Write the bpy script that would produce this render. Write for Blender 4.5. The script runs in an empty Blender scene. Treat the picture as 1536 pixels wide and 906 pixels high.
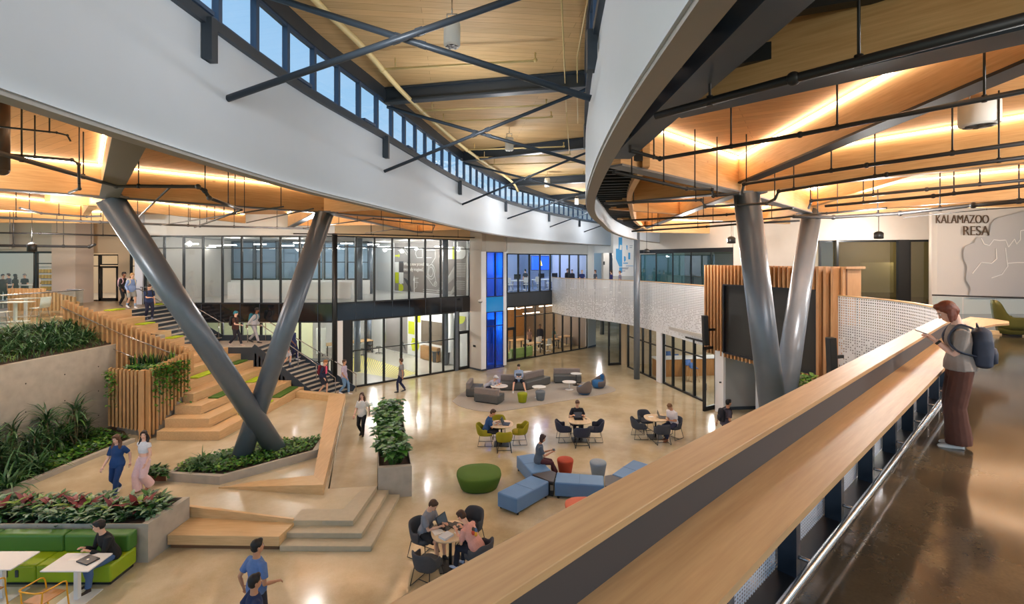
import bpy, bmesh, math, random
from mathutils import Vector, Matrix, noise
PI = math.pi
random.seed(7)
SC = bpy.context.scene
COL = SC.collection
F, HX, HY, ZC = 725.0, 768.0, 391.0, 6.7      # focal length and horizon of the photograph, eye height in metres
def V(*a): return Vector(a)
def G(px, py, z=0.0):
    """world point at height z seen at a pixel of the photograph (used to read the plan off the photo)"""
    Y = F * (ZC - z) / (py - HY)
    return Vector(((px - HX) * Y / F, Y, z))
def AT(px, Y, z=0.0): return Vector(((px - HX) * Y / F, Y, z))
def ZY(py, Y): return ZC - (py - HY) * Y / F

# ------------------------------------------------------------------ materials
MATS = {}
def _nt(name):
    m = bpy.data.materials.new(name); m.use_nodes = True
    nt = m.node_tree; b = nt.nodes['Principled BSDF']
    return m, nt, b
def lin(c):
    return tuple((v / 12.92 if v <= .04045 else ((v + .055) / 1.055) ** 2.4) for v in c)
def rgb(r, g, b): return lin((r / 255, g / 255, b / 255))
def N(nt, t, **k):
    n = nt.nodes.new(t)
    for a, v in k.items():
        if a == 'ins':
            for i, x in v.items(): n.inputs[i].default_value = x
        else: setattr(n, a, v)
    return n
def ramp(nt, fac, stops):
    r = N(nt, 'ShaderNodeValToRGB'); e = r.color_ramp.elements
    while len(e) < len(stops): e.new(.5)
    for i, (p, c) in enumerate(stops):
        e[i].position = p; e[i].color = (*c, 1)
    nt.links.new(fac, r.inputs[0]); return r.outputs[0]
def coords(nt, scale=(1, 1, 1), rot=(0, 0, 0), kind='Object'):
    t = N(nt, 'ShaderNodeTexCoord'); mp = N(nt, 'ShaderNodeMapping'); src = t.outputs[kind]
    if any(rot):
        m0 = N(nt, 'ShaderNodeMapping'); m0.inputs['Rotation'].default_value = rot; nt.links.new(src, m0.inputs[0]); src = m0.outputs[0]
    mp.inputs['Scale'].default_value = scale
    nt.links.new(src, mp.inputs[0]); return mp.outputs[0]
def mat(name, c, rough=.5, metal=0., var=0., vs=8., bump=0., spec=None, emit=None, es=1.):
    if name in MATS: return MATS[name]
    m, nt, b = _nt(name)
    b.inputs['Base Color'].default_value = (*c, 1); b.inputs['Roughness'].default_value = rough
    b.inputs['Metallic'].default_value = metal
    if spec is not None: b.inputs['Specular IOR Level'].default_value = spec
    if emit: b.inputs['Emission Color'].default_value = (*emit, 1); b.inputs['Emission Strength'].default_value = es
    if var or bump:
        no = N(nt, 'ShaderNodeTexNoise', ins={'Scale': vs, 'Detail': 4.})
        nt.links.new(coords(nt), no.inputs['Vector'])
        if var:
            o = ramp(nt, no.outputs[0], [(.25, tuple(max(0, x * (1 - var)) for x in c)), (.75, tuple(min(1, x * (1 + var)) for x in c))])
            nt.links.new(o, b.inputs['Base Color'])
        if bump:
            bp = N(nt, 'ShaderNodeBump', ins={'Strength': bump, 'Distance': .02})
            nt.links.new(no.outputs[0], bp.inputs['Height']); nt.links.new(bp.outputs[0], b.inputs['Normal'])
    MATS[name] = m; return m
def wood(name, c1, c2, axis_scale=(1, 1, 25), rough=.45, plank=None, knots=0., rot=(0, 0, 0), bw=.14, bl=1.8):
    """streaky grain; plank=(ax) adds thin joints between boards"""
    m, nt, b = _nt(name)
    co = coords(nt, axis_scale, rot)
    n1 = N(nt, 'ShaderNodeTexNoise', ins={'Scale': 1.6, 'Detail': 5., 'Roughness': .6})
    nt.links.new(co, n1.inputs['Vector'])
    n2 = N(nt, 'ShaderNodeTexNoise', ins={'Scale': .9, 'Detail': 2.}); nt.links.new(coords(nt), n2.inputs['Vector'])
    mx = N(nt, 'ShaderNodeMath', operation='MULTIPLY_ADD'); mx.inputs[1].default_value = .75
    nt.links.new(n1.outputs[0], mx.inputs[0])
    m2 = N(nt, 'ShaderNodeMath', operation='MULTIPLY'); m2.inputs[1].default_value = .3
    nt.links.new(n2.outputs[0], m2.inputs[0]); nt.links.new(m2.outputs[0], mx.inputs[2])
    col = ramp(nt, mx.outputs[0], [(.33, c1), (.7, c2)])
    if plank:
        br = N(nt, 'ShaderNodeTexBrick', ins={'Scale': 1., 'Mortar Size': .004, 'Brick Width': bl, 'Row Height': bw, 'Color1': (1, 1, 1, 1), 'Color2': (.86, .86, .86, 1), 'Mortar': (.55, .5, .45, 1)})
        nt.links.new(coords(nt, (1, 1, 1), plank), br.inputs[0])
        mm = N(nt, 'ShaderNodeMix', data_type='RGBA', blend_type='MULTIPLY'); mm.inputs[0].default_value = 1
        nt.links.new(col, mm.inputs[6]); nt.links.new(br.outputs[0], mm.inputs[7]); col = mm.outputs[2]
    if knots:
        vo = N(nt, 'ShaderNodeTexVoronoi', ins={'Scale': knots}); nt.links.new(coords(nt, (.6, .6, 1.1)), vo.inputs[0])
        kr = ramp(nt, vo.outputs['Distance'], [(.0, (.35, .2, .12)), (.075, (1, 1, 1))])
        mm = N(nt, 'ShaderNodeMix', data_type='RGBA', blend_type='MULTIPLY'); mm.inputs[0].default_value = .8
        nt.links.new(col, mm.inputs[6]); nt.links.new(kr, mm.inputs[7]); col = mm.outputs[2]
    nt.links.new(col, b.inputs['Base Color']); b.inputs['Roughness'].default_value = rough
    MATS[name] = m; return m
def glass(name, tint=(1, 1, 1), refl=.10, rough=.02, spec_tint=(1, 1, 1)):
    m = bpy.data.materials.new(name); m.use_nodes = True; nt = m.node_tree; nt.nodes.clear()
    o = N(nt, 'ShaderNodeOutputMaterial'); t = N(nt, 'ShaderNodeBsdfTransparent'); g = N(nt, 'ShaderNodeBsdfGlossy')
    t.inputs[0].default_value = (*tint, 1); g.inputs['Roughness'].default_value = rough; g.inputs[0].default_value = (*spec_tint, 1)
    f = N(nt, 'ShaderNodeFresnel', ins={'IOR': 1.5}); a = N(nt, 'ShaderNodeMath', operation='MULTIPLY_ADD')
    a.inputs[1].default_value = .8; a.inputs[2].default_value = refl - .03; a.use_clamp = True
    nt.links.new(f.outputs[0], a.inputs[0])
    ge = N(nt, 'ShaderNodeNewGeometry'); fb = N(nt, 'ShaderNodeMath', operation='SUBTRACT'); fb.inputs[0].default_value = 1; nt.links.new(ge.outputs['Backfacing'], fb.inputs[1])
    a2 = N(nt, 'ShaderNodeMath', operation='MULTIPLY'); nt.links.new(a.outputs[0], a2.inputs[0]); nt.links.new(fb.outputs[0], a2.inputs[1]); a = a2
    mx = N(nt, 'ShaderNodeMixShader'); nt.links.new(a.outputs[0], mx.inputs[0]); nt.links.new(t.outputs[0], mx.inputs[1]); nt.links.new(g.outputs[0], mx.inputs[2])
    nt.links.new(mx.outputs[0], o.inputs[0]); MATS[name] = m; return m
def perforated(name, c, pitch=.05, hole=.3, randomise=.0, metal=0., rough=.5):
    """sheet with a grid of see-through holes laid out in UV metres"""
    m, nt, b = _nt(name)
    b.inputs['Base Color'].default_value = (*c, 1); b.inputs['Roughness'].default_value = rough; b.inputs['Metallic'].default_value = metal
    t = N(nt, 'ShaderNodeTexCoord'); sc = N(nt, 'ShaderNodeVectorMath', operation='SCALE'); sc.inputs['Scale'].default_value = 1 / pitch
    nt.links.new(t.outputs['UV'], sc.inputs[0])
    fr = N(nt, 'ShaderNodeVectorMath', operation='FRACTION'); nt.links.new(sc.outputs[0], fr.inputs[0])
    sb = N(nt, 'ShaderNodeVectorMath', operation='SUBTRACT'); sb.inputs[1].default_value = (.5, .5, 0); nt.links.new(fr.outputs[0], sb.inputs[0])
    mu = N(nt, 'ShaderNodeVectorMath', operation='MULTIPLY'); mu.inputs[1].default_value = (1, 1, 0); nt.links.new(sb.outputs[0], mu.inputs[0])
    ln = N(nt, 'ShaderNodeVectorMath', operation='LENGTH'); nt.links.new(mu.outputs[0], ln.inputs[0])
    lt = N(nt, 'ShaderNodeMath', operation='LESS_THAN'); lt.inputs[1].default_value = hole; nt.links.new(ln.outputs['Value'], lt.inputs[0])
    fac = lt.outputs[0]
    if randomise:
        fl = N(nt, 'ShaderNodeVectorMath', operation='FLOOR'); nt.links.new(sc.outputs[0], fl.inputs[0])
        wn = N(nt, 'ShaderNodeTexWhiteNoise', noise_dimensions='2D'); nt.links.new(fl.outputs[0], wn.inputs['Vector'])
        sx = N(nt, 'ShaderNodeSeparateXYZ'); nt.links.new(t.outputs['UV'], sx.inputs[0])
        # towards the bottom of the panel the holes scatter
        th = N(nt, 'ShaderNodeMapRange'); th.inputs[1].default_value = .2; th.inputs[2].default_value = 1.9; th.inputs[3].default_value = randomise; th.inputs[4].default_value = 0.
        nt.links.new(sx.outputs[1], th.inputs[0])
        gt = N(nt, 'ShaderNodeMath', operation='GREATER_THAN'); nt.links.new(wn.outputs[0], gt.inputs[0]); nt.links.new(th.outputs[0], gt.inputs[1])
        ml = N(nt, 'ShaderNodeMath', operation='MULTIPLY'); nt.links.new(fac, ml.inputs[0]); nt.links.new(gt.outputs[0], ml.inputs[1]); fac = ml.outputs[0]
    tr = N(nt, 'ShaderNodeBsdfTransparent'); mx = N(nt, 'ShaderNodeMixShader')
    nt.links.new(fac, mx.inputs[0]); nt.links.new(b.outputs[0], mx.inputs[1]); nt.links.new(tr.outputs[0], mx.inputs[2])
    nt.links.new(mx.outputs[0], nt.nodes['Material Output'].inputs[0]); MATS[name] = m; return m

# ------------------------------------------------------------------ mesh builder
class MB:
    def __init__(s): s.v = []; s.f = []; s.m = []; s.s = []; s.uv = {}
    def add(s, vs, fs, m=0, smooth=False):
        o = len(s.v); s.v += [Vector(p) for p in vs]
        for f in fs: s.f.append([o + i for i in f]); s.m.append(m); s.s.append(smooth)
        return o
    def box(s, c, d, rz=0, m=0, R=None):
        c = Vector(c); M = R if R else Matrix.Rotation(rz, 3, 'Z'); x, y, z = d[0] / 2, d[1] / 2, d[2] / 2
        P = [c + M @ Vector((a * x, b * y, e * z)) for e in (-1, 1) for a, b in ((-1, -1), (1, -1), (1, 1), (-1, 1))]
        s.add(P, [(3, 2, 1, 0), (4, 5, 6, 7), (0, 1, 5, 4), (1, 2, 6, 5), (2, 3, 7, 6), (3, 0, 4, 7)], m); return s
    def mm(s, a, b, m=0):
        return s.box([(a[i] + b[i]) / 2 for i in range(3)], [abs(b[i] - a[i]) for i in range(3)], 0, m)
    def bar(s, p, q, w, h, m=0, up=(0, 0, 1)):
        """rectangular bar from p to q, w across, h along up"""
        p, q = Vector(p), Vector(q); d = (q - p); L = d.length
        if L < 1e-6: return s
        d.normalize(); u = Vector(up)
        if abs(d.dot(u)) > .999: u = Vector((0, 1, 0))
        x = d.cross(u).normalized(); z = x.cross(d).normalized()
        R = Matrix((x, d, z)).transposed(); return s.box((p + q) / 2, (w, L, h), m=m, R=R)
    def prism(s, poly, z0, z1, m=0):
        a = sum(poly[i][0] * poly[(i + 1) % len(poly)][1] - poly[(i + 1) % len(poly)][0] * poly[i][1] for i in range(len(poly)))
        if a < 0: poly = poly[::-1]
        n = len(poly); zz0 = z0 if isinstance(z0, (list, tuple)) else [z0] * n; zz1 = z1 if isinstance(z1, (list, tuple)) else [z1] * n
        if a < 0: zz0 = zz0[::-1]; zz1 = zz1[::-1]
        vs = [(p[0], p[1], zz0[i]) for i, p in enumerate(poly)] + [(p[0], p[1], zz1[i]) for i, p in enumerate(poly)]
        fs = [tuple(range(n))[::-1], tuple(range(n, 2 * n))] + [(i, (i + 1) % n, n + (i + 1) % n, n + i) for i in range(n)]
        s.add(vs, fs, m); return s
    def rings(s, R, m=0, cap=True, smooth=True, closed=True):
        """loft through rings of equal vertex count"""
        n = len(R[0]); o = len(s.v)
        for r in R: s.v += [Vector(p) for p in r]
        for k in range(len(R) - 1):
            for i in range(n if closed else n - 1):
                j = (i + 1) % n
                s.f.append([o + k * n + i, o + k * n + j, o + (k + 1) * n + j, o + (k + 1) * n + i]); s.m.append(m); s.s.append(smooth)
        if cap and closed:
            s.f.append([o + i for i in range(n)][::-1]); s.m.append(m); s.s.append(False)
            s.f.append([o + (len(R) - 1) * n + i for i in range(n)]); s.m.append(m); s.s.append(False)
        return s
    def tube(s, pts, r, seg=8, m=0, flat=(1, 1), cap=True):
        pts = [Vector(p) for p in pts]; rs = r if isinstance(r, (list, tuple)) else [r] * len(pts)
        R = []; prev = None
        for i, p in enumerate(pts):
            d = (pts[min(i + 1, len(pts) - 1)] - pts[max(i - 1, 0)]); d = d.normalized() if d.length > 1e-9 else Vector((0, 0, 1))
            if prev is None:
                u = Vector((0, 0, 1)) if abs(d.z) < .9 else Vector((0, 1, 0))
                x = d.cross(u).normalized()
            else: x = (prev - d * prev.dot(d)).normalized()
            y = d.cross(x); prev = x
            R.append([p + x * math.cos(2 * PI * k / seg) * rs[i] * flat[0] + y * math.sin(2 * PI * k / seg) * rs[i] * flat[1] for k in range(seg)])
        return s.rings(R, m, cap)
    def lathe(s, prof, c=(0, 0, 0), seg=24, m=0, cap=True, sx=1, sy=1, n=2, rz=0):
        """profile [(r,z)] swept; n>2 gives a squarish superellipse"""
        c = Vector(c); R = []
        for r, z in prof:
            ring = []
            for k in range(seg):
                a = 2 * PI * k / seg; ca, sa = math.cos(a), math.sin(a)
                e = (abs(ca) ** n + abs(sa) ** n) ** (-1 / n)
                x, y = ca * e * r * sx, sa * e * r * sy
                ring.append(c + Vector((x * math.cos(rz) - y * math.sin(rz), x * math.sin(rz) + y * math.cos(rz), z)))
            R.append(ring)
        return s.rings(R, m, cap)
    def ell(s, c, r, seg=12, m=0, R=None, rows=8):
        c = Vector(c); vs = []; M = R if R else Matrix.Identity(3)
        RR = []
        for j in range(1, rows):
            t = PI * j / rows
            RR.append([c + M @ Vector((r[0] * math.sin(t) * math.cos(2 * PI * k / seg), r[1] * math.sin(t) * math.sin(2 * PI * k / seg), -r[2] * math.cos(t))) for k in range(seg)])
        o = len(s.v); s.rings(RR, m, cap=False)
        b = len(s.v); s.v += [c + M @ Vector((0, 0, -r[2])), c + M @ Vector((0, 0, r[2]))]
        l = o + (rows - 2) * seg
        for k in range(seg):
            j = (k + 1) % seg
            s.f.append([b, o + j, o + k]); s.m.append(m); s.s.append(True)
            s.f.append([b + 1, l + k, l + j]); s.m.append(m); s.s.append(True)
        return s
    def wall(s, p, q, z0, z1, t, m=0, side=0):
        """upright slab over the plan line p-q; side shifts it left(+) or right(-) of the line by half its thickness"""
        p, q = Vector((p[0], p[1], 0)), Vector((q[0], q[1], 0)); d = (q - p).normalized(); n = Vector((-d.y, d.x, 0)) * t
        a = side * .5 - .5; b = side * .5 + .5
        return s.prism([(p + n * a)[:2], (q + n * a)[:2], (q + n * b)[:2], (p + n * b)[:2]], z0, z1, m)
    def strip(s, path, z0, z1, t, m=0, uv=False):
        """upright curved slab following a plan path, thickness t to the left of the direction of travel"""
        P = [Vector((p[0], p[1])) for p in path]; O = []
        for i, p in enumerate(P):
            d = (P[min(i + 1, len(P) - 1)] - P[max(i - 1, 0)]).normalized(); O.append(p + Vector((-d.y, d.x)) * t)
        za = z0 if isinstance(z0, (list, tuple)) else [z0] * len(P); zb = z1 if isinstance(z1, (list, tuple)) else [z1] * len(P)
        R = [[(P[i].x, P[i].y, za[i]), (O[i].x, O[i].y, za[i]), (O[i].x, O[i].y, zb[i]), (P[i].x, P[i].y, zb[i])] for i in range(len(P))]
        f0 = len(s.f); s.rings(R, m, True, False)
        if uv:
            L = [0]
            for i in range(1, len(P)): L.append(L[-1] + (P[i] - P[i - 1]).length)
            o = s.f[f0][0]
            for fi in range(f0, len(s.f)):
                s.uv[fi] = [(L[min((vi - o) // 4, len(L) - 1)], s.v[vi].z - (zb[0] if False else min(za))) for vi in s.f[fi]]
        return s
    def quad(s, a, b, c, d, m=0): s.add([a, b, c, d], [(0, 1, 2, 3)], m); return s
    def mesh(s, name, mats, off=Vector((0, 0, 0))):
        me = bpy.data.meshes.new(name); me.from_pydata([(p - off)[:] for p in s.v], [], s.f)
        for x in mats: me.materials.append(x)
        me.polygons.foreach_set('material_index', s.m); me.polygons.foreach_set('use_smooth', s.s)
        if s.uv:
            l = me.uv_layers.new(name='UVMap')
            for fi, us in s.uv.items():
                for li, u in zip(me.polygons[fi].loop_indices, us): l.data[li].uv = u
        me.update(); return me
    def build(s, name, mats, parent=None, bevel=0, world=False, seg=2, sub=0, rot=None, loc=None):
        """ONE object. With a parent the coordinates are local to it (world=True: given in world space)."""
        if not isinstance(mats, (list, tuple)): mats = [mats]
        off = Vector((0, 0, 0))
        if parent is None:
            xs = [p.x for p in s.v]; ys = [p.y for p in s.v]; off = Vector(((min(xs) + max(xs)) / 2, (min(ys) + max(ys)) / 2, min(p.z for p in s.v)))
        elif world: off = Vector(parent.location) if parent.parent is None else Vector(parent.location) + Vector(parent.parent.location)
        me = s.mesh(name, mats, off); o = bpy.data.objects.new(name, me); COL.objects.link(o)
        if parent is None: o.location = off
        else: o.parent = parent
        if loc: o.location = loc
        if rot: o.rotation_euler = rot
        if bevel:
            b = o.modifiers.new('bevel', 'BEVEL'); b.width = bevel; b.segments = seg; b.limit_method = 'ANGLE'; b.angle_limit = .6
            for p in me.polygons: p.use_smooth = True
            try: me.set_sharp_from_angle(angle=.9)
            except Exception: pass
            w = o.modifiers.new('wn', 'WEIGHTED_NORMAL'); w.keep_sharp = True
        if sub:
            u = o.modifiers.new('sub', 'SUBSURF'); u.levels = u.render_levels = sub
        return o

def tag(o, label, cat, group=None, kind=None):
    o['label'] = label; o['category'] = cat
    if group: o['group'] = group
    if kind: o['kind'] = kind
    return o
def thing(name, label, cat, loc=(0, 0, 0), rz=0, group=None):
    o = bpy.data.objects.new(name, None); COL.objects.link(o); o.location = loc; o.rotation_euler = (0, 0, rz); o.empty_display_size = .2
    return tag(o, label, cat, group)
def struct(o, label=None, cat=None):
    o['kind'] = 'structure'
    if label: o['label'] = label
    if cat: o['category'] = cat
    return o
def dup(root, loc=None, rz=None, label=None, group=None, scale=None, cat=None):
    r = root.copy(); COL.objects.link(r)
    if loc is not None: r.location = loc
    if rz is not None: r.rotation_euler = (0, 0, rz)
    if scale is not None: r.scale = scale if isinstance(scale, (tuple, list)) else (scale,) * 3
    if label: r['label'] = label
    if group: r['group'] = group
    if cat: r['category'] = cat
    for ch in list(root.children):
        c = ch.copy(); COL.objects.link(c); c.parent = r
        for g in list(ch.children):
            d = g.copy(); COL.objects.link(d); d.parent = c
    return r
def catmull(pts, n=6):
    P = [Vector((p[0], p[1], p[2] if len(p) > 2 else 0)) for p in pts]; P = [P[0] * 2 - P[1]] + P + [P[-1] * 2 - P[-2]]; out = []
    for i in range(1, len(P) - 2):
        for k in range(n):
            t = k / n; a, b, c, d = P[i - 1], P[i], P[i + 1], P[i + 2]
            out.append(.5 * ((2 * b) + (c - a) * t + (2 * a - 5 * b + 4 * c - d) * t * t + (3 * b - a - 3 * c + d) * t ** 3))
    out.append(P[-2]); return out
def resample(path, step):
    L = [0.]
    for i in range(1, len(path)): L.append(L[-1] + (path[i] - path[i - 1]).length)
    n = max(1, round(L[-1] / step)); out = []
    j = 0
    for k in range(n + 1):
        d = L[-1] * k / n
        while j < len(path) - 2 and L[j + 1] < d: j += 1
        t = (d - L[j]) / max(1e-9, L[j + 1] - L[j]); out.append(path[j].lerp(path[j + 1], min(1, t)))
    return out

# ------------------------------------------------------------------ palette
M_floor = None
def make_floor(name, c1, c2, c3, rough=.16, joints=None):
    m, nt, b = _nt(name)
    n1 = N(nt, 'ShaderNodeTexNoise', ins={'Scale': .5, 'Detail': 7., 'Roughness': .62}); nt.links.new(coords(nt, kind='Object'), n1.inputs['Vector'])
    n2 = N(nt, 'ShaderNodeTexNoise', ins={'Scale': 45., 'Detail': 3.}); nt.links.new(coords(nt), n2.inputs['Vector'])
    a = N(nt, 'ShaderNodeMath', operation='MULTIPLY_ADD'); a.inputs[1].default_value = .14
    nt.links.new(n2.outputs[0], a.inputs[0]); nt.links.new(n1.outputs[0], a.inputs[2])
    col = ramp(nt, a.outputs[0], [(.38, c1), (.55, c2), (.72, c3)])
    nt.links.new(col, b.inputs['Base Color'])
    r = N(nt, 'ShaderNodeMapRange'); r.inputs[3].default_value = rough * .6; r.inputs[4].default_value = rough * 1.6
    nt.links.new(n1.outputs[0], r.inputs[0]); nt.links.new(r.outputs[0], b.inputs['Roughness'])
    b.inputs['Specular IOR Level'].default_value = .7
    bp = N(nt, 'ShaderNodeBump', ins={'Strength': .08, 'Distance': .02}); nb = N(nt, 'ShaderNodeTexNoise', ins={'Scale': 1.3, 'Detail': 2.}); nt.links.new(coords(nt), nb.inputs['Vector'])
    nt.links.new(nb.outputs[0], bp.inputs['Height']); nt.links.new(bp.outputs[0], b.inputs['Normal'])
    MATS[name] = m; return m
floorM = make_floor('polished_floor', rgb(172, 156, 123), rgb(194, 179, 146), rgb(211, 198, 169), .11)
floorUp = make_floor('dark_polished_floor', rgb(58, 50, 40), rgb(80, 68, 52), rgb(108, 92, 70), .11)
plazaM = make_floor('plaza_concrete', rgb(174, 160, 130), rgb(192, 178, 148), rgb(208, 196, 168), .2)
whiteM = mat('white_paint', rgb(228, 228, 226), .6, var=.02, vs=2)
fasciaM = mat('fascia_white', rgb(196, 205, 216), .55, var=.012, vs=3)
greyWall = mat('warm_grey_wall', rgb(196, 188, 178), .7, var=.03, vs=2)
steelM = mat('dark_blue_steel', rgb(58, 68, 80), .42, .2, var=.08, vs=3)
blackM = mat('black_frame', rgb(26, 28, 30), .4)
columnM = mat('grey_steel_column', rgb(108, 117, 128), .34, .25, var=.05, vs=5)
soffitM = mat('soffit_taupe', rgb(150, 146, 142), .6)
concM = mat('board_concrete', rgb(172, 165, 152), .75, var=.12, vs=3.5, bump=.15)
stepConc = mat('step_concrete', rgb(182, 172, 148), .6, var=.06, vs=9, bump=.1)
glulam = wood('glulam', rgb(198, 152, 98), rgb(224, 184, 130), (1.2, 1.2, 24), .5, knots=2.2)
deckW = wood('timber_deck', rgb(200, 146, 90), rgb(224, 174, 116), (1.2, 18, 4), .55, plank=(0, 0, .55), bw=.2, bl=4)
deckHi = wood('pale_timber_deck', rgb(206, 172, 122), rgb(226, 196, 148), (1.0, 14, 4), .6, plank=(0, 0, -.12), bw=.18, bl=5)
oakM = wood('pale_oak', rgb(196, 160, 112), rgb(216, 184, 136), (1.0, 16, 16), .42)
oakTier = wood('oak_tier', rgb(194, 158, 112), rgb(216, 182, 136), (14, 1.0, 14), .42)
slatW = wood('cedar_slat', rgb(178, 134, 86), rgb(204, 162, 112), (20, 20, 1.2), .5)
slatO = wood('orange_slat', rgb(170, 122, 80), rgb(198, 152, 106), (20, 20, 1.2), .45)
clearG = glass('clear_glass', (.95, .965, .965), .055)
railG = glass('rail_glass', (.9, .95, .93), .10)
blueG = glass('cobalt_glass', rgb(84, 160, 238), .06)
cyanG = mat('cyan_panel', rgb(20, 150, 235), .2)
tealG = glass('teal_glass', rgb(150, 196, 205), .16)
spandM = mat('black_spandrel_glass', rgb(30, 30, 34), .08, spec=.8)
darkSp = mat('charcoal_panel', rgb(60, 65, 72), .5)
perfM = perforated('perforated_white', rgb(226, 228, 232), .085, .27, .8)
perfN = perforated('perforated_near', rgb(206, 216, 228), .034, .33)
ledM = mat('led_strip', (1, .85, .6), .5, emit=(1., .84, .62), es=9.)
chromeM = mat('brushed_steel', rgb(190, 190, 190), .25, .9)
yellowPipe = mat('cream_pipe', rgb(226, 206, 150), .5)
pipeM = mat('grey_pipe', rgb(92, 90, 90), .45, .3)
darkPipe = mat('dark_pipe', rgb(44, 42, 42), .5, .2)
limeM = mat('lime_fabric', rgb(160, 180, 20), .8)
soilM = mat('soil', rgb(60, 46, 34), .95, var=.3, vs=20)

ledgeOak = wood('ledge_oak', rgb(182, 140, 94), rgb(204, 164, 114), (1.0, 18, 18), .5, rot=(0, 0, -.735))
# ------------------------------------------------------------------ people
def melt(mb, name, mats, vox, smooth=2, extra=None, disp=0.):
    """union of overlapping closed shapes into one continuous skin"""
    me = mb.mesh('tmp', [mats[0]]); o = bpy.data.objects.new('tmp', me); COL.objects.link(o)
    r = o.modifiers.new('r', 'REMESH'); r.mode = 'VOXEL'; r.voxel_size = vox; r.use_smooth_shade = True
    s = o.modifiers.new('s', 'SMOOTH'); s.iterations = smooth; s.factor = .6
    dg = bpy.context.evaluated_depsgraph_get(); dg.update()
    m2 = bpy.data.meshes.new_from_object(o.evaluated_get(dg)); bpy.data.objects.remove(o); bpy.data.meshes.remove(me)
    vs = [v.co.copy() for v in m2.vertices]; fs = [tuple(p.vertices) for p in m2.polygons]; bpy.data.meshes.remove(m2)
    if disp:
        for v in vs:
            v += noise.noise_vector(v * 9) * disp
    out = MB(); out.add(vs, fs, 0, True)
    if extra:
        o_ = len(out.v); out.v += extra.v
        for f, m_, s_ in zip(extra.f, extra.m, extra.s): out.f.append([i + o_ for i in f]); out.m.append(m_); out.s.append(s_)
    return out
def ik(a, t, l1, l2, pole):
    a, t = Vector(a), Vector(t); d = t - a; L = min(d.length, (l1 + l2) * .998); d.normalize(); t = a + d * L
    x = (l1 * l1 - l2 * l2 + L * L) / (2 * L); h = math.sqrt(max(0, l1 * l1 - x * x)); p = Vector(pole); p = (p - d * p.dot(d))
    p = p.normalized() if p.length > 1e-6 else Vector((0, 1, 0))
    return a + d * x + p * h, t
def fabric(c, rough=.85): return mat('cloth_%02x%02x%02x' % tuple(int(v) for v in c), rgb(*c), rough, var=.06, vs=30)
SKINS = {'light': rgb(226, 178, 150), 'tan': rgb(196, 144, 112), 'brown': rgb(128, 84, 60), 'pink': rgb(234, 188, 166)}
def hand(mb, wrist, d, palm_n, side, s=1., curl=.5, seg=6):
    """palm, four unequal bent fingers and a thumb leaving the side of the palm"""
    d = Vector(d).normalized(); n = Vector(palm_n); n = (n - d * n.dot(d)).normalized(); x = d.cross(n) * side   # thumb side
    w = Vector(wrist)
    mb.tube([w - d * .02 * s, w + d * .03 * s, w + d * .085 * s], [.024 * s, .036 * s, .034 * s], 8, flat=(1, 1) if False else (1, .55))
    for k, (off, ln) in enumerate(((.027, .07), (.009, .078), (-.009, .073), (-.026, .058))):
        b = w + d * .08 * s + x * off * s; c1 = curl * (1 + .12 * k)
        e1 = (d * math.cos(c1 * .5) + n * math.sin(c1 * .5)); e2 = (d * math.cos(c1 * 1.5) + n * math.sin(c1 * 1.5))
        p1 = b + e1 * ln * .5 * s; p2 = p1 + e2 * ln * .5 * s
        mb.tube([b, p1, p2], [.0088 * s, .0082 * s, .006 * s], seg)
    t0 = w + d * .025 * s + x * .026 * s; t1 = t0 + (x * .8 + d * .6 + n * .25).normalized() * .036 * s; t2 = t1 + (d + n * .45 + x * .15).normalized() * .03 * s
    mb.tube([t0, t1, t2], [.012 * s, .0105 * s, .008 * s], seg)
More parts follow.
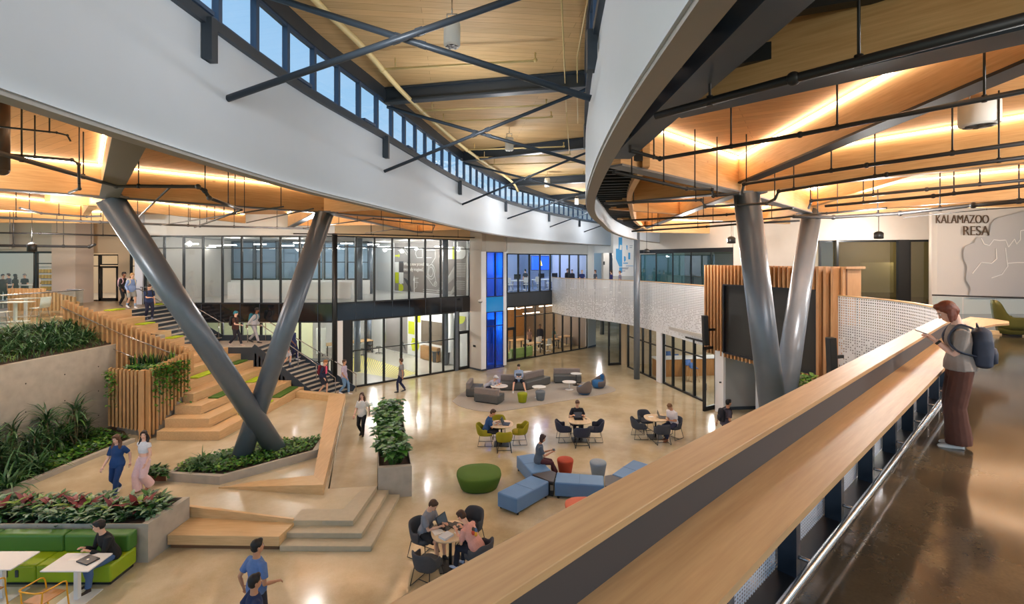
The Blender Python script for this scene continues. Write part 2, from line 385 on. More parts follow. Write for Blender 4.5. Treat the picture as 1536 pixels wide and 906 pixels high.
def person(label, loc, face, pose='stand', h=1.72, skin='light', hair=(60, 40, 30), style='short', top=(90, 90, 100), sleeve='short',
           bottom=(40, 45, 60), legs='long', shoes=(230, 230, 230), female=False, lean=0., pitch=0., yaw=0., hands=None, feet=None, hip=None, stride=.28,
           vox=.02, group=None, poles=None, sock=None, curl=.5, name='person', belly=0., crop=None, logo=None, elbow=None, phase=1, wide=1., kneep=None):
    s = h / 1.75; fx, fy = math.cos(math.radians(face)), math.sin(math.radians(face)); rz = math.atan2(fy, fx) - PI / 2
    root = thing(name, label, 'person', loc, rz, group); root.scale = (s, s, s)
    sw = .158 if female else .178; hw = .095
    if hip is None: hip = (0, 0, .93) if pose != 'sit' else (0, 0, .53)
    if pose == 'walk': hip = (0, 0, .90)
    hip = Vector(hip); sd = Vector((0, math.sin(math.radians(lean)), math.cos(math.radians(lean))))
    chest = hip + sd * .33; neck = hip + sd * .52
    fw = Vector((0, math.cos(math.radians(lean)), -math.sin(math.radians(lean))))
    nd = Vector((0, math.sin(math.radians(lean * .6 + pitch * .45)), math.cos(math.radians(lean * .6 + pitch * .45))))
    hb = neck + nd * .095
    hp = math.radians(pitch + lean * .4); Rh = Matrix.Rotation(math.radians(yaw), 3, 'Z') @ Matrix.Rotation(-hp, 3, 'X')
    hc = hb + Rh @ Vector((0, .02, .095))
    if feet is None:
        if pose == 'sit': feet = [(-.12, .46, .09), (.12, .44, .09)]
        elif pose == 'walk': feet = [(-.08, stride * phase, .09 if phase > 0 else .16), (.08, -stride * phase, .16 if phase > 0 else .09)]
        else: feet = [(-.1, .0, .09), (.1, .03, .09)]
    if hands is None:
        if pose == 'sit': hands = [(-.16, .36, .74), (.16, .38, .74)]
        elif pose == 'walk': hands = [(-.24, -.16 * phase, .86), (.24, .2 * phase, .88)]
        else: hands = [(-.22, .03, .8), (.22, .05, .8)]
    hands = [Vector(a) for a in hands]; feet = [Vector(a) for a in feet]
    sh = [neck + Vector((-sw, 0, 0)) - sd * .078, neck + Vector((sw, 0, 0)) - sd * .078]
    hj = [hip + Vector((-hw, 0, -.02)), hip + Vector((hw, 0, -.02))]
    el, wr, kn, an = [], [], [], []
    for i in (0, 1):
        sg = -1 if i == 0 else 1
        e, w = ik(sh[i], hands[i], .29, .255, (elbow or (0, 0, 0)) if elbow else (sg * .3, -.8, -.5)); el.append(e); wr.append(w)
        k, a = ik(hj[i], feet[i], .422, .405, kneep[i] if kneep else (sg * .12, 1, .25 if pose == 'sit' else 0)); kn.append(k); an.append(a)
    def ring(c, rx, ry, ax=sd, n=14):
        f_ = Vector((0, 1, 0)); f_ = (f_ - ax * f_.dot(ax)).normalized()
        return [c + Vector((1, 0, 0)) * math.cos(2 * PI * k / n) * rx + f_ * math.sin(2 * PI * k / n) * ry for k in range(n)]
    def torso(mb, g, lo=-.1, hi=.55, fl=0.):
        prof = [(-.1, .14, .1), (0, .168 if female else .16, .112), (.1, .145 if female else .15, .1 + belly), (.2, .128 if female else .15, .095 + belly * .8), (.33, .155 if female else .175, .112), (.42, .145 if female else .17, .1), (.48, .105, .08), (.54, .058, .058)]
        R = [ring(hip + sd * z, rx + g + (fl if z < .15 else 0), ry + g + (fl if z < .15 else 0)) for z, rx, ry in prof if lo <= z <= hi]
        mb.rings(R)
    # body
    b = MB(); torso(b, 0)
    for i in (0, 1):
        b.tube([neck - sd * .035 + (sh[i] - neck) * .3, sh[i], sh[i].lerp(el[i], .5), el[i], el[i].lerp(wr[i], .35), wr[i]], [.042, .05, .044, .037, .038, .026], 10)
        b.tube([hj[i] + Vector((0, 0, .02)), hj[i].lerp(kn[i], .4), kn[i], kn[i].lerp(an[i], .35), an[i]], [.088, .078, .054, .052, .036], 10)
        b.ell(kn[i], (.053, .053, .053), 10); b.ell(el[i], (.037,) * 3, 8)
    b.tube([neck - nd * .06, hb + nd * .03], [.058, .05] if female else [.064, .057], 10)
    b.ell(hc + Rh @ Vector((0, -.01, .025)), (.076, .096, .098), 14, R=Rh, rows=10)
    b.ell(hc + Rh @ Vector((0, .022, -.045)), (.058, .07, .075), 12, R=Rh)
    b.ell(hc + Rh @ Vector((0, .05, -.088)), (.03, .03, .024), 8, R=Rh)
    x = MB()
    x.add([hc + Rh @ Vector(q) for q in ((-.008, .082, .01), (.008, .082, .01), (-.017, .082, -.036), (.017, .082, -.036), (0, .114, -.032), (0, .092, .012))],
          [(0, 2, 4, 5), (5, 4, 3, 1), (2, 3, 4)], 0, True)
    for sg in (-1, 1):
        x.ell(hc + Rh @ Vector((sg * .078, -.005, -.012)), (.01, .02, .032), 8, R=Rh)
        x.ell(hc + Rh @ Vector((sg * .031, .079, .008)), (.014, .008, .0075), 8, m=1, R=Rh)
        x.ell(hc + Rh @ Vector((sg * .031, .0845, .008)), (.006, .004, .006), 8, m=2, R=Rh)
        x.bar(hc + Rh @ Vector((sg * .014, .089, .026)), hc + Rh @ Vector((sg * .05, .078, .028)), .006, .006, 2)
    x.ell(hc + Rh @ Vector((0, .084, -.058)), (.024, .008, .008), 8, m=3, R=Rh)
    for i in (0, 1):
        sg = -1 if i == 0 else 1; d = (wr[i] - el[i]).normalized()
        pn = Vector((-sg, .1, 0)) if abs(d.z) > .75 else Vector((0, 0, -1))
        th = Vector((0, 1, 0)) if abs(d.z) > .75 else Vector((-sg, 0, 0))
        side = 1 if d.cross((pn - d * pn.dot(d)).normalized()).dot(th) > 0 else -1
        hand(x, wr[i], d, pn, side, curl=curl)
    mb = melt(b, 'body', [mat('skin_' + skin, SKINS[skin], .5)], vox, 3, x)
    mb.build('body', [mat('skin_' + skin, SKINS[skin], .5), mat('eye_white', rgb(235, 232, 228), .3), mat('eye_dark', rgb(30, 22, 18), .3), mat('lip', rgb(176, 96, 88), .5)], root)
    # trousers / shorts
    t = MB(); lo = -.1
    g = .016 * wide
    torso(t, .014, -.1, .12)
    for i in (0, 1):
        hp_ = hj[i] + Vector((0, 0, .03))
        if legs == 'short': t.tube([hp_, hj[i].lerp(kn[i], .4), hj[i].lerp(kn[i], .88)], [.102, .1, .09], 12)
        elif legs == 'wide': t.tube([hp_, hj[i].lerp(kn[i], .5), kn[i], kn[i].lerp(an[i], .5), an[i] + Vector((0, 0, -.03))], [.108, .11, .105, .115, .125], 14)
        else: t.tube([hp_, hj[i].lerp(kn[i], .4), kn[i], kn[i].lerp(an[i], .4), an[i] + Vector((0, 0, .0))], [.1, .093, .07, .066, .058], 12); t.ell(kn[i], (.069,) * 3, 10)
    melt(t, 'x', [whiteM], vox, 2, disp=.006).build('shorts' if legs == 'short' else 'trousers', [fabric(bottom)], root)
    # shirt
    t = MB(); torso(t, .018, -.1 if crop is None else crop, .5, .024); t.rings([ring(hip + sd * .44, .165, .112), ring(hip + sd * .49, .115, .095), ring(hip + sd * .53, .074, .076)])
    for i in (0, 1):
        base = neck - sd * .05 + (sh[i] - neck) * .3
        if sleeve == 'short': t.tube([base, sh[i], sh[i].lerp(el[i], .35), sh[i].lerp(el[i], .72)], [.056, .07, .066, .068], 12)
        elif sleeve == 'cap': t.tube([base, sh[i], sh[i].lerp(el[i], .3)], [.054, .068, .062], 12)
        else: t.tube([base, sh[i], sh[i].lerp(el[i], .5), el[i], el[i].lerp(wr[i], .5), el[i].lerp(wr[i], .95)], [.056, .069, .062, .055, .049, .041], 12); t.ell(el[i], (.054,) * 3, 8)
    sm = melt(t, 'x', [whiteM], vox, 2, disp=.005); so = sm.build('shirt' if sleeve != 'long' else 'long_sleeved_top', [fabric(top)], root)
    # hair
    hm = mat('hair_%d_%d_%d' % tuple(hair), rgb(*hair), .55, var=.25, vs=40)
    t = MB(); P = lambda a, b_, c: hc + Rh @ Vector((a, b_, c))
    if style == 'cap':
        t.ell(P(0, -.012, .045), (.088, .106, .09), 14, R=Rh); t.rings([[P(.075 * math.cos(a), .07 + .09 * math.sin(a), z + .012 * math.cos(a * 2)) for a in [PI * k / 8 for k in range(9)]] for z in (.05, .06)], smooth=False)
        for sg in (-1, 1): t.ell(P(sg * .05, -.06, -.01), (.04, .04, .05), 10, R=Rh)
    else:
        t.ell(P(0, -.022, .046), (.086, .1, .092), 14, R=Rh); t.ell(P(0, -.045, .0), (.082, .075, .085), 12, R=Rh)
        t.ell(P(0, .04, .1), (.06, .045, .034), 10, R=Rh)
        if style in ('long', 'bob', 'pony', 'bun'):
            for sg in (-1, 1): t.ell(P(sg * .062, -.012 if style == 'bob' else .01, .035), (.026, .055, .06), 10, R=Rh)
        if style == 'long':
            dn = Vector((0, -.02, -1))
            for sg in (-1, 0, 1):
                a = P(sg * .06, -.05 + (abs(sg) * .03), .0)
                t.tube([a, a + dn * .12 + Vector((sg * .02, -.03, 0)), a + dn * .25 + Vector((sg * .035, .0 + abs(sg) * .03, 0)), a + dn * .38 + Vector((sg * .03, .03 * abs(sg), 0))], [.05, .056, .05, .02], 10, flat=(1, .7))
        if style == 'bob':
            for a0 in range(-3, 4):
                a = math.radians(a0 * 25) - PI / 2; c = P(.068 * math.cos(a), -.01 + .075 * math.sin(a), .02)
                t.tube([c, c + Vector((.008 * math.cos(a), .012 * math.sin(a), -.075)), c + Vector((.016 * math.cos(a), .02 * math.sin(a), -.15))], [.03, .033, .016], 8)
        if style == 'pony': t.tube([P(0, -.09, .04), P(0, -.15, .02), P(0, -.16, -.1)], [.03, .032, .012], 8)
        if style == 'bun': t.ell(P(0, -.1, .07), (.045, .045, .045), 10)
        if style == 'curly':
            for k in range(26):
                a, e = random.uniform(0, 2 * PI), random.uniform(.0, 1.3)
                t.ell(P(.08 * math.cos(a) * math.cos(e), -.025 + .09 * math.sin(a) * math.cos(e), .03 + .085 * math.sin(e)), (.026,) * 3, 8)
    melt(t, 'x', [hm], min(vox, .016) if vox > .01 else vox, 1, disp=.006).build('cap' if style == 'cap' else 'hair', [hm], root)
    # shoes
    for i in (0, 1):
        t = MB(); a = an[i]; fl = Vector((0, 1, 0)); dz = a.z - .09
        toe = -.02 if feet[i].z < .12 else -.07
        t.ell(a + Vector((0, .0, -.045)), (.042, .055, .05), 10); t.tube([a + Vector((0, -.03, -.055)), a + Vector((0, .06, -.058 + toe * .3)), a + Vector((0, .15, -.064 + toe * .8)), a + Vector((0, .19, -.066 + toe))], [.04, .046, .044, .028], 10, flat=(1, .6))
        t.tube([a + Vector((0, -.05, -.078)), a + Vector((0, .15, -.078 + toe * .8)), a + Vector((0, .2, -.078 + toe))], [.036, .044, .03], 8, flat=(1, .28))
        melt(t, 'x', [whiteM], .012 if vox > .01 else vox, 1).build('shoe', [fabric(shoes, .6)], root)
        if legs == 'short' and sock:
            t = MB(); t.tube([a.lerp(kn[i], .02), a.lerp(kn[i], .35)], [.042, .05], 10); t.build('sock', [fabric(sock)], root)
    root['_'] = 0; del root['_']
    return root, dict(hc=hc, neck=neck, hip=hip, sd=sd, el=el, wr=wr, sh=sh, s=s, rz=rz, chest=chest, fw=fw)
def W(root, v, s=None):
    s = root.scale[0]; c, q = math.cos(root.rotation_euler[2]), math.sin(root.rotation_euler[2]); v = Vector(v) * s
    return Vector((root.location[0] + v.x * c - v.y * q, root.location[1] + v.x * q + v.y * c, root.location[2] + v.z))
def backpack(root, inf, label, col, size=1., side=0, off=.0):
    """worn bag: body, pocket and straps round the shoulders; stays a thing of its own"""
    c = inf['hip'] + inf['sd'] * .3 - Vector((0, .2 + off, 0)); r = thing('backpack', label, 'backpack', W(root, c - Vector((0, 0, .24 * size))), root.rotation_euler[2]); r.scale = root.scale
    o = c - Vector((0, 0, .24 * size)); m = fabric(col, .7)
    t = MB(); t.lathe([(.09, .0), (.145, .03), (.155, .16), (.15, .32), (.12, .43), (.05, .47)], (side * .02, 0, 0), 18, sx=size, sy=.58 * size, n=2.8); bb = melt(t, 'x', [m], .014, 2, disp=.008).build('bag_body', [m], r)
    t = MB(); t.lathe([(.06, .05), (.105, .07), (.11, .18), (.08, .24)], (side * .02, -.08 * size, 0), 14, sx=size, sy=.4 * size, n=3); t.build('front_pocket', [m], bb)
    t = MB(); t.tube([(-.03, .03, .43 * size), (0, .04, .475 * size), (.03, .03, .43 * size)], .008, 6); t.build('grab_handle', [m], bb)
    for i in (0, 1):
        sg = -1 if i == 0 else 1; n_ = inf['neck']; sd = inf['sd']
        P = [c + Vector((sg * .08, .1, .2)), n_ - sd * .0 + Vector((sg * .1, -.07, .0)), n_ + sd * .02 + Vector((sg * .115, .02, -.005)), n_ - sd * .1 + Vector((sg * .118, .105, 0)), n_ - sd * .2 + Vector((sg * .13, .112, 0)), n_ - sd * .29 + Vector((sg * .165, .04, 0)), c + Vector((sg * .12, .08, -.12))]
        t = MB(); t.tube([p - o for p in catmull(P, 4)], .028, 8, flat=(1, .4)); t.build('shoulder_strap', [m], r)
    return r
ZU, ZP = 4.5, .38
def sz(x): return max(0, 2.6 * (-8.35 - x) / 4.0) if x > -12.35 else (2.6 if x > -14.9 else min(4.44, 2.6 + 1.84 * (-14.9 - x) / 3.0))
# ================================================================== the people in the building
def PH(px, yh, z, h): Y = F * (ZC - z - h) / (yh - HY); return ((px - HX) * Y / F, Y, z)
BK, BR, AU, BL = (24, 20, 20), (74, 48, 32), (112, 56, 36), (196, 150, 96)
# woman on the near balcony -----------------------------------------------
r1, i1 = person('woman in brown trousers reading her phone at the near oak counter', (5.30, 5.72, ZU), 150, 'stand', 1.73, 'pink', AU, 'bob', (146, 137, 130), 'short', (92, 56, 44), 'wide', (226, 222, 214), True,
    lean=2, pitch=34, hands=[(-.045, .235, 1.26), (.055, .22, 1.24)], elbow=(0, -.35, -1), feet=[(-.09, .03, .09), (.09, -.02, .09)], vox=.0075, crop=-.03, curl=.75, wide=1.1)
backpack(r1, i1, 'dark navy backpack worn by the woman in brown trousers', (58, 64, 80), 1.08, off=-.0)
p = W(r1, (0.0, .35, 1.315)); ph = thing('phone', 'dark phone held by the woman in brown trousers', 'phone', p, r1.rotation_euler[2]); m = MB(); m.bar((0, -.07, 0), (0, .065, .05), .072, .009); m.build('phone_body', mat('phone_blue', rgb(66, 76, 100), .25), ph, bevel=.003)
m = MB(); m.bar((0, -.06, .006), (0, .06, .049), .062, .002); m.build('phone_screen', mat('phone_screen', rgb(30, 34, 44), .1), ph)
w_ = i1['wr'][0].lerp(i1['el'][0], .14); w2 = i1['wr'][0].lerp(i1['el'][0], .0); wt = MB(); d_ = (i1['el'][0] - i1['wr'][0]).normalized(); wt.tube([w_ - d_ * .014, w_ + d_ * .014], .033, 14); wt.build('wristwatch', blackM, r1)
w_ = i1['wr'][1].lerp(i1['el'][1], .14); wt = MB(); wt.tube([w_ - d_ * .014, w_ + d_ * .014], .0325, 14); wt = None
m = MB(); hp = i1['hip'] + i1['sd'] * .06; m.lathe([(.17, 0), (.172, .01), (.172, .035), (.168, .045)], (hp.x, hp.y, hp.z), 26, sy=.74, n=2.2); m.build('belt', blackM, r1)
# walkers ------------------------------------------------------------------
person('woman in blue scrubs walking towards the camera on the plaza', PH(176, 650, ZP, 1.66), -88, 'walk', 1.66, 'pink', (96, 62, 40), 'long', (26, 66, 120), 'short', (24, 60, 112), 'long', (220, 216, 210), True, vox=.014, pitch=12, stride=.2)
r, i = person('woman in white crop top and pale pink trousers on the plaza', PH(216, 645, ZP, 1.66), -100, 'walk', 1.66, 'pink', (40, 28, 26), 'long', (226, 226, 232), 'cap', (226, 196, 200), 'wide', (160, 110, 84), True, vox=.014, yaw=35, stride=.12, phase=-1, crop=.12, wide=1.)
q = W(r, i['wr'][1] + V(0, .03, -.1)); tag(MB().box(q, (.02, .07, .14)).build('phone', blackM), 'dark phone in the hand of the woman in pink trousers', 'phone')
person('man in light blue shirt walking away at the bottom of the view', (-4.52, 8.55, 0), 62, 'walk', 1.78, 'tan', BK, 'short', (92, 122, 176), 'short', (44, 48, 64), 'long', (50, 46, 44), vox=.013, yaw=-22, stride=.2, hands=[(-.3, -.05, .86), (.26, .2, .98)])
person('dark-haired person in a navy T-shirt cut off by the bottom edge', (-4.12, 7.72, 0), 40, 'walk', 1.7, 'tan', BK, 'short', (30, 46, 86), 'short', (44, 48, 64), 'long', (50, 46, 44), vox=.013, stride=.2)
person('woman in white blouse and black trousers walking by the tall planter', PH(543, 588, .1, 1.66), -92, 'walk', 1.66, 'pink', (84, 54, 40), 'long', (232, 230, 226), 'short', (28, 28, 32), 'long', (40, 36, 36), True, vox=.016, stride=.14, wide=1.3)
person('man in grey T-shirt and navy trousers by the lower glass wall', PH(602, 537, 0, 1.74), 172, 'walk', 1.74, 'tan', BR, 'curly', (134, 132, 134), 'short', (34, 40, 74), 'long', (40, 40, 50), vox=.02, stride=.16)
r, i = person('young man with a black backpack striding right, half behind the ledge', (7.62, 17.3, 0), 8, 'walk', 1.76, 'tan', BK, 'short', (84, 80, 92), 'short', (26, 26, 30), 'short', (60, 60, 60), vox=.018, lean=12, stride=.32); backpack(r, i, 'black backpack on the young man striding right', (30, 32, 44))
r, i = person('person in a navy jacket and pink shirt near the stair foot', (-9.2, 23.5, .17), -8, 'walk', 1.75, 'light', (150, 100, 56), 'curly', (34, 40, 70), 'long', (44, 44, 56), 'short', (200, 196, 190), vox=.02, stride=.16, lean=10, pitch=12); backpack(r, i, 'dark red backpack on the person in the navy jacket', (116, 30, 44), .9)
m = MB(); c = i['chest']; m.box((c.x + .0, c.y + .125, c.z), (.12, .03, .36)); m.build('pink_shirt_front', fabric((230, 84, 120)), r)
person('young man in lilac T-shirt and jeans stepping off the stair', (-8.42, 24.25, .0), -5, 'walk', 1.76, 'tan', (80, 50, 36), 'short', (190, 176, 196), 'short', (112, 150, 190), 'long', (236, 232, 230), vox=.02, stride=.2)
person('person in navy behind the right strut on the lower flight', (-11.0, 24.3, sz(-11.0) - .02), -5, 'walk', 1.7, 'brown', BK, 'short', (40, 50, 96), 'short', (40, 44, 84), 'long', (226, 226, 230), vox=.024, stride=.14)
person('person in grey shorts mostly hidden behind the right strut', (-10.95, 23.45, sz(-10.95) - .16), -5, 'walk', 1.7, 'light', BR, 'short', (150, 110, 104), 'short', (186, 184, 190), 'short', (40, 44, 60), vox=.024, stride=.14, sock=(90, 110, 140))
r, i = person('person in a brown shirt and teal cap crossing the stair landing', (-13.3, 23.25, 2.6), 2, 'walk', 1.7, 'pink', (40, 130, 150), 'cap', (76, 46, 40), 'short', (40, 40, 52), 'long', (200, 180, 170), vox=.02, stride=.24, hands=[(-.22, -.02, .86), (.3, .38, 1.08)]); backpack(r, i, 'black backpack on the person in the brown shirt', (34, 34, 40), .85)
r, i = person('person in pale grey hoodie farther back on the stair landing', (-12.9, 24.15, 2.6), 0, 'walk', 1.78, 'brown', BK, 'curly', (184, 182, 188), 'long', (176, 174, 180), 'long', (50, 50, 56), vox=.02, lean=14, stride=.26, phase=-1); backpack(r, i, 'teal backpack on the person in the pale grey hoodie', (40, 120, 140), .9)
r, i = person('boy in navy with a phone coming down the top flight', (-17.05, 22.7, 3.96), -35, 'walk', 1.66, 'light', (60, 40, 30), 'short', (40, 56, 96), 'short', (34, 36, 62), 'long', (110, 116, 140), vox=.02, pitch=25, stride=.14, hands=[(-.22, .05, .84), (.02, .3, 1.08)])
backpack(r, i, 'black backpack on the boy in navy on the top flight', (26, 26, 32), .8)
r, i = person('girl in a light blue hoodie and shorts at the head of the stair', (-18.05, 22.9, ZU - .04), -25, 'walk', 1.68, 'light', BL, 'pony', (136, 160, 208), 'long', (168, 166, 160), 'short', (228, 230, 236), True, vox=.02, lean=8, stride=.2, sock=(150, 180, 210)); backpack(r, i, 'cream backpack on the girl in the light blue hoodie', (214, 204, 184), .85)
r, i = person('person in black with dark curly hair behind the girl in blue', (-18.95, 23.6, ZU - .04), -15, 'walk', 1.7, 'brown', BK, 'curly', (34, 32, 36), 'long', (26, 26, 30), 'long', (60, 60, 60), True, vox=.02, stride=.16); backpack(r, i, 'pale pink backpack on the person in black', (206, 170, 180), .9)
# seated --------------------------------------------------------------------
person('young man in a black hoodie on the green sofa', (-8.46, 10.22, 0), -118, 'sit', 1.74, 'light', BK, 'curly', (30, 30, 32), 'long', (74, 104, 150), 'long', (52, 38, 34), vox=.012, lean=18, yaw=-30, pitch=8, hip=(0, 0, .52), hands=[(-.1, .42, .81), (.14, .42, .81)], feet=[(-.14, .46, .09), (.1, .34, .09)])
person('boy in grey printed T-shirt typing at the nearest table', (-1.98, 10.98, 0), -28, 'sit', 1.74, 'light', BR, 'short', (136, 140, 150), 'short', (30, 32, 38), 'short', (24, 24, 28), vox=.012, lean=14, pitch=32, hands=[(-.08, .48, .82), (.1, .46, .82)], hip=(0, 0, .55))
r, i = person('student in a pink T-shirt writing at the nearest table', (-.76, 10.37, 0), 150, 'sit', 1.74, 'light', BR, 'short', (226, 168, 156), 'short', (36, 40, 56), 'long', (180, 196, 226), vox=.012, lean=34, pitch=28, hands=[(-.1, .46, .81), (.1, .44, .81)], hip=(0, -.02, .55))
for k, (a, b, c_) in enumerate(((-.0, .0, (226, 170, 60)), (.05, .06, (80, 120, 170)), (-.05, .05, (196, 80, 60)), (.0, .1, (90, 80, 70)))):
    c = i['hip'] + i['sd'] * (.26 + b) - i['fw'] * .122; m = MB(); m.ell(c + V(a, 0, 0), (.055, .012, .05), 10, R=Matrix.Rotation(-math.radians(34), 3, 'X')); m.build('shirt_print', fabric(c_), r)
person('boy in a blue T-shirt at the mustard-chair table', (-.95, 17.62, 0), 2, 'sit', 1.7, 'tan', BR, 'short', (36, 76, 128), 'short', (34, 36, 50), 'long', (40, 40, 44), vox=.018, lean=18, pitch=25, hands=[(-.12, .46, .82), (.12, .44, .82)], hip=(0, 0, .54))
person('man in a black polo behind his laptop at the navy-chair table', (2.5, 18.68, 0), -90, 'sit', 1.78, 'light', (84, 56, 40), 'short', (32, 34, 44), 'short', (40, 42, 56), 'long', (30, 30, 34), vox=.018, lean=14, pitch=18, hands=[(-.2, .36, .82), (.2, .36, .82)], hip=(0, 0, .54))
person('man in a white shirt looking down at his hands by the right-hand table', (6.12, 18.3, 0), 215, 'sit', 1.78, 'tan', (120, 84, 54), 'short', (226, 224, 230), 'short', (44, 50, 78), 'long', (120, 72, 44), vox=.018, lean=14, pitch=32, hands=[(-.07, .32, .72), (.07, .32, .72)], hip=(0, 0, .54), feet=[(-.08, .5, .09), (.08, .36, .09)])
r, i = person('woman in a grey T-shirt seated on the blue bench', (.82, 14.98, 0), 5, 'sit', 1.68, 'tan', (60, 36, 32), 'bob', (82, 92, 106), 'short', (78, 36, 44), 'long', (38, 36, 38), True, vox=.014, lean=6, pitch=22, hands=[(-.06, .4, .82), (.07, .4, .8)], hip=(0, 0, .55), feet=[(-.05, .6, .1), (.1, .5, .09)])
q = W(r, (0, .5, .86)); tag(MB().box(q, (.13, .07, .012), r.rotation_euler[2]).build('phone', blackM), 'dark phone in the hands of the woman on the blue bench', 'phone')
r, i = person('boy in pale blue sweatshirt with a laptop on the grey sofa', (.35, 25.15, 0), -90, 'sit', 1.74, 'pink', (44, 30, 26), 'curly', (150, 172, 206), 'long', (30, 34, 46), 'short', (232, 232, 232), vox=.018, lean=2, pitch=20, hands=[(-.1, .36, .76), (.1, .36, .76)], hip=(0, 0, .52), feet=[(-.34, .62, .09), (.3, .6, .09)], kneep=[(-.5, 1, .3), (.5, 1, .3)])
q = W(r, (0, .34, .66)); LAPQ = q
#laptop('silver laptop on the lap of the boy on the sofa', q, 90, True, (206, 208, 212))
person('boy in a pale shirt and cap bent over the white table', (-1.22, 23.85, 0), -28, 'sit', 1.7, 'light', (214, 214, 218), 'cap', (176, 180, 196), 'short', (30, 36, 60), 'short', (230, 230, 230), vox=.018, lean=52, pitch=-5, hands=[(-.08, .7, .7), (.1, .68, .7)], hip=(0, 0, .52), feet=[(-.14, .3, .09), (.14, .34, .09)])
# behind glass -----------------------------------------------------------------
def far_(label, px, yh, z, Y, face, **k):
    h = ZC - z - (yh - HY) * Y / F; k.setdefault('vox', .03); h = min(1.85, max(1.5, h))
    return person(label, ((px - HX) * Y / F, Y, z), face, 'stand', h, **k)
cl = ZU - .05
far_('person bent over the table at the extreme left classroom edge', 4, 418, 4.45, 26.6, -20, hair=BK, top=(40, 40, 44), sleeve='short'); far_('boy in navy T-shirt in the far left classroom', 13, 411, 4.45, 28.0, 200, hair=BR, top=(40, 50, 80)); far_('long-haired person in black in the far left classroom', 23, 416, 4.45, 26.7, 190, hair=BK, style='long', female=True, top=(30, 28, 30))
far_('person in a pale cap in the far left classroom', 37, 412, 4.45, 27.6, -90, hair=(120, 130, 140), style='cap', top=(30, 30, 36)); far_('person in a white shirt by the yellow bins, far left classroom', 55, 410, 4.45, 26.9, 180, hair=BK, skin='brown', top=(214, 206, 196))
far_('dark-haired person standing between the computer desks upstairs', 788, 404, 4.5, 36.4, 120, hair=BK, top=(70, 70, 84)); far_('person in black with a yellow emblem behind the upper glass', 851, 403, 4.5, 36.0, -60, hair=BR, top=(36, 36, 44), sleeve='long'); far_('second person in dark clothes behind the upper glass', 858, 404.5, 4.5, 37.6, -90, hair=BK, top=(40, 42, 60), sleeve='long'); far_('blond child in navy by the open upper glass door', 873, 409.5, 4.5, 35.5, -90, hair=(206, 160, 90), top=(34, 50, 110))
far_('person with red-brown hair behind the far balcony, left', 893, 405, 4.5, 35.6, 200, hair=(96, 56, 44), top=(80, 84, 96), style='bob', female=True); far_('person in a navy jacket behind the far balcony, middle', 917, 406, 4.5, 33.5, 150, hair=BR, top=(60, 58, 120), sleeve='long'); far_('person in pale clothes behind the far balcony, nearest the slim column', 930, 407.5, 4.5, 33.0, 160, hair=(120, 90, 80), top=(150, 140, 160))
far_('person with long hair among the classroom tables downstairs', 794, 491, 0, 36.2, -60, hair=BR, style='long', female=True, top=(150, 120, 110)); far_('person in a dark top with yellow print downstairs behind glass', 810, 485, 0, 36.8, -90, hair=BK, top=(34, 36, 52), sleeve='long', skin='brown'); far_('person in teal leaning at a classroom table downstairs', 831, 491, 0, 37.4, 200, hair=BK, top=(60, 150, 150)); far_('person in a yellow cap near the back of the lower classroom', 851, 489, 0, 39.6, -90, hair=(210, 210, 30), style='cap', top=(40, 40, 44))
far_('person in blue at the long work table, far in the workshop', 527, 484, 0, 39.5, -80, hair=BK, top=(40, 70, 150))
# ================================================================== the building
ZU = 4.5                                   # upper floor
ZB, ZD, ZH = 8.3, 9.1, 10.4                # underside of the timber beams, timber deck, clerestory head
def offs(path, t):
    O = []
    for i, p in enumerate(path):
        d = (path[min(i + 1, len(path) - 1)] - path[max(i - 1, 0)]).normalized(); O.append(p + Vector((-d.y, d.x, 0)) * t)
    return O
# curves of the two white fascias (plan) -------------------------------------------------
CL = catmull([(-3.3, -1.5), (-3.52, 2.5), (-3.57, 5.2), (-3.4, 8), (-2.88, 11), (-1.85, 17.1), (-.3, 23), (2.2, 28.8), (5.2, 34.2), (9.0, 39.5), (13, 44)], 6)
CR = catmull([(.72, -1.5), (.80, 1.5), (.86, 3.9), (1.06, 6.4), (1.42, 9.35), (1.93, 12.2), (2.57, 14.7), (4.27, 20.7), (6.87, 27.2), (10.2, 33.0), (14.5, 38.5)], 6)
def cut(path, y0, y1): return [p for p in path if y0 <= p.y <= y1]
# ---- ground
struct(MB().prism([(-34, -8), (40, -8), (40, 62), (-34, 62)], -.3, 0).build('floor', floorM))
# upper slab on the camera side, round to the balcony on the right
RAIL = catmull([(-2.9, -.75), (-1.4, .66), (-.39, 1.60), (.9, 2.81), (2.9, 4.61), (5.1, 6.59), (7.26, 8.53), (9.0, 10.1), (10.6, 12.0), (11.3, 14.3), (11.05, 16.6), (10.2, 20.0), (9.15, 22.9), (7.45, 28.2), (5.2, 31.0), (3.6, 32.6), (2.86, 34.5)], 6)
slab_edge = [(p.x, p.y) for p in offs(RAIL, -.09)]
o = MB().prism(slab_edge + [(3.0, 34.9), (5.75, 37.3), (10, 42), (34, 42), (34, -6), (-2.9, -6)], 4.1, ZU).build('floor', floorUp); struct(o)
def slab(poly, z0, z1, m, nm='floor'): return struct(MB().prism(poly, z0, z1).build(nm, m))
# upper floor on the left (terrace) and behind the glass walls
slab([(-30, 8), (-17.25, 8), (-17.25, 19.2), (-17.9, 19.4), (-17.9, 25), (-19.2, 25.2), (-19.2, 27.2), (-30, 27.2)], 4.2, 4.44, floorM)
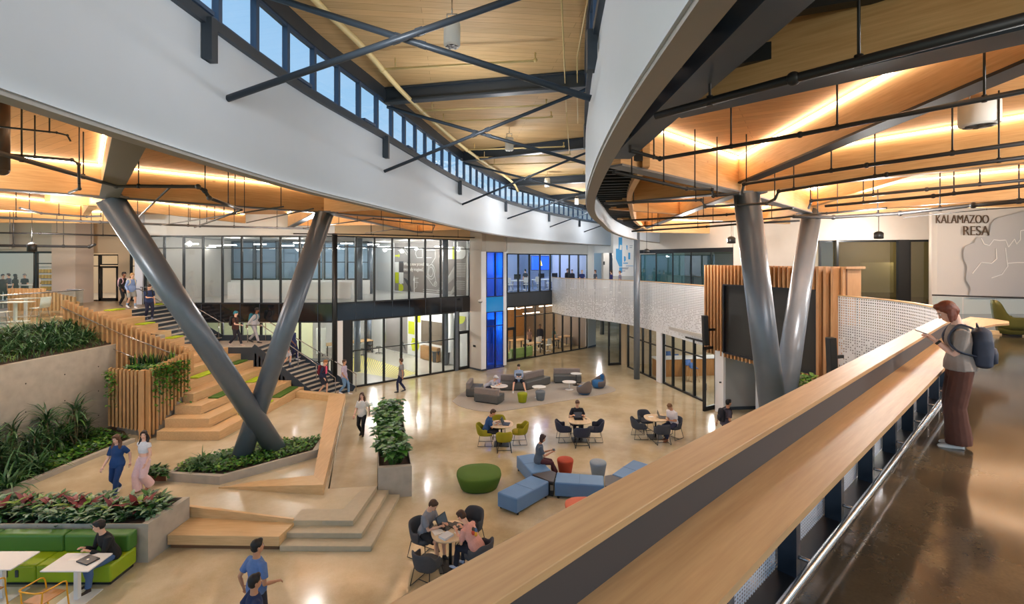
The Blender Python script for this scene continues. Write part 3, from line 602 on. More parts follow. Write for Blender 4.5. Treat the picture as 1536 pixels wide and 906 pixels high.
# ---- white fascias with ledge, sill, clerestory
def fascia(path, side, nm):
    a = MB()
    P = path
    a.strip(P, 7.9, 9.02, .14 * side)
    P2 = offs(P, .05 * side); a.strip(P2, 9.02, 9.6, .09 * side)
    a.build(nm, fasciaM)
lft = cut(CL, -2, 41); rgt = cut(CR, -2, 37)
def seg(a): return struct(a)
m = MB(); m.strip(lft, 7.9, 9.02, .14); m.strip(offs(lft, .05), 9.0, 9.48, .09); struct(m.build('wall_atrium_left', fasciaM))
m = MB(); m.strip(rgt, 7.9, 9.02, -.14); m.strip(offs(rgt, -.05), 9.0, 9.48, -.09); struct(m.build('wall_atrium_right', fasciaM))
for P, sd_, nm in ((lft, 1, 'left'), (rgt, -1, 'right')):
    m = MB(); m.strip(offs(P, .02 * sd_), 7.86, 7.9, .17 * sd_); struct(m.build('trim_%s' % nm, soffitM))
    m = MB(); m.strip(offs(P, -.02 * sd_), 9.46, 9.58, .2 * sd_); struct(m.build('trim_%s' % ('1' if sd_ > 0 else '2'), steelM))
    m = MB(); m.strip(offs(P, -.02 * sd_), 10.36, 10.62, .16 * sd_); struct(m.build('trim_%s' % ('3' if sd_ > 0 else '4'), steelM))
blueSteel = mat('window_blue', rgb(64, 86, 116), .4, .1)
wn = 0
def windows_along(P, sd_, step):
    global wn
    Q = resample(P, step); Qo = [p for p in offs(Q, .05 * sd_)]
    for i in range(len(Qo) - 1):
        a, b = Qo[i], Qo[i + 1]; d = (b - a).normalized()
        wn += 1; m = MB(); m.box((a.x, a.y, 9.97), (.09, .07, .8), math.atan2(d.y, d.x) + PI / 2)
        m.bar((a.x, a.y, 9.6), (b.x, b.y, 9.6), .07, .05); m.bar((a.x, a.y, 10.34), (b.x, b.y, 10.34), .07, .05)
        if i % 3 == 1: m.bar((a + d * .15 + Vector((0, 0, 9.63)))[:], (b - d * .15 + Vector((0, 0, 9.63)))[:], .14, .05)
        w = struct(m.build('window_%d' % wn, blueSteel)); g = MB(); g.wall(a + d * .04, b - d * .04, 9.62, 10.33, .012)
        g.build('pane', clearG, w, world=True)
windows_along(cut(CL, 1.5, 38), 1, .8)
windows_along(cut(CR, 1.5, 36), -1, .8)
# ---- roofs
m = MB(); n = min(len(lft), len(rgt)); A = resample(offs(lft, .2), .9); B = resample(offs(rgt, -.2), .9); n = min(len(A), len(B)); A = resample(A, (len(A) - 1) * .9 / (n - 1)); B = resample(B, (len(B) - 1) * .9 / (n - 1))
n = min(len(A), len(B))
m.rings([[(A[i].x, A[i].y, 10.62), (B[i].x, B[i].y, 10.62), (B[i].x, B[i].y, 10.9), (A[i].x, A[i].y, 10.9)] for i in range(n)], 0, True, False)
struct(m.build('ceiling', deckHi))
lo = offs(lft, .14); ro = offs(rgt, -.14)
m = MB(); m.rings([[(p.x, p.y, ZD), (-32, p.y + 2.5, ZD), (-32, p.y + 2.5, 9.35), (p.x, p.y, 9.35)] for p in lo if p.y < 36], 0, True, False); struct(m.build('ceiling', deckW))
m = MB(); m.rings([[(p.x, p.y, ZD), (36, p.y * .95 - 2 + .06 * p.y, ZD), (36, p.y * .95 - 2 + .06 * p.y, 9.35), (p.x, p.y, 9.35)] for p in ro], 0, True, False); struct(m.build('ceiling', deckW))
# ---- high roof steel beams and crossed rods (one truss per node line)
TR = [(-3.55, 6.1, .98, 5.95), (-2.87, 11.0, 1.55, 10.0), (-1.75, 17.4, 2.7, 15.2), (-.2, 23.3, 4.6, 21.6), (2.3, 29.0, 6.6, 26.5), (5.1, 34.0, 9.3, 31.5)]
names = ['the truss nearest the balcony walkway', 'the second truss, running to the near ceiling fan', 'the third truss of the high roof', 'the fourth truss of the high roof', 'the fifth truss, far down', 'the farthest truss of all']
for k, (x0, y0, x1, y1) in enumerate(TR):
    mid = Vector(((x0 + x1) / 2, (y0 + y1) / 2, 8.5)); t = thing('roof_truss', 'steel roof beam with crossed rods, ' + names[k], 'roof truss', mid, 0, 'roof trusses spanning the clerestory')
    a, b = Vector((x0, y0, 0)), Vector((x1, y1, 0)); d = (b - a).normalized()
    mb = MB(); aa, bb = a + Vector((0, 0, 10.44)), b + Vector((0, 0, 10.44)); mb.bar(aa, bb, .06, .3); mb.bar(aa + V(0, 0, .15), bb + V(0, 0, .15), .2, .04); mb.bar(aa - V(0, 0, .15), bb - V(0, 0, .15), .2, .04)
    mb.build('beam', steelM, t, world=True)
    zl, zh = 8.72, 10.22
    p1, q1 = a + V(0, 0, zl), b + V(0, 0, zh); p2, q2 = a + V(0, 0, zh), b + V(0, 0, zl)
    r = .043 if k == 0 else .037
    sh_ = Vector((d.y, -d.x, 0)) * .07
    for (p, q, sg) in ((p1, q1, 1), (p2, q2, -1)):
        mb = MB(); mb.tube([p + sh_ * sg, q + sh_ * sg], r, 12)
        c = (p + q) / 2; u = (q - p).normalized()
        for s_ in (-1, 1): mb.bar(c + u * .16 * s_ + sh_ * sg - u * .05, c + u * .16 * s_ + sh_ * sg + u * .05, .075, .075)
        mb.build('brace_rod', steelM, t, world=True)
    for p in (min(CL, key=lambda q: abs(q.y - a.y + .32)), b):
        mb = MB(); mb.box((p.x + (.02 if p is not b else 0), p.y, 9.28), (.12, .12, .5)); mb.build('hanger_post', steelM, t, world=True)
for k, (x, y, z) in enumerate(((-2.55, 13.9, 0), (-.7, 20.3, 0), (1.2, 26.3, 0), (3.8, 31.6, 0))):
    pass
# round white destratification fans under both roofs
def fan(loc, r, h, label, group=None, hang=.5):
    t = thing('ceiling_fan', label, 'ceiling fan', loc, 0, group)
    m = MB(); m.lathe([(r * .93, 0), (r, .02), (r, h * .9), (r * .9, h), (r * .5, h + .01)], seg=24); m.lathe([(r * .9, -.0), (r * .82, -.015), (r * .3, .02)], seg=24, cap=False); fh = m.build('fan_housing', whiteM, t)
    m = MB(); m.lathe([(r * .8, -.005), (.01, -.004)], seg=20)
    for a in range(6): m.bar((0, 0, -.012), (r * .8 * math.cos(a * PI / 3), r * .8 * math.sin(a * PI / 3), -.012), r * .25, .006)
    m.build('fan_grille', darkSp, fh)
    m = MB(); m.tube([(r * .6, 0, h), (r * .6, 0, h + .12), (-r * .6, 0, h + .12), (-r * .6, 0, h)], .012, 6); m.tube([(0, 0, h + .12), (0, 0, h + hang)], .01, 6); m.build('bracket', chromeM, t)
fan(G(678, 69, 9.92), .125, .36, 'largest white cylindrical fan under the pale high roof, nearest', 'fans under the high roof', .34)
fan(AT(764, 14.2, 9.95), .125, .36, 'second white cylindrical fan under the pale high roof', 'fans under the high roof', .31)
fan(AT(821, 21.2, 9.95), .125, .36, 'third white cylindrical fan under the pale high roof', 'fans under the high roof', .31)
fan(AT(865, 28, 9.95), .125, .36, 'smallest, farthest white cylindrical fan under the high roof', 'fans under the high roof', .31)
fan(AT(1469, 7.0, 8.66), .235, .36, 'white cylindrical fan under the warm lit timber deck at right', None, .4)
# cream sprinkler pipes under the high roof
sp = catmull([(-2.85, 4.6, 10.3), (-2.72, 6.67, 10.3), (-2.5, 8.26, 10.3), (-2.28, 10.8, 10.3), (-1.47, 15.7, 10.3), (-.09, 21.6, 10.3), (.3, 23.0, 10.0)], 5)
t = thing('sprinkler_main', 'thick cream sprinkler pipe following the clerestory windows', 'pipe', (-2.2, 11, 10.1))
m = MB(); m.tube(sp, .05, 10); m.build('pipe', yellowPipe, t, world=True)
for y_ in (9.0, 11.6, 12.9, 15.3, 17.4, 18.6, 20.9):
    p = min(sp, key=lambda q: abs(q.y - y_)); L = 2.5 + .04 * y_
    m = MB(); m.tube([p, p + V(L, -.35, .02), p + V(L, -.35, .16)], .022, 8); m.ell(p + V(L, -.35, .03), (.04,) * 3, 6); m.ell(p, (.065,) * 3, 8); m.tube([p + V(.25, -.03, 0), p + V(.25, -.03, .2)], .012, 6)
    m.build('branch_pipe', yellowPipe, t, world=True)
for i, (a, b) in enumerate((((1.0, 5.2, 10.5), (1.2, 8.9, 10.45)), ((.62, 6.2, 10.4), (1.35, 12.0, 10.4)))):
    m = MB(); m.tube([V(*a), V(*b)], .013, 6); m.tube([V(*b), V(b[0] + .5, b[1] + 3.6, b[2] - .2)], .011, 6); tag(m.build('conduit', yellowPipe), ('thin cream conduit strung below the pale roof boards, ' + ('nearer the white fascia' if i == 0 else 'farther from the white fascia')), 'conduit')
# steel ring girder and outriggers behind the right fascia
m = MB(); g = offs([p for p in CR if p.y < 7.2], -.80); g = [V(1.66 + .0 * k, y, 0) for k, y in enumerate((.5, 2.0, 3.4, 5.0, 6.6, 7.6))]
t = thing('ring_girder', 'wide dark steel girder close behind the right white fascia overhead', 'girder', (1.66, 4, 8.25))
mb = MB(); mb.bar((1.66, .5, 8.27), (1.66, 7.4, 8.27), .3, .03); mb.bar((1.66, .5, 8.52), (1.66, 7.4, 8.52), .03, .5); mb.bar((1.66, .5, 8.78), (1.66, 7.4, 8.78), .3, .03); mb.build('girder', steelM, t, world=True)
for y_ in (2.4, 3.1, 3.9, 4.6, 5.3, 6.0, 6.7, 7.4):
    p = min(CR, key=lambda q: abs(q.y - y_)); mb = MB(); mb.bar((p.x + .16, y_ + .2, 8.62), (1.62, y_, 8.62), .09, .14); mb.bar((p.x + .16, y_ - .2, 8.1), (1.62, y_, 8.7), .05, .05)
    mb.build('outrigger', steelM, t, world=True)
t = thing('outrigger_fins', 'row of dark steel fins fanning out behind the far curve of fascia', 'steel fins', (3.2, 15, 8.3))
Q = resample(cut(CR, 8, 27.5), .42); Qo = offs(Q, -.16); Q2 = offs(Q, -.95)
for i in range(len(Q)):
    mb = MB(); mb.bar(Qo[i] + V(0, 0, 8.48), Q2[i] + V(0, 0, 8.48), .06, .16); mb.build('fin', blackM, t, world=True)
mb = MB(); mb.strip(offs(Q, -.95), 8.3, 9.08, -.12); mb.build('rim_beam', glulam, t, world=True)
# ================================================================== timber beams, steel columns, pipes
def beam(p, q, label, z0=ZB, z1=ZD, w=.22, led=0, flange=None, group=None):
    p, q = Vector((p[0], p[1], 0)), Vector((q[0], q[1], 0)); d = (q - p).normalized(); n = Vector((-d.y, d.x, 0)); mid = (p + q) / 2 + V(0, 0, z0)
    t = thing('timber_beam', label, 'timber beam', mid, 0, group)
    m = MB(); m.wall(p, q, z0, z1 - .005, w); m.build('glulam', glulam, t, world=True)
    if flange:
        m = MB(); m.wall(p, q, z0 - .035, z0, w * 1.25); m.build('steel_flange', flange, t, world=True)
    if led:
        for s in ((1, -1) if led == 2 else (led,)):
            a, b = p + n * s * (w / 2 + .04), q + n * s * (w / 2 + .04)
            m = MB(); m.wall(a + d * .15, b - d * .15, z1 - .075, z1 - .045, .03); m.build('light_strip', ledM, t, world=True)
    return t
flG = mat('flange_grey', rgb(110, 112, 116), .45, .3)
T = 'long warm timber beam '
LB_ = [((-14.6, 7.6), (-10.1, 12.1), 1, 'at far left, running in from outside the picture to the left strut'), ((-10.1, 12.1), (-6.2, 16.0), -1, 'across the tops of the two left struts'), ((-6.2, 16.0), (-2.3, 19.9), -1, 'from the left V column to the curved white wall'),
       ((-10.0, 12.0), (-3.7, 4.9), 1, 'coming out towards the curved fascia above the left strut')]
beam((-14.6, 7.6), (-10.1, 12.1), T + 'at far left ending over the tallest left strut', led=-1, flange=flG)
beam((-10.1, 12.1), (-6.2, 16.0), T + 'resting on both struts of the left V column', led=-1, flange=flG)
beam((-6.2, 16.0), (-2.6, 19.6), T + 'from the right strut of the left V column to the white fascia', led=-1, flange=flG)
beam((-10.0, 12.0), (-4.0, 5.2), T + 'seen end-on with a bright strip, top left under the fascia', led=-1, flange=mat('olive_flange', rgb(104, 100, 84), .5), w=.3)
beam((-6.2, 16.0), (-2.6, 14.4), 'short timber beam tucked under the white fascia above the left V column', led=0)
beam((-19.5, 10.5), (-18.1, 20.5), T + 'lit along its top at the far left edge', z0=8.55, led=-1)
beam((-10.1, 12.1), (-18.1, 20.5), T + 'behind the tall left strut running back to the left wall', z0=8.6, led=2)
beam((-14.9, 15.5), (-13.6, 24.5), T + 'glowing behind the left strut above the glass wall', z0=8.6, led=-1)
beam((-27, 22.6), (-18.6, 23.4), T + 'farthest back on the left above the classroom', z0=8.5, led=-1)
beam((-6.2, 16.0), (-11.2, 24.4), T + 'running back left from the right strut to the glass wall', led=2, z0=8.4, flange=flG)
beam((-6.2, 16.0), (-5.2, 27.4), T + 'running back right from the right strut to the glass wall', led=-1, z0=8.3, flange=flG)
beam((-11, 24.2), (-1.6, 23.6), 'timber beam parallel to the upper glass wall behind the left V column', led=-1, z0=8.45)
beam((-5.3, 27.0), (-.9, 24.6), 'short timber beam in the corner where glass wall meets white pier', led=-1, z0=8.35)
# right hand side
beam((1.72, 8.05), (5.5, 11.5), T + 'from the right fascia to the larger right strut', led=-1, flange=flG)
beam((5.3, 11.1), (4.55, 2.6), T + 'with bright strip running overhead from the larger right strut', z0=8.5, led=-1, flange=darkPipe)
beam((5.5, 11.5), (11.2, 4.4), T + 'lit along its top behind the round fan at right', led=-1)
beam((5.5, 11.5), (10.06, 16.3), T + 'joining the tops of the two right struts', flange=flG, led=-1)
beam((10.06, 16.3), (8.4, 9.4), T + 'short lit span in front of the farther right strut', z0=8.5, led=2)
beam((10.06, 16.3), (17.4, 7.2), T + 'lit along its top towards the lettered wall', led=-1)
beam((1.75, 5.2), (8.6, -1.6), T + 'darkest and nearest, crossing the top right corner', flange=steelM, w=.26)
beam((3.6, 3.35), (4.7, 2.2), 'short timber cross beam with steel edge at the top right', z0=8.6, flange=steelM)
beam((5.5, 11.5), (7.0, 27.2), T + 'from the larger right strut back to the slim dark column', z0=8.35, led=1, flange=flG)
beam((5.5, 11.5), (2.75, 13.9), 'short timber beam from the larger right strut to the curved fascia', z0=8.35, flange=flG)
beam((3.2, 15.6), (5.9, 17.2), 'short timber beam close behind the fins, nearer one', z0=8.35, led=2)
beam((4.3, 19.4), (6.4, 20.6), 'short timber beam close behind the fins, farther one', z0=8.35, led=1)
beam((6.3, 19.6), (12.8, 22.4), T + 'far behind the right struts above the teal glass room', z0=8.4, led=-1)
beam((6.4, 15), (9.8, 16.3), 'middle timber beam seen between the right struts', z0=8.5, led=-1)
beam((10.06, 16.3), (12.0, 24.5), T + 'from the farther right strut back to the white wall', z0=8.4, led=1)
beam((7.0, 27.2), (14.0, 29.2), T + 'at the far back above the teal glass room', z0=8.3, led=-1)
beam((10.06, 16.3), (20, 14.6), T + 'over the lettered wall at the right edge', z0=8.4, led=-1)
t = thing('steel_bracket', 'black steel bracket bolted across the near timber beam top right', 'bracket', (3.2, 4.1, 8.7))
m = MB(); m.bar((1.7, 4.3, 8.86), (4.2, 3.3, 8.86), .12, .2); m.bar((1.7, 4.75, 8.62), (4.0, 3.75, 8.62), .1, .16); m.build('bracket_arm', blackM, t, world=True)
# columns -------------------------------------------------------------
def strut(p, q, r, label, cap=True, group=None):
    p, q = Vector(p), Vector(q); t = thing('sloping_column', label, 'column', p, 0, group)
    m = MB(); m.tube([p, q], r, 32); m.build('column_shaft', columnM, t, world=True)
    if cap:
        m = MB(); m.box((q.x, q.y, q.z + .02), (.75, .5, .05)); m.build('cap_plate', flG, t, world=True)
    return t
strut((-7.55, 15.65, .45), (-10.12, 12.15, 8.28), .30, 'tallest sloping grey steel column, leaning left over the bleachers')
strut((-8.45, 15.0, .45), (-6.2, 16.0, 8.28), .29, 'sloping grey steel column leaning right, crossing the left one low down')
strut((6.35, 11.3, 1.2), (5.55, 11.45, 8.28), .29, 'dark sloping column in front of the big black screen, left of the pair')
strut((6.2, 11.6, 1.2), (10.1, 16.3, 8.28), .29, 'bright sloping column in front of the big black screen, right of the pair')
m = MB(); m.tube([(7.07, 27.4, 0), (7.07, 27.4, 8.32)], .17, 20); t = tag(m.build('column', columnM), 'slim vertical dark steel column in front of the perforated balcony', 'column')
# planter that carries the right pair
m = MB(); m.lathe([(1.2, 0), (1.2, .9), (1.1, .9), (1.1, .8)], (6.28, 11.45, 0), 24); m.build('x', concM).name = 'round_planter'; tag(bpy.data.objects['round_planter'], 'low round concrete planter at the foot of the right columns', 'planter')
# pipes ---------------------------------------------------------------
def pipe(label, pts, r, m=pipeM, hang=1.6, fit=True, group=None, rise=None):
    """pts in plan (pixel px,py at height z); hanger rods run up to the deck"""
    r *= .66; P = [G(*p) for p in pts]; t = thing('sprinkler_pipe', label, 'pipe', P[0], 0, group)
    mb = MB(); mb.tube(P, r, 10)
    for p in P[1:-1]: mb.ell(p, (r * 1.5,) * 3, 8)
    mb.build('pipe', m, t, world=True)
    if hang:
        acc = hang * .5
        for a, b in zip(P[:-1], P[1:]):
            L = (b - a).length; d = acc
            while d < L:
                q = a.lerp(b, d / L); hb = MB(); hb.tube([q, (q.x, q.y, 9.08)], .009 + r * .08, 5); hb.tube([q - V(0, 0, r * 1.15), q + V(0, 0, r * 1.3)], r * .8, 8); hb.build('hanger_rod', darkPipe, t, world=True); d += hang
            acc = d - L
    return t
E = 'grey ceiling pipe '
pipe('thickest grey pipe, slanting down from the left edge to an elbow behind the strut', [(-30, 221, 8.25), (174, 279, 8.25), (297, 280, 8.25), (307, 286, 8.22), (314, 297, 8.05), (362, 315, 8.05)], .058)
pipe(E + 'bending back left below the thick elbow', [(362, 315, 8.02), (292, 341, 8.02)], .045)
pipe(E + 'on the left, upper of two near the strip-lit beam end', [(-20, 229, 8.4), (108, 240, 8.4), (118, 246, 8.35), (119, 283, 8.35 - .35), (104, 289, 8.0)], .035, hang=1.1)
pipe('thin dark conduit looping down at the top left corner', [(-20, 188, 8.6), (85, 199, 8.6), (101, 203, 8.58), (106, 212, 8.5)], .02, darkPipe, 1.3)
pipe('slanting light pipe running from hanger to lower pipe left of centre', [(258, 278, 8.3), (200, 333, 8.02)], .035, hang=0)
pipe(E + 'longest one, level across the left above the glass wall', [(-30, 325, 8.1), (150, 333, 8.1), (300, 339, 8.1), (470, 343, 8.1)], .065)
pipe(E + 'below the far-left lit beam, next to the tall strut', [(30, 312, 8.3), (62, 320, 8.3), (130, 325, 8.3), (152, 324, 8.3)], .05)
pipe('black pipe hung low across the far left above the classroom windows', [(-20, 368, 7.35), (134, 370, 7.35), (142, 367, 7.4)], .09, darkPipe)
pipe('thinner black pipe above the low black one at far left', [(-20, 349, 7.9), (60, 350, 7.9), (190, 354, 7.9)], .06, darkPipe)
pipe(E + 'under the timber beam between the two left struts', [(240, 338, 8.05), (425, 310, 8.05)], .03, hang=2.2)
pipe(E + 'slanting right under the far timber beams beside the left V', [(370, 334, 8.05), (470, 313, 8.05)], .03, hang=0)
pipe('grey pipe right of the left V column, below the timber', [(452, 343, 8.1), (560, 328, 8.1), (652, 338, 8.1)], .035)
pipe('second grey pipe right of the left V column, lower and farther', [(548, 350, 8.0), (590, 344, 8.0), (648, 349, 8.0), (652, 338, 8.1)], .03)
pipe('dark pipe along the top of the upper glass wall to the pier', [(440, 350.5, 8.05), (560, 352, 8.05), (650, 354.5, 8.05), (712, 356.6, 8.05)], .05, darkPipe, 2.5)
# right hand pipes
pipe('thick dark pipe crossing the whole top right corner', [(984, 174, 8.1), (1190, 118, 8.1), (1560, 22, 8.1)], .055, darkPipe, 1.1)
pipe('thin dark pipe from the fascia to the top right, lower companion', [(945, 226, 8.2), (990, 238, 8.2), (1200, 202, 8.2), (1560, 132, 8.2)], .04, darkPipe, 1.2)
pipe('dark pipe dropping from the fascia near the girder end', [(945, 180, 8.5), (945, 226, 8.2)], .03, darkPipe, 0)
pipe('black pipe along the near timber at right, above the fan', [(1112, 291, 8.05), (1116, 276, 8.15), (1300, 248, 8.15), (1560, 211, 8.15)], .045, darkPipe, 1.5)
pipe('second black pipe at right, just below the lit beam', [(1163, 298, 8.0), (1168, 287, 8.1), (1330, 262, 8.1), (1560, 233, 8.1)], .045, darkPipe, 1.5)
pipe('third black pipe at right, over the second strut', [(1213, 312, 8.0), (1217, 301, 8.05), (1390, 284, 8.05), (1560, 268, 8.05)], .045, pipeM, 1.6)
pipe('fourth dark pipe at right, hung at the level of the strut top', [(1238, 309, 8.0), (1400, 294, 8.0), (1560, 276, 8.0)], .05, darkPipe, 1.6)
pipe('thick black pipe hanging lowest on the right above the letters', [(1190, 325, 7.9), (1250, 326, 7.9), (1350, 320, 7.9), (1460, 308, 7.9), (1560, 299, 7.9)], .07, darkPipe, 1.5)
pipe('thin wire-like conduit crossing in front of the metal letters', [(1355, 326.5, 7.75), (1480, 314, 7.75), (1560, 309, 7.75)], .015, darkPipe, 0)
pipe('grey pipe from the fascia behind the fins to the larger strut', [(920, 258, 8.0), (1030, 283, 8.0), (1068, 284, 8.0), (1070, 294, 7.95), (1110, 290, 7.95)], .04, darkPipe, 1.0)
pipe('grey pipe below the short fascia beam, middle of three', [(906, 305, 8.1), (1052, 300, 8.1), (1058, 310, 8.0), (1150, 305, 8.0), (1163, 298, 8.0)], .045, pipeM, 1.4)
pipe('dark pipe low behind the larger right strut', [(935, 331, 8.0), (1090, 322, 8.0), (1190, 312, 8.0)], .045, darkPipe, 1.7)
pipe('lowest dark pipe running from the slim column to the white wall', [(948, 347, 7.9), (1060, 340, 7.9), (1110, 336, 7.9), (1200, 331, 7.9)], .05, darkPipe, 2.)
pipe('thin dark pipe above the teal glass room', [(950, 340, 8.0), (1120, 331, 8.0), (1240, 320, 8.0), (1330, 312, 8.0)], .04, darkPipe, 2.)
# pendant loudspeakers
def pendant(loc, label, r=.16, h=.32, rod=1.0, m=blackM):
    t = thing('pendant_speaker', label, 'speaker', loc, 0); a = MB(); a.lathe([(r * .8, 0), (r, .02), (r, h * .8), (r * .6, h), (.03, h + .02)], seg=20); a.build('speaker_body', m, t)
    a = MB(); a.tube([(0, 0, h), (0, 0, h + rod)], .012, 6); a.build('cable', darkPipe, t)
pendant(AT(48, 20, 7.07), 'black cylindrical speaker hanging at far left over the terrace', .16, .36, 1.6)
pendant(AT(1318, 20, 7.6), 'black pendant speaker left of the metal letters', .17, .3, 1.1)
pendant(AT(970, 26, 7.1), 'small black pendant speaker just right of the slim column', .15, .22, 1.6)
pendant(AT(1097, 24, 7.55), 'black pendant speaker at the right end of the teal glass room', .2, .34, .8)
m = MB(); m.tube([AT(3, 7.2, 8.05), AT(3, 7.2, 9.1)], .09, 16); m.ell(AT(3, 7.2, 8.05), (.09, .09, .08), 12); tag(m.build('duct_stub', mat('brown_duct', rgb(84, 66, 54), .4)), 'short brown round duct hanging at the extreme left edge', 'duct')
# ================================================================== glass walls and rooms
FA, FB = V(-9.1, 24.9), V(-2.67, 30.1)          # glass wall 1, left and right ends (plan)
fd = (FB - FA).normalized(); fn = V(-fd.y, fd.x)   # fn points into the room
def bay(p, q, z0, z1, glassm=clearG, fr=.07, trans=(), frame=blackM, nm='window', dpt=.12):
    """one glazed bay: frame is the window, panes are its children"""
    global wn
    wn += 1; p, q = V(p[0], p[1], 0), V(q[0], q[1], 0); d = (q - p).normalized()
    m = MB(); m.wall(p - d * 0, p + d * fr, z0, z1, dpt); m.wall(q - d * fr * .15, q, z0, z1, dpt); m.wall(p, q, z0, z0 + fr, dpt * .96); m.wall(p, q, z1 - fr, z1, dpt * .96)
    for z in trans: m.wall(p, q, z - .025, z + .025, dpt * .9)
    w = struct(m.build('%s_%d' % (nm, wn), frame)); zs = [z0 + fr] + list(trans) + [z1 - fr]
    for a, b in zip(zs[:-1], zs[1:]):
        g = MB(); g.wall(p + d * fr, q, a, b, .012); g.build('pane', glassm, w, world=True)
    return w
def bays(p, q, n, z0, z1, **k):
    p, q = V(p[0], p[1]), V(q[0], q[1])
    for i in range(n): bay(p.lerp(q, i / n), p.lerp(q, (i + 1) / n), z0, z1, **k)
def wl(p, q, z0, z1, m=whiteM, t=.15, side=0, nm='wall_back'): return struct(MB().wall(V(p[0], p[1], 0), V(q[0], q[1], 0), z0, z1, t, side=side).build(nm, m))
# glass wall 1 (facing the atrium), two storeys
bays(FA, FB, 8, 4.46, 8.0, trans=(7.42,))
wl(FA, FB, 3.6, 4.46, spandM, .2, nm='trim_5')
for i in range(1, 8):
    p = FA.lerp(FB, i / 8); m = MB(); m.wall(V(p.x, p.y, 0) - V(fd.x, fd.y, 0) * .012, V(p.x, p.y, 0) + V(fd.x, fd.y, 0) * .012, 3.6, 4.46, .22); struct(m.build('trim_%d' % (10 + i), steelM))
LO = [0.095, .2, .345, .475, .60, .715, .82, .905]
wl(FA.lerp(FB, .045), FA.lerp(FB, .095), 0, 3.6, blackM, .14, nm='trim_6')
wl(FA.lerp(FB, .0), FA.lerp(FB, .04), 0, 3.6, whiteM, .3, nm='trim_7')
for a, b in zip([.097, .19, .315, .44, .555, .665, .77], [.19, .315, .44, .555, .665, .77, .87]): bay(FA.lerp(FB, a), FA.lerp(FB, b), 0, 3.6, trans=(1.95,), fr=.09)
wl(FA.lerp(FB, .872), FA.lerp(FB, .895), 0, 3.6, columnM, .25, nm='trim_8')
bay(FA.lerp(FB, .9), FA.lerp(FB, 1), 2.3, 3.6)
def door(p, q, z1, nm, glassm=clearG, fr=.11, z0=0., pull=True):
    p, q = V(p[0], p[1], 0), V(q[0], q[1], 0); d = (q - p).normalized(); n = V(-d.y, d.x, 0)
    m = MB(); m.wall(p, p + d * fr, z0, z1, .1); m.wall(q - d * fr, q, z0, z1, .1); m.wall(p, q, z1 - fr, z1, .1); m.wall(p, q, z0, z0 + fr * 1.6, .1)
    w = struct(m.build(nm, blackM)); g = MB(); g.wall(p + d * fr, q - d * fr, z0 + fr, z1 - fr, .014); g.build('pane', glassm, w, world=True)
    if pull:
        g = MB(); c = p + d * fr * .6; g.tube([c - n * .1 + V(0, 0, z0 + .95), c - n * .1 + V(0, 0, z0 + 1.25)], .015, 6); g.tube([c - n * .1 + V(0, 0, z0 + 1.0), c + V(0, 0, z0 + 1.0)], .012, 6); g.build('door_handle', chromeM, w, world=True)
    return w
door(FA.lerp(FB, .9), FA.lerp(FB, 1), 2.3, 'door_1')
m = MB(); m.tube([(FA.x, FA.y - .1, 0), (FA.x, FA.y - .1, 8.1)], .14, 4); struct(m.build('trim_9', blackM))
# frontal glass wall on the left
LFx = [-19.0, -18.0, -17.0, -16.0, -15.0, -14.0, -13.0, -12.0, -11.0, -10.0, -9.2]
for a, b in zip(LFx[:-1], LFx[1:]): bay((a, 25), (b, 25), 4.46, 8.0, trans=(7.35,))
wl((-19, 25), (-9.2, 25), 3.58, 4.46, spandM, .2, nm='trim_20')
for x in LFx[1:-1]: struct(MB().mm((x - .012, 24.88, 3.58), (x + .012, 25.0, 4.46)).build('trim_21', steelM))
for a, b in zip(LFx[3:-1], LFx[4:]): bay((a, 25), (b, 25), 0, 3.58, trans=(), fr=.08)
# wall above glazing up to the deck
wl((-19.2, 25.1), (-9.1, 25.1), 8.0, 9.1, whiteM, .2, nm='wall_left'); wl(FA, FB, 8.0, 9.1, mat('cream_wall', rgb(220, 196, 160), .7), .2, nm='wall_left')
wl((-19.4, 25.0), (-19.0, 25.0), 4.44, 9.1, mat('blue_white', rgb(205, 210, 222), .6), .3, nm='wall_left')
# room floors
rr = V(-.73, .683)                             # direction of the mural side wall, away from the glass wall
MA = V(-2.75, 30.15); MBp = MA + rr * 12.5
slab([(-19, 25.1), (-9.1, 25.1), (-2.7, 30.2), tuple(MBp), (-19.5, 40)], 4.0, 4.44, mat('room_floor', rgb(186, 186, 184), .3), 'floor')
slab([(-26, 25.1), (-9.1, 25.1), (-2.7, 30.2), tuple(MBp), (-26, 42)], -.02, .012, mat('workshop_floor', rgb(190, 186, 176), .22), 'floor')
slab([(-26, 25.2), (-9.1, 25.2), (-2.7, 30.3), tuple(MBp), (-26, 42)], 3.6, 3.66, whiteM, 'ceiling')
wl(tuple(MBp), (-20, 27.5 + 6), 0, 8.1, whiteM, nm='wall_back')
yel = mat('yellow_graphic', rgb(206, 214, 30), .5); grF = mat('mural_grey', rgb(140, 134, 130), .6); grD = mat('mural_dark', rgb(74, 76, 80), .6); mw = mat('mural_white', rgb(232, 232, 228), .6)
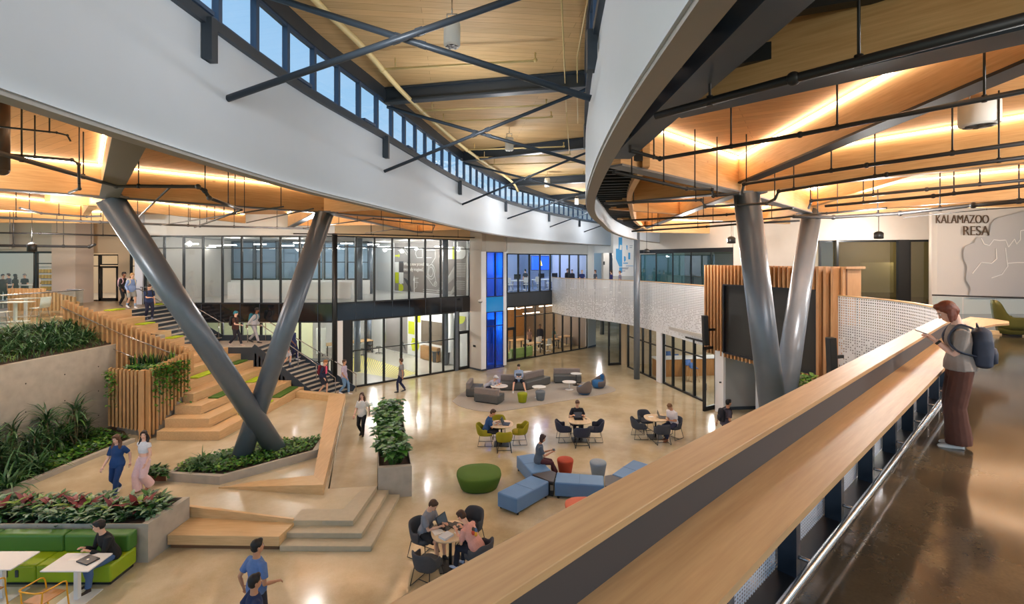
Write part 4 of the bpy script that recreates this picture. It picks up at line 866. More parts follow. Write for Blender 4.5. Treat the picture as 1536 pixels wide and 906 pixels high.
# mural wall: upper storey
wl(MA, MBp, 0, 9.0, whiteM, .2, side=-1, nm='wall_right')
def on_mural(t_, z_, off=-.03): p = MA + rr * t_; n = V(-rr.y, rr.x) ; return V(p.x, p.y, z_) + V(n.x, n.y, 0) * off   # off<0: towards the room
def mural_poly(pts, m_, off, name='x'): return (pts, m_, off)
nrm = V(-rr.y, rr.x)                            # points away from the room? decided below
room_side = -1 if (V(-9, 30) - MA).dot(nrm) < 0 else 1
def mural(root, shapes, z_off=0):
    """flat painted shapes on the mural wall: each colour one layer, a few millimetres thick"""
    by = {}
    for k, (pts, m_) in enumerate(shapes):
        by.setdefault(m_.name, (m_, []))[1].append((pts, k))
    for nm_, (m_, L) in by.items():
        b = MB()
        for pts, k in L:
            o1 = room_side * (.012 + .0022 * k)
            A_ = [V((MA + rr * t_).x, (MA + rr * t_).y, z_) + V(nrm.x, nrm.y, 0) * (o1) for t_, z_ in pts]
            b.add(A_, [tuple(range(len(A_)))])
        b.build('painted_shape', m_, root, world=True)
def disc(c, r, a0=0, a1=360, n=16): return [(c[0] + r * math.cos(math.radians(a0 + (a1 - a0) * k / n)), c[1] + r * math.sin(math.radians(a0 + (a1 - a0) * k / n))) for k in range(n + 1)]
def rect(t0, t1, z0, z1): return [(t0, z0), (t1, z0), (t1, z1), (t0, z1)]
def line(pts, w=.03):
    out = []
    for (a, b), (c, d) in zip(pts[:-1], pts[1:]):
        L = math.hypot(c - a, d - b) or 1; nx, ny = -(d - b) / L * w / 2, (c - a) / L * w / 2
        out.append([(a + nx, b + ny), (c + nx, d + ny), (c - nx, d - ny), (a - nx, b - ny)])
    return out
def text_on(root, s, t_, z_, size, m_, ext=.006, name='lettering', off=.06):
    cu = bpy.data.curves.new('txt', 'FONT'); cu.body = s; cu.size = size; cu.extrude = ext; cu.offset = -.012 if ext > .01 else 0; o = bpy.data.objects.new('txt', cu); COL.objects.link(o)
    dg = bpy.context.evaluated_depsgraph_get(); me = bpy.data.meshes.new_from_object(o.evaluated_get(dg)); bpy.data.objects.remove(o)
    me.materials.clear(); me.materials.append(m_); ob = bpy.data.objects.new(name, me); COL.objects.link(ob)
    return ob
um = thing('wall_mural', 'grey mural of white line drawings, yellow blocks and a quotation upstairs', 'mural', (MA.x + rr.x * 3.5, MA.y + rr.y * 3.5, 4.5))
sh = [(rect(.15, 8.1, 4.5, 8.0), grF), (rect(7.55, 8.05, 5.8, 6.6), mw), (rect(6.95, 7.5, 5.85, 6.65), grD), (rect(7.55, 8.0, 5.05, 5.85), yel), (rect(6.95, 7.5, 5.05, 5.85), mw), (disc((7.5, 4.6), .55, 90, 180), mw),
      (rect(7.2, 7.55, 4.5, 5.0), yel), (disc((7.2, 4.75), .26, 90, 270), yel), (disc((6.95, 4.46), 1.0, 90, 180), grD),
      (rect(7.55, 8.0, 7.0, 7.12), yel), ([(7.55, 6.9), (7.35, 7.06), (7.55, 7.22)], yel), (rect(.9, 1.35, 6.9, 7.9), mw), (rect(1.0, 2.1, 6.8, 7.6), mw), (rect(.55, 1.05, 6.8, 7.6), mw), (disc((.55, 7.2), .4, 90, 270), mw), (rect(1.15, 1.45, 6.8, 7.6), yel),
      (rect(5.55, 5.65, 4.5, 5.4), mw), ([(5.72, 5.3), (5.6, 5.65), (5.48, 5.3)], mw)]
for k in range(9): sh += [(s_, mw) for s_ in line([(.15, 6.5 - .1 * k), (1.1 + .0 * k, 6.5 - .1 * k), (1.9 + .1 * k, 5.6 - .12 * k), (2.2 + .1 * k, 5.6 - .12 * k)], .022)]
for k in range(5): sh += [(s_, mw) for s_ in line([(.15, 5.4 - .12 * k), (.9, 5.4 - .12 * k), (1.5, 4.7 - .05 * k), (2.3, 4.7 - .05 * k)], .022)]
for r_ in (.5, .32): 
    c_ = disc((3.5, 5.95), r_, 0, 360, 20); sh += [(s_, mw) for s_ in line([(a * .8 + 3.5 * .2, b) for a, b in c_], .03)]
for r_ in (.16, .07): sh += [(s_, mw) for s_ in line(disc((2.95, 5.15), r_, 0, 360, 12), .025)]
sh += [(s_, mw) for s_ in line([(3.9, 5.7), (3.1, 5.0)], .03) + line([(3.2, 6.4), (2.8, 5.2)], .03) + line([(3.3, 6.5), (2.9, 6.9), (2.9, 7.4), (4.1, 7.4), (4.1, 6.9), (3.3, 6.9)], .03) + line([(4.3, 7.5), (4.3, 6.9), (4.9, 6.9), (5.1, 7.2), (4.9, 7.5), (4.3, 7.5)], .03) + line([(2.4, 4.75), (4.2, 4.75)], .03) + line([(2.4, 4.62), (4.2, 4.62)], .03) + line([(7.0, 7.6), (6.4, 7.6), (5.9, 7.2), (5.9, 6.95)], .03) + line([(7.2, 7.45), (6.5, 7.45), (6.05, 7.1)], .03) + line([(4.7, 5.5), (5.1, 5.5), (5.1, 5.2), (4.7, 5.2)], .025) + line([(4.9, 5.5), (4.9, 4.9), (5.2, 4.7)], .025)]
mural(um, sh)
# reading direction: from the far end (t large) to the near end
ang = math.atan2(-rr.y, -rr.x)
def wall_text(root, s, t_, z_, size, m_, off=.07, sx=1.):
    o = text_on(root, s, t_, z_, size, m_); p = MA + rr * t_; w = V(p.x, p.y, z_) + V(nrm.x, nrm.y, 0) * room_side * off
    o.parent = root; o.location = w - Vector(root.location); o.rotation_euler = (PI / 2, 0, ang); o.scale = (sx, 1, 1); return o
wall_text(um, 'What is now proved was', 6.85, 6.35, .34, mw, sx=.85); wall_text(um, 'once only imagined.', 6.85, 5.98, .34, mw, sx=.85); wall_text(um, 'WILLIAM BLAKE', 6.85, 5.8, .09, grD)
lm = thing('wall_mural', 'lower mural of yellow, grey and white blocks in the workshop', 'mural', (MA.x + rr.x * 7, MA.y + rr.y * 7, 0))
sh = [(rect(6.3, 9.3, 0.05, 3.4), grF), (rect(5.5, 6.45, .05, 3.5), mw), (rect(4.9, 5.6, 2.4, 3.4), yel), (rect(5.6, 6.35, 1.5, 2.4), yel), (rect(5.55, 5.9, .35, 1.25), yel), (disc((5.55, .8), .45, -90, 90)[::-1], yel), (disc((5.5, .8), .45, 90, 270), yel), (disc((7.4, .2), .75, 90, 180), grD), (rect(.15, .75, 2.3, 3.2), grF), (rect(.75, 1.2, 1.6, 2.4), mw), (disc((.7, 3.2), .5, 180, 360), yel), (rect(9.3, 9.6, .5, 1.2), yel)]
mural(lm, sh)
wall_text(lm, 'IDEAS WORTH MAKING', 8.7, 2.55, .2, mw) if False else None
# band of small lettering on lower mural: two light strokes rows as in the photo
for k, L_ in enumerate((1.5, 1.3, 1.9)):
    pass
# pier between the glass walls
PA, PB, PC, PD = (-2.67, 30.1), (-1.83, 29.3), (-1.58, 29.78), (-.54, 30.65)
struct(MB().prism([(-2.67, 30.1), (-1.83, 29.28), (-1.6, 29.7), (-.54, 30.6), (-.37, 30.85), (-.4, 31.9), (-2.2, 31.9)], 7.25, 9.1).build('wall_back', greyWall))
struct(MB().prism([(-2.67, 30.1), (-1.86, 29.3), (-1.8, 29.4), (-2.6, 30.2)], 0, 9.1).build('wall_pier', greyWall))
struct(MB().prism([(-1.86, 29.26), (-1.58, 29.5), (-1.62, 29.62), (-1.9, 29.4)], .1, 7.25).build('trim_30', mat('bright_white', rgb(238, 240, 244), .5)))
struct(MB().prism([(-.54, 30.42), (-.35, 30.6), (-.4, 31.8), (-.5, 31.7)], .1, 7.25).build('trim_31', MATS['bright_white']))
struct(MB().prism([(-2.68, 30.06), (-1.84, 29.22), (-1.52, 29.48), (-1.56, 29.58), (-1.86, 29.34), (-2.6, 30.16)], 0, .1).build('baseboard_pier', darkSp))
b1, b2 = V(-1.6, 29.62), V(-.52, 30.52)
for (z0, z1, gm) in ((0, 3.55, blueG), (4.45, 7.25, blueG)):
    bays(b1, b2, 2, z0, z1, glassm=gm, fr=.05, trans=(2.65,) if z0 == 0 else (5.6,), frame=mat('blue_frame', rgb(18, 40, 96), .4))
struct(MB().wall(V(b1.x, b1.y, 0), V(b2.x, b2.y, 0), 3.55, 4.45, .1).build('trim_32', cyanG))
struct(MB().prism([(-2.5, 30.6), (-.6, 31.2), (-.6, 32.4), (-3, 32.4)], .0, .02).build('floor', mat('teal_floor', rgb(80, 190, 205), .3)))
wl((-3.0, 32.3), (-.4, 32.3), 0, 7.3, mat('stair_wall', rgb(170, 190, 215), .7), nm='wall_back')
t = thing('vestibule_panel', 'tall pale panel glimpsed behind the lower blue glass', 'panel', (-1.35, 31.2, 0)); m = MB(); m.mm((-1.55, 31.2, .1), (-1.2, 31.26, 2.6)); m.mm((-1.7, 31.15, 2.2), (-1.05, 31.2, 2.9)); m.build('panel_board', whiteM, t, world=True)
# small fixtures on the pier
def plate(loc, d, label, nm, cat, m_=blackM, rz=0): 
    o = MB().box((loc[0], loc[1], loc[2]), d, rz).build(nm, m_, bevel=.008); return tag(o, label, cat)
plate((-2.32, 29.72, .95 + .5), (.2, .05, .12), 'small dark outlet box on the white pier', 'outlet_box', 'outlet', blackM, -.76)
t = thing('security_camera', 'white dome security camera on the bracket by the blue glass', 'camera', (-1.9, 29.05, 4.25)); m = MB(); m.ell((0, 0, 0), (.13, .13, .1)); m.build('dome', mat('grey_dome', rgb(120, 124, 128), .2), t); m = MB(); m.lathe([(.14, .0), (.13, .08), (.05, .12)], seg=14); m.tube([(0, 0, .1), (.05, .25, .12)], .03, 8); m.build('mount', whiteM, t)
# ---- glass wall 2
C0, C1 = V(-.37, 31.9), V(5.75, 37.1)
bays(C0, C1, 8, 4.52, 7.18, trans=()); wl(C0, C1, 3.67, 4.52, darkSp, .2, nm='trim_33')
for i in range(1, 8):
    p = C0.lerp(C1, i / 8); struct(MB().box((p.x + .05, p.y - .08, 4.09), (.02, .02, .85), .7).build('trim_34', steelM))
door(C0, C0.lerp(C1, .09), 2.2, 'door_2'); bay(C0, C0.lerp(C1, .09), 2.2, 3.67)
for i in range(1, 9): bay(C0.lerp(C1, .09 + .114 * (i - 1)), C0.lerp(C1, min(1, .09 + .114 * i)), 0, 3.67, trans=(2.95,) if i < 5 else ())
wl(C0, C1, 7.18, 10.6, whiteM, .16, nm='wall_back')
wl(C1, (6.5, 38.0), 0, 4.3, mat('pale_wall', rgb(206, 212, 216), .6), .2, nm='wall_back'); wl(C1, (6.3, 37.6), 4.4, 10.6, whiteM, .2, nm='wall_back')
struct(MB().wall(V(C1.x, C1.y, 0), V(6.5, 38.0, 0), 0, .12, .24).build('baseboard_back', darkSp))
# room behind glass wall 2
c2n = V(-.64, .77)
slab([(-.5, 32), (5.9, 37.2), (1.0, 43.5), (-6, 38)], 4.2, 4.5, mat('blue_carpet', rgb(96, 110, 138), .9), 'floor')
slab([(-.5, 32), (5.9, 37.2), (1.0, 43.5), (-6, 38)], 3.7, 3.76, mat('dim_ceiling', rgb(150, 140, 132), .8), 'ceiling')
wl((-6, 37.5), (1.2, 43.6), 0, 3.7, wood('wood_panel', rgb(170, 118, 66), rgb(196, 144, 86), (1.5, 1.5, 14)), nm='wall_back'); wl((-6, 37.5), (1.2, 43.6), 4.5, 7.6, mat('lavender_wall', rgb(176, 184, 212), .7), nm='wall_back')
wl((5.75, 37.3), (1.2, 43.6), 0, 3.7, mat('taupe_wall', rgb(140, 124, 108), .7), nm='wall_back'); wl((5.75, 37.3), (1.2, 43.6), 4.5, 7.6, MATS['lavender_wall'], nm='wall_back')
wl((-.6, 32), (-6, 37.5), 0, 7.6, whiteM, nm='wall_back')
# ---- far hall upstairs, mural with text
wl((7.2, 44), (7.2, 38.5), 4.4, 9.5, greyWall, .15, nm='wall_far'); wl((7.2, 42.5), (11.2, 42.5), 4.4, 8.6, greyWall, .15, nm='wall_far')
wl((6.2, 37.7), (10.2, 38.4), 7.3, 10.6, whiteM, .15, nm='wall_far')
struct(MB().tube([(8.1, 39.6, 4.5), (8.1, 39.6, 7.6)], .14, 10).build('trim_35', steelM))
plate(AT(905, 38.9, 6.5), (.22, .15, .28), 'small black wall speaker on the far hall wall', 'wall_speaker', 'speaker')
wl((9.6, 36.5), (13.0, 36.5), 4.5, 10.5, whiteM, .15, nm='wall_far')
mu = thing('wall_mural', 'white and blue abstract mural with small text beside the slim column', 'mural', (10.8, 36.3, 4.9))
bl = mat('mural_blue', rgb(70, 165, 228), .5); dt = mat('mural_text', rgb(110, 130, 160), .6)
def mpoly(pts, m_, k):
    b = MB(); b.add([(AT(924 + x * .1, 36.35 - .004 * k, 0).x, 36.38 - .004 * k, ZY(340 + y * .1, 36.38)) for x, y in pts], [tuple(range(len(pts)))]); b.build('painted_shape', m_, mu, world=True)
for k, (pts, m_) in enumerate(((( (-40, 110), (330, 110), (330, 740), (-40, 740)), mat('mural_bright', rgb(236, 240, 246), .5)), (((40, 160), (95, 160), (95, 600), (50, 600), (0, 480), (0, 330), (40, 330)), bl), (((50, 610), (95, 610), (95, 690), (50, 690)), bl), (((60, 270), (90, 280), (85, 350), (55, 345)), mw), (((155, 280), (175, 280), (172, 360), (160, 340)), bl), (((185, 390), (215, 390), (215, 490), (185, 490)), bl), (((120, 440), (145, 450), (150, 500), (130, 530), (120, 520)), bl), (((110, 540), (180, 540), (180, 555), (110, 555)), bl), (((150, 585), (260, 585), (260, 592), (150, 592)), bl), (((90, 615), (190, 615), (190, 622), (90, 622)), dt), (((90, 628), (180, 628), (180, 636), (90, 636)), dt), (((90, 660), (140, 660), (140, 668), (90, 668)), dt), (((205, 285), (250, 285), (250, 292), (205, 292)), dt), (((205, 310), (245, 310), (245, 317), (205, 317)), dt))): mpoly(pts, m_, k)
# ---- teal glass room on the upper floor, right of the slim column
TA, TB = AT(961, 34), AT(1100, 27)
P_ = [V(TA.x, TA.y).lerp(V(TB.x, TB.y), i / 5) for i in range(6)]
for i in range(5): bay(P_[i], P_[i + 1], 4.5, 7.15 + .06 * i, glassm=tealG, fr=.04, dpt=.08)
wl(P_[0], P_[5], 7.45, 9.1, greyWall, .14, nm='wall_right'); struct(MB().wall(V(P_[0].x, P_[0].y, 0), V(P_[5].x, P_[5].y, 0), 7.2, 7.45, .16).build('trim_36', blackM))
wl((13, 38), (22, 33), 4.5, 8, mat('khaki_room', rgb(150, 140, 120), .7), nm='wall_right')
q = V(TB.x, TB.y); wl(q, AT(1228, 25.5)[:2], 4.5, 9.1, greyWall, .15, nm='wall_right')
wl(AT(1228, 25.5)[:2], AT(1396, 24)[:2], 7.75, 9.1, greyWall, .15, nm='wall_right')
for i, (a, b) in enumerate(((1228, 1252), (1254, 1346), (1362, 1396))): bay(AT(a, 25.2 - .4 * i)[:2], AT(b, 25 - .4 * i)[:2], 4.5, 7.75, fr=.1, trans=(), glassm=glass('khaki_glass', (.72, .7, .58), .12))
wl(AT(1346, 24.4)[:2], AT(1362, 24.3)[:2], 4.5, 7.75, blackM, .2, nm='trim_37')
wl(AT(1215, 30)[:2], AT(1440, 29)[:2], 4.5, 8, mat('olive_wall', rgb(150, 142, 104), .8), nm='wall_right')
m = MB(); m.wall(AT(1290, 27.5), AT(1340, 27.4), 4.9, 6.6, .05); tag(m.build('whiteboard', mat('cream_board', rgb(196, 188, 150), .6)), 'pale board on the wall inside the dark-framed glass room', 'board')
# lettered wall
LA_, LB2 = V(17.35, 20.2), V(20.6, 19.2)
wl(AT(1396, 24)[:2], AT(1402, 20)[:2], 4.0, 9.1, greyWall, .15, nm='wall_right')
wallL = mat('lettered_wall', rgb(200, 192, 184), .7)
wl(AT(1402, 20)[:2], AT(1640, 20)[:2], 0, 9.1, wallL, .15, side=1, nm='wall_right')
sg = thing('wall_sign', 'brown metal letters reading KALAMAZOO RESA on the white wall', 'sign', AT(1442, 19.95, ZY(353, 19.95)))
brz = mat('bronze', rgb(104, 82, 66), .45, .5)
for s_, x1, yb, hpx in (('KALAMAZOO', 1482, 335, 12.5), ('RESA', 1482, 353, 14)):
    o = text_on(sg, s_, 0, 0, 1, brz, .02, 'lettering'); w_ = max(v.co.x for v in o.data.vertices) - min(v.co.x for v in o.data.vertices); hh = max(v.co.y for v in o.data.vertices)
    H_ = hpx * 19.9 / F; W_ = (79 if len(s_) > 4 else 38.5) * 19.9 / F
    o.scale = (W_ / w_, H_ / hh, 1); o.rotation_euler = (PI / 2, 0, 0); o.parent = sg
    p = AT(x1, 19.9, ZY(yb, 19.9)); o.location = p - V(W_, 0, 0) - Vector(sg.location)
# pale map graphic on that wall
mp_ = thing('wall_map', 'faint grey county map graphic on the lettered wall', 'wall graphic', AT(1490, 19.93, ZY(440, 19.93)))
mg = mat('map_grey', rgb(176, 172, 170), .7); ml_ = mat('map_line', rgb(222, 218, 212), .7)
def wpoly(pts, m_, k): 
    b = MB(); b.add([(AT(1380 + x / 9.06, 19.9, 0).x, 19.9 - .004 * k, ZY(300 + y / 9.06, 19.9)) for x, y in pts], [tuple(range(len(pts)))]); b.build('map_area', m_, mp_, world=True)
wpoly([(590, 680), (620, 620), (740, 580), (760, 520), (820, 500), (940, 490), (960, 330), (1030, 250), (1410, 150), (1500, 150), (1500, 1330), (650, 1330), (690, 1200), (620, 1080), (640, 900), (590, 800)], mg, 1)
for k, ln in enumerate(([(820, 520), (860, 600), (930, 620), (990, 540), (1070, 550), (1150, 545), (1190, 640), (1270, 530), (1300, 600), (1350, 540), (1350, 420), (1450, 400)], [(1020, 660), (1030, 800), (960, 860), (820, 850), (780, 900), (700, 1000)], [(1150, 650), (1165, 800), (1180, 900), (1100, 1010), (960, 1060)], [(1180, 860), (1300, 850), (1500, 850)])):
    b = MB()
    for (x0, y0), (x1, y1) in zip(ln[:-1], ln[1:]):
        b.bar((AT(1380 + x0 / 9.06, 19.9).x, 19.86, ZY(300 + y0 / 9.06, 19.9)), (AT(1380 + x1 / 9.06, 19.9).x, 19.86, ZY(300 + y1 / 9.06, 19.9)), .035, .006, up=(0, 1, 0))
    b.build('map_line', ml_, mp_, world=True)
# ---- far left upper rooms
Yd = 26.8; wc = mat('cream_room_wall', rgb(206, 186, 158), .7)
wl((-30, 25.6), (AT(16, 25.6).x - 0.0, 25.6), 7.3, 9.1, greyWall, .15, nm='wall_left')
def bx(px, Y=26.0): return (AT(px, Y).x, Y)
bay(bx(-60), bx(52), 4.44, 7.2, fr=.1, trans=()); bay(bx(54), bx(88), 4.44, 7.2, fr=.1, trans=(6.55,))
wl(bx(-60), bx(95), 7.2, 9.1, greyWall, .15, nm='wall_left'); wl(bx(88), bx(97), 4.44, 7.2, mat('lilac_grey', rgb(182, 182, 190), .6), .2, nm='wall_left')
struct(MB().mm((bx(96)[0], 25.3, 4.44), (bx(128)[0] + .1, 26.4, 9.1)).build('wall_left', mat('pinkish_column', rgb(206, 190, 176), .7)))
wl(bx(128, 27), bx(214, 27), 7.1, 9.1, wc, .15, nm='wall_left'); wl(bx(179, 27), bx(196, 27), 4.44, 7.1, wc, .15, nm='wall_left')
bay(bx(129, 27), bx(149, 27), 4.44, 7.05, fr=.08, trans=(6.4,)); bay(bx(150, 27), bx(178, 27), 6.45, 7.05, fr=.07)
door(bx(150, 27), bx(178, 27), 6.4, 'door_3', z0=4.44); bay(bx(196, 27), bx(213, 27), 4.44, 7.05, fr=.08, trans=(6.4,))
wl((-36, 34), (-19, 34), 4.4, 7.6, wc, nm='wall_left')
struct(MB().prism([(-36, 26), (-19.2, 26), (-19.2, 34), (-36, 34)], 4.2, 4.43).build('floor', MATS['room_floor']))
# behind the frontal glass: bluish glazed rooms with a white parapet
wl((-19, 33), (-15.6, 33), 4.4, 8.1, greyWall, nm='wall_back')
for i in range(6): bay((-18.9 + i * 1.55, 32.6), (-17.45 + i * 1.55, 32.6), 5.4, 8.0, fr=.1, trans=(6.6,), glassm=glass('sky_glass', (.75, .88, 1), .1))
wl((-19, 32.6), (-9.6, 32.6), 4.4, 5.4, whiteM, nm='wall_back')
struct(MB().mm((-16.6, 28.2, 4.45), (-9.4, 28.35, 5.45)).build('wall_parapet', whiteM))
wl((-19, 25.2), (-19, 33), 4.4, 8.1, greyWall, nm='wall_left')
slab([(-19.2, 25.2), (-9.1, 25.2), (-2.9, 30.3), tuple(MBp), (-19.5, 36)], 8.02, 8.1, mat('room_ceiling', rgb(150, 146, 138), .8), 'ceiling')

wl((3, 56), (20, 56), 0, 4.2, mat('pale_far', rgb(214, 214, 208), .6), .2, nm='wall_far'); slab([(7, 38.3), (20, 38), (20, 58), (3, 58), (3, 44)], 4.05, 4.4, whiteM, 'ceiling'); struct(MB().tube([(AT(903, 44).x, 44, 0), (AT(903, 44).x, 44, 4.1)], .2, 12).build('trim_39', columnM)); wl((3.2, 44), (3, 56), 0, 4.2, MATS['pale_far'], .2, nm='wall_far')
# ================================================================== plaza, bleachers, stairs, planters
def isect(px, p, q):
    """plan point where the sight line of a photo column meets the line p-q"""
    k = (px - HX) / F; d = q - p; t = (k * p.y - p.x) / (d.x - k * d.y); return p + d * t
ZP = .38
plaza = [(-3.86, 11.75), (-3.78, 13.56), (-5.1, 18.4), (-5.6, 19.6), (-7.7, 22.0), (-8.6, 22.95), (-16.5, 22.95), (-16.5, 11.8), (-8.0, 11.8), (-8.0, 12.05), (-5.36, 11.75)]
m = MB(); m.prism(plaza, 0, [ZP, ZP, .06, .03, .03, .03, ZP, ZP, ZP, ZP, ZP]); 
# flat upper plaza with the long ramp along its right-hand side
m = MB(); m.prism([(-3.86, 11.75), (-3.78, 13.56), (-5.1, 13.4), (-7.65, 22.1), (-9.8, 22.95), (-16.5, 22.95), (-16.5, 12.05), (-8.0, 12.05), (-5.34, 11.75)], .0, ZP); o = m.build('floor', plazaM); struct(o)
m = MB(); m.add([(-5.06, 13.42, ZP), (-3.78, 13.56, ZP), (-5.7, 20.6, .0), (-7.4, 20.9, .0), (-5.06, 13.42, 0), (-3.78, 13.56, 0)], [(0, 1, 2, 3), (0, 3, 4), (1, 5, 2), (4, 5, 1, 0)]); struct(m.build('floor', plazaM))
# three concrete steps
for i, (z, o1) in enumerate(((.127, .64), (.254, .32), (.378, 0))):
    pass
cs = thing('concrete_steps', 'three broad concrete steps wrapping the plaza corner', 'steps', (-4.2, 11.4, 0))
for z0, z1, o1 in ((0, .127, .62), (.127, .254, .31), (.254, .385, .0)):
    a = (-3.86 + o1, 11.74 - o1); e = (-3.78 + o1, 13.52 if o1 < .1 else 13.6)
    m = MB(); m.prism([a, e, (e[0] - .35 - o1, e[1]), (-4.3, 12.3), (-5.36, 12.3), (-5.36 - .0, 11.76 - o1)], z0, z1); m.build('step', stepConc, cs, world=True, bevel=.012)
# oak seat step beside them
st = thing('seat_step', 'low oak seating step between the red-leaved planter and the concrete steps', 'bench', (-6.7, 11.6, 0))
m = MB(); m.prism([(-8.0, 11.22), (-5.38, 11.16), (-5.30, 11.76), (-8.0, 12.06)], .1, .33); m.build('seat', oakM, st, world=True, bevel=.01)
m = MB(); m.prism([(-7.96, 11.28), (-5.42, 11.22), (-5.40, 11.5), (-7.96, 11.5)], 0, .1); m.build('kick_plate', mat('brown_kick', rgb(120, 84, 54), .6), st, world=True)
m = MB(); m.prism([(-8.2, 12.02), (-5.32, 11.74), (-5.32, 11.80), (-8.2, 12.12)], .33, [.6, .42, .42, .6]); m.build('back_riser', oakM, st, world=True)
# wedge of oak edging (bench that grows out of the plaza)
eb = thing('edge_bench', 'low oak edging bench that bends round the ramp beside the X column', 'bench', (-6.2, 15, ZP))
m = MB(); m.prism([(-8.15, 13.42), (-5.08, 13.02), (-5.55, 13.62), (-7.3, 13.72)], ZP, [.41, .66, .66, .44]); m.build('bench_section', oakM, eb, world=True)
m = MB(); m.prism([(-5.08, 13.02), (-7.55, 21.9), (-8.25, 21.75), (-5.58, 13.6)], [ZP, .34, .34, ZP], .66); m.build('bench_section', oakTier, eb, world=True)
m = MB(); m.prism([(-7.55, 21.9), (-10.0, 22.6), (-9.95, 22.25), (-8.2, 21.7)], ZP, .66); m.build('bench_section', oakM, eb, world=True)
m = MB(); m.prism([(-8.0, 13.46), (-5.14, 13.1), (-7.6, 21.8), (-8.0, 21.7), (-5.5, 13.8)], .34, .44); m.build('plinth', stepConc, eb, world=True)
# bleacher tiers -------------------------------------------------------
bl_ = thing('bleacher', 'oak bleacher tiers climbing from the plaza to the upper floor', 'bleachers', (-12, 20, ZP))
NT = 13
def tz(n): return ZP + .317 * n
def tx(n): return -10.1 - .6 * (n - 1)
yn = {1: 17.0, 2: 17.4, 3: 17.9, 4: 18.35, 5: 18.6}
for n in range(1, NT + 1):
    y0 = yn.get(n, 18.75); y1 = 23.0 if n <= 7 else 22.0
    a = .2 if n <= 7 else 0
    xl = -12.5 if n <= 4 else tx(n) - .62
    m = MB(); m.prism([(tx(n) - a, y0), (tx(n) + a, y1), (tx(n) - .62 + a, y1), (xl, y0)] if n > 4 else [(tx(n) - a, y0), (tx(n) + a, y1), (tx(n) - .7 + a, y1), (tx(n) - .75, y0 + .6), (xl, y0 + .5), (xl, y0)], max(ZP, tz(n) - (.32 if n <= 4 else 1.4)), tz(n))
    m.build('tier', oakTier, bl_, world=True, bevel=.008)
m = MB(); m.prism([(-11, 19.2), (-11, 22.0), (-17.6, 22.0), (-17.6, 21.2), (-14.4, 21.2), (-14.4, 19.2)], ZP, [.5, .5, 2.6, 2.6, 1.6, 1.6]); m.build('base', concM, bl_, world=True)
grp = 'seat pads on the bleacher tiers'
def pad(x0, y0, x1, y1, col, label):
    best = None; cx, cy = (x0 + x1) / 2, (y0 + y1) / 2
    for n in range(1, NT + 1):
        p = G(cx, cy, tz(n)); e = abs(p.x - (tx(n) - .3))
        if best is None or e < best[0]: best = (e, n)
    n = best[1]; A_, B_ = G(x0, y1, tz(n)), G(x1, y0, tz(n)); ya = max(min(A_.y, B_.y) + .1, yn.get(n, 18.75) + .15); yb = min(max(A_.y, B_.y), 22.9 if n <= 7 else 21.9); yb = max(yb, ya + .7)
    m = MB(); m.box((tx(n) - .31 + (ya + yb - 40) * .02 * (1 if n <= 7 else 0), (ya + yb) / 2, tz(n) + .03), (.42, yb - ya, .05)); tag(m.build('seat_pad', mat('pad_' + col, rgb(172, 196, 30) if col == 'lime' else rgb(74, 110, 34), .85), bevel=.018), label, 'seat pad')
pad(283, 552, 316, 569, 'lime', 'longest lime seat pad, left of the left strut on a middle tier')
pad(340, 540, 372, 548, 'green', 'dark green seat pad on the highest tier below the landing')
pad(303, 584, 340, 599, 'green', 'dark green seat pad left of the left strut, lower tiers')
pad(361, 566, 384, 575, 'lime', 'lime seat pad seen between the two left struts, upper')
pad(401, 580, 448, 598, 'green', 'dark green seat pad on the bottom tier, nearest the stair foot')
pad(350, 619, 362, 624, 'lime', 'small end of a lime pad just left of where the struts cross')
pad(393, 602, 408, 610, 'lime', 'lime seat pad right of where the struts cross')
for q in ((130, 455, 146, 458, 'topmost'), (158, 465, 183, 467, 'second from the top'), (208, 486, 220, 488, 'third from the top'), (249, 506, 261, 509, 'fourth from the top')): pad(*q[:4], 'lime', 'lime seat pad behind the slatted guard, ' + q[4])
# stairs ----------------------------------------------------------------
riserM = mat('stair_riser', rgb(54, 62, 72), .5); treadM = mat('stair_tread', rgb(190, 184, 174), .6, var=.06)
sc_ = thing('staircase', 'dark steel staircase with pale treads rising beside the bleachers', 'staircase', (-13, 23.9, 0))
def flight(xa, xb, za, zb, n, ya, yb, yb2=None):
    for i in range(n):
        x0 = xa + (xb - xa) * i / n; x1 = xa + (xb - xa) * (i + 1) / n; z1 = za + (zb - za) * (i + 1) / n; z0 = za + (zb - za) * i / n
        m = MB(); k = -.95 * (1 - i / n) if yb2 else 0
        m.prism([(x0 + k, ya), (x0, yb), (x1 - .03, yb), (x1 - .03 + k, ya)], 0 if zb < 3 else max(.0, z0 - 1.2), z1 - .03, 0); m.prism([(x0 + .03 + k, ya), (x0 + .03, yb), (x1, yb), (x1 + k, ya)], z1 - .03, z1, 1)
        m.build('step', [riserM, treadM], sc_, world=True)
flight(-8.35, -12.35, 0.0, 2.6, 16, 23.0, 24.75, 1); flight(-14.9, -17.9, 2.6, 4.44, 11, 22.0, 24.85)
m = MB(); L_ = [(-14.9, 22.0), (-13.75, 22.0), (-13.75, 23.02), (-12.35, 23.02), (-12.35, 24.8), (-14.9, 24.8)]; m.prism(L_, 0, 2.57); m.prism(L_, 2.57, 2.6, 1); m.build('landing', [riserM, treadM], sc_, world=True)
for ya in (24.8,):
    m = MB(); m.bar((-8.1, ya, .1), (-12.35, ya, 2.72), .05, .34); m.bar((-12.35, ya, 2.72), (-14.9, ya, 2.72), .05, .34); m.bar((-14.9, ya, 2.72), (-17.9, ya, 4.5), .05, .34); m.build('stringer', steelM, sc_, world=True)
m = MB(); m.bar((-9.3, 23.02, .1), (-12.35, 23.02, 2.6), .05, .3); m.build('stringer', steelM, sc_, world=True)
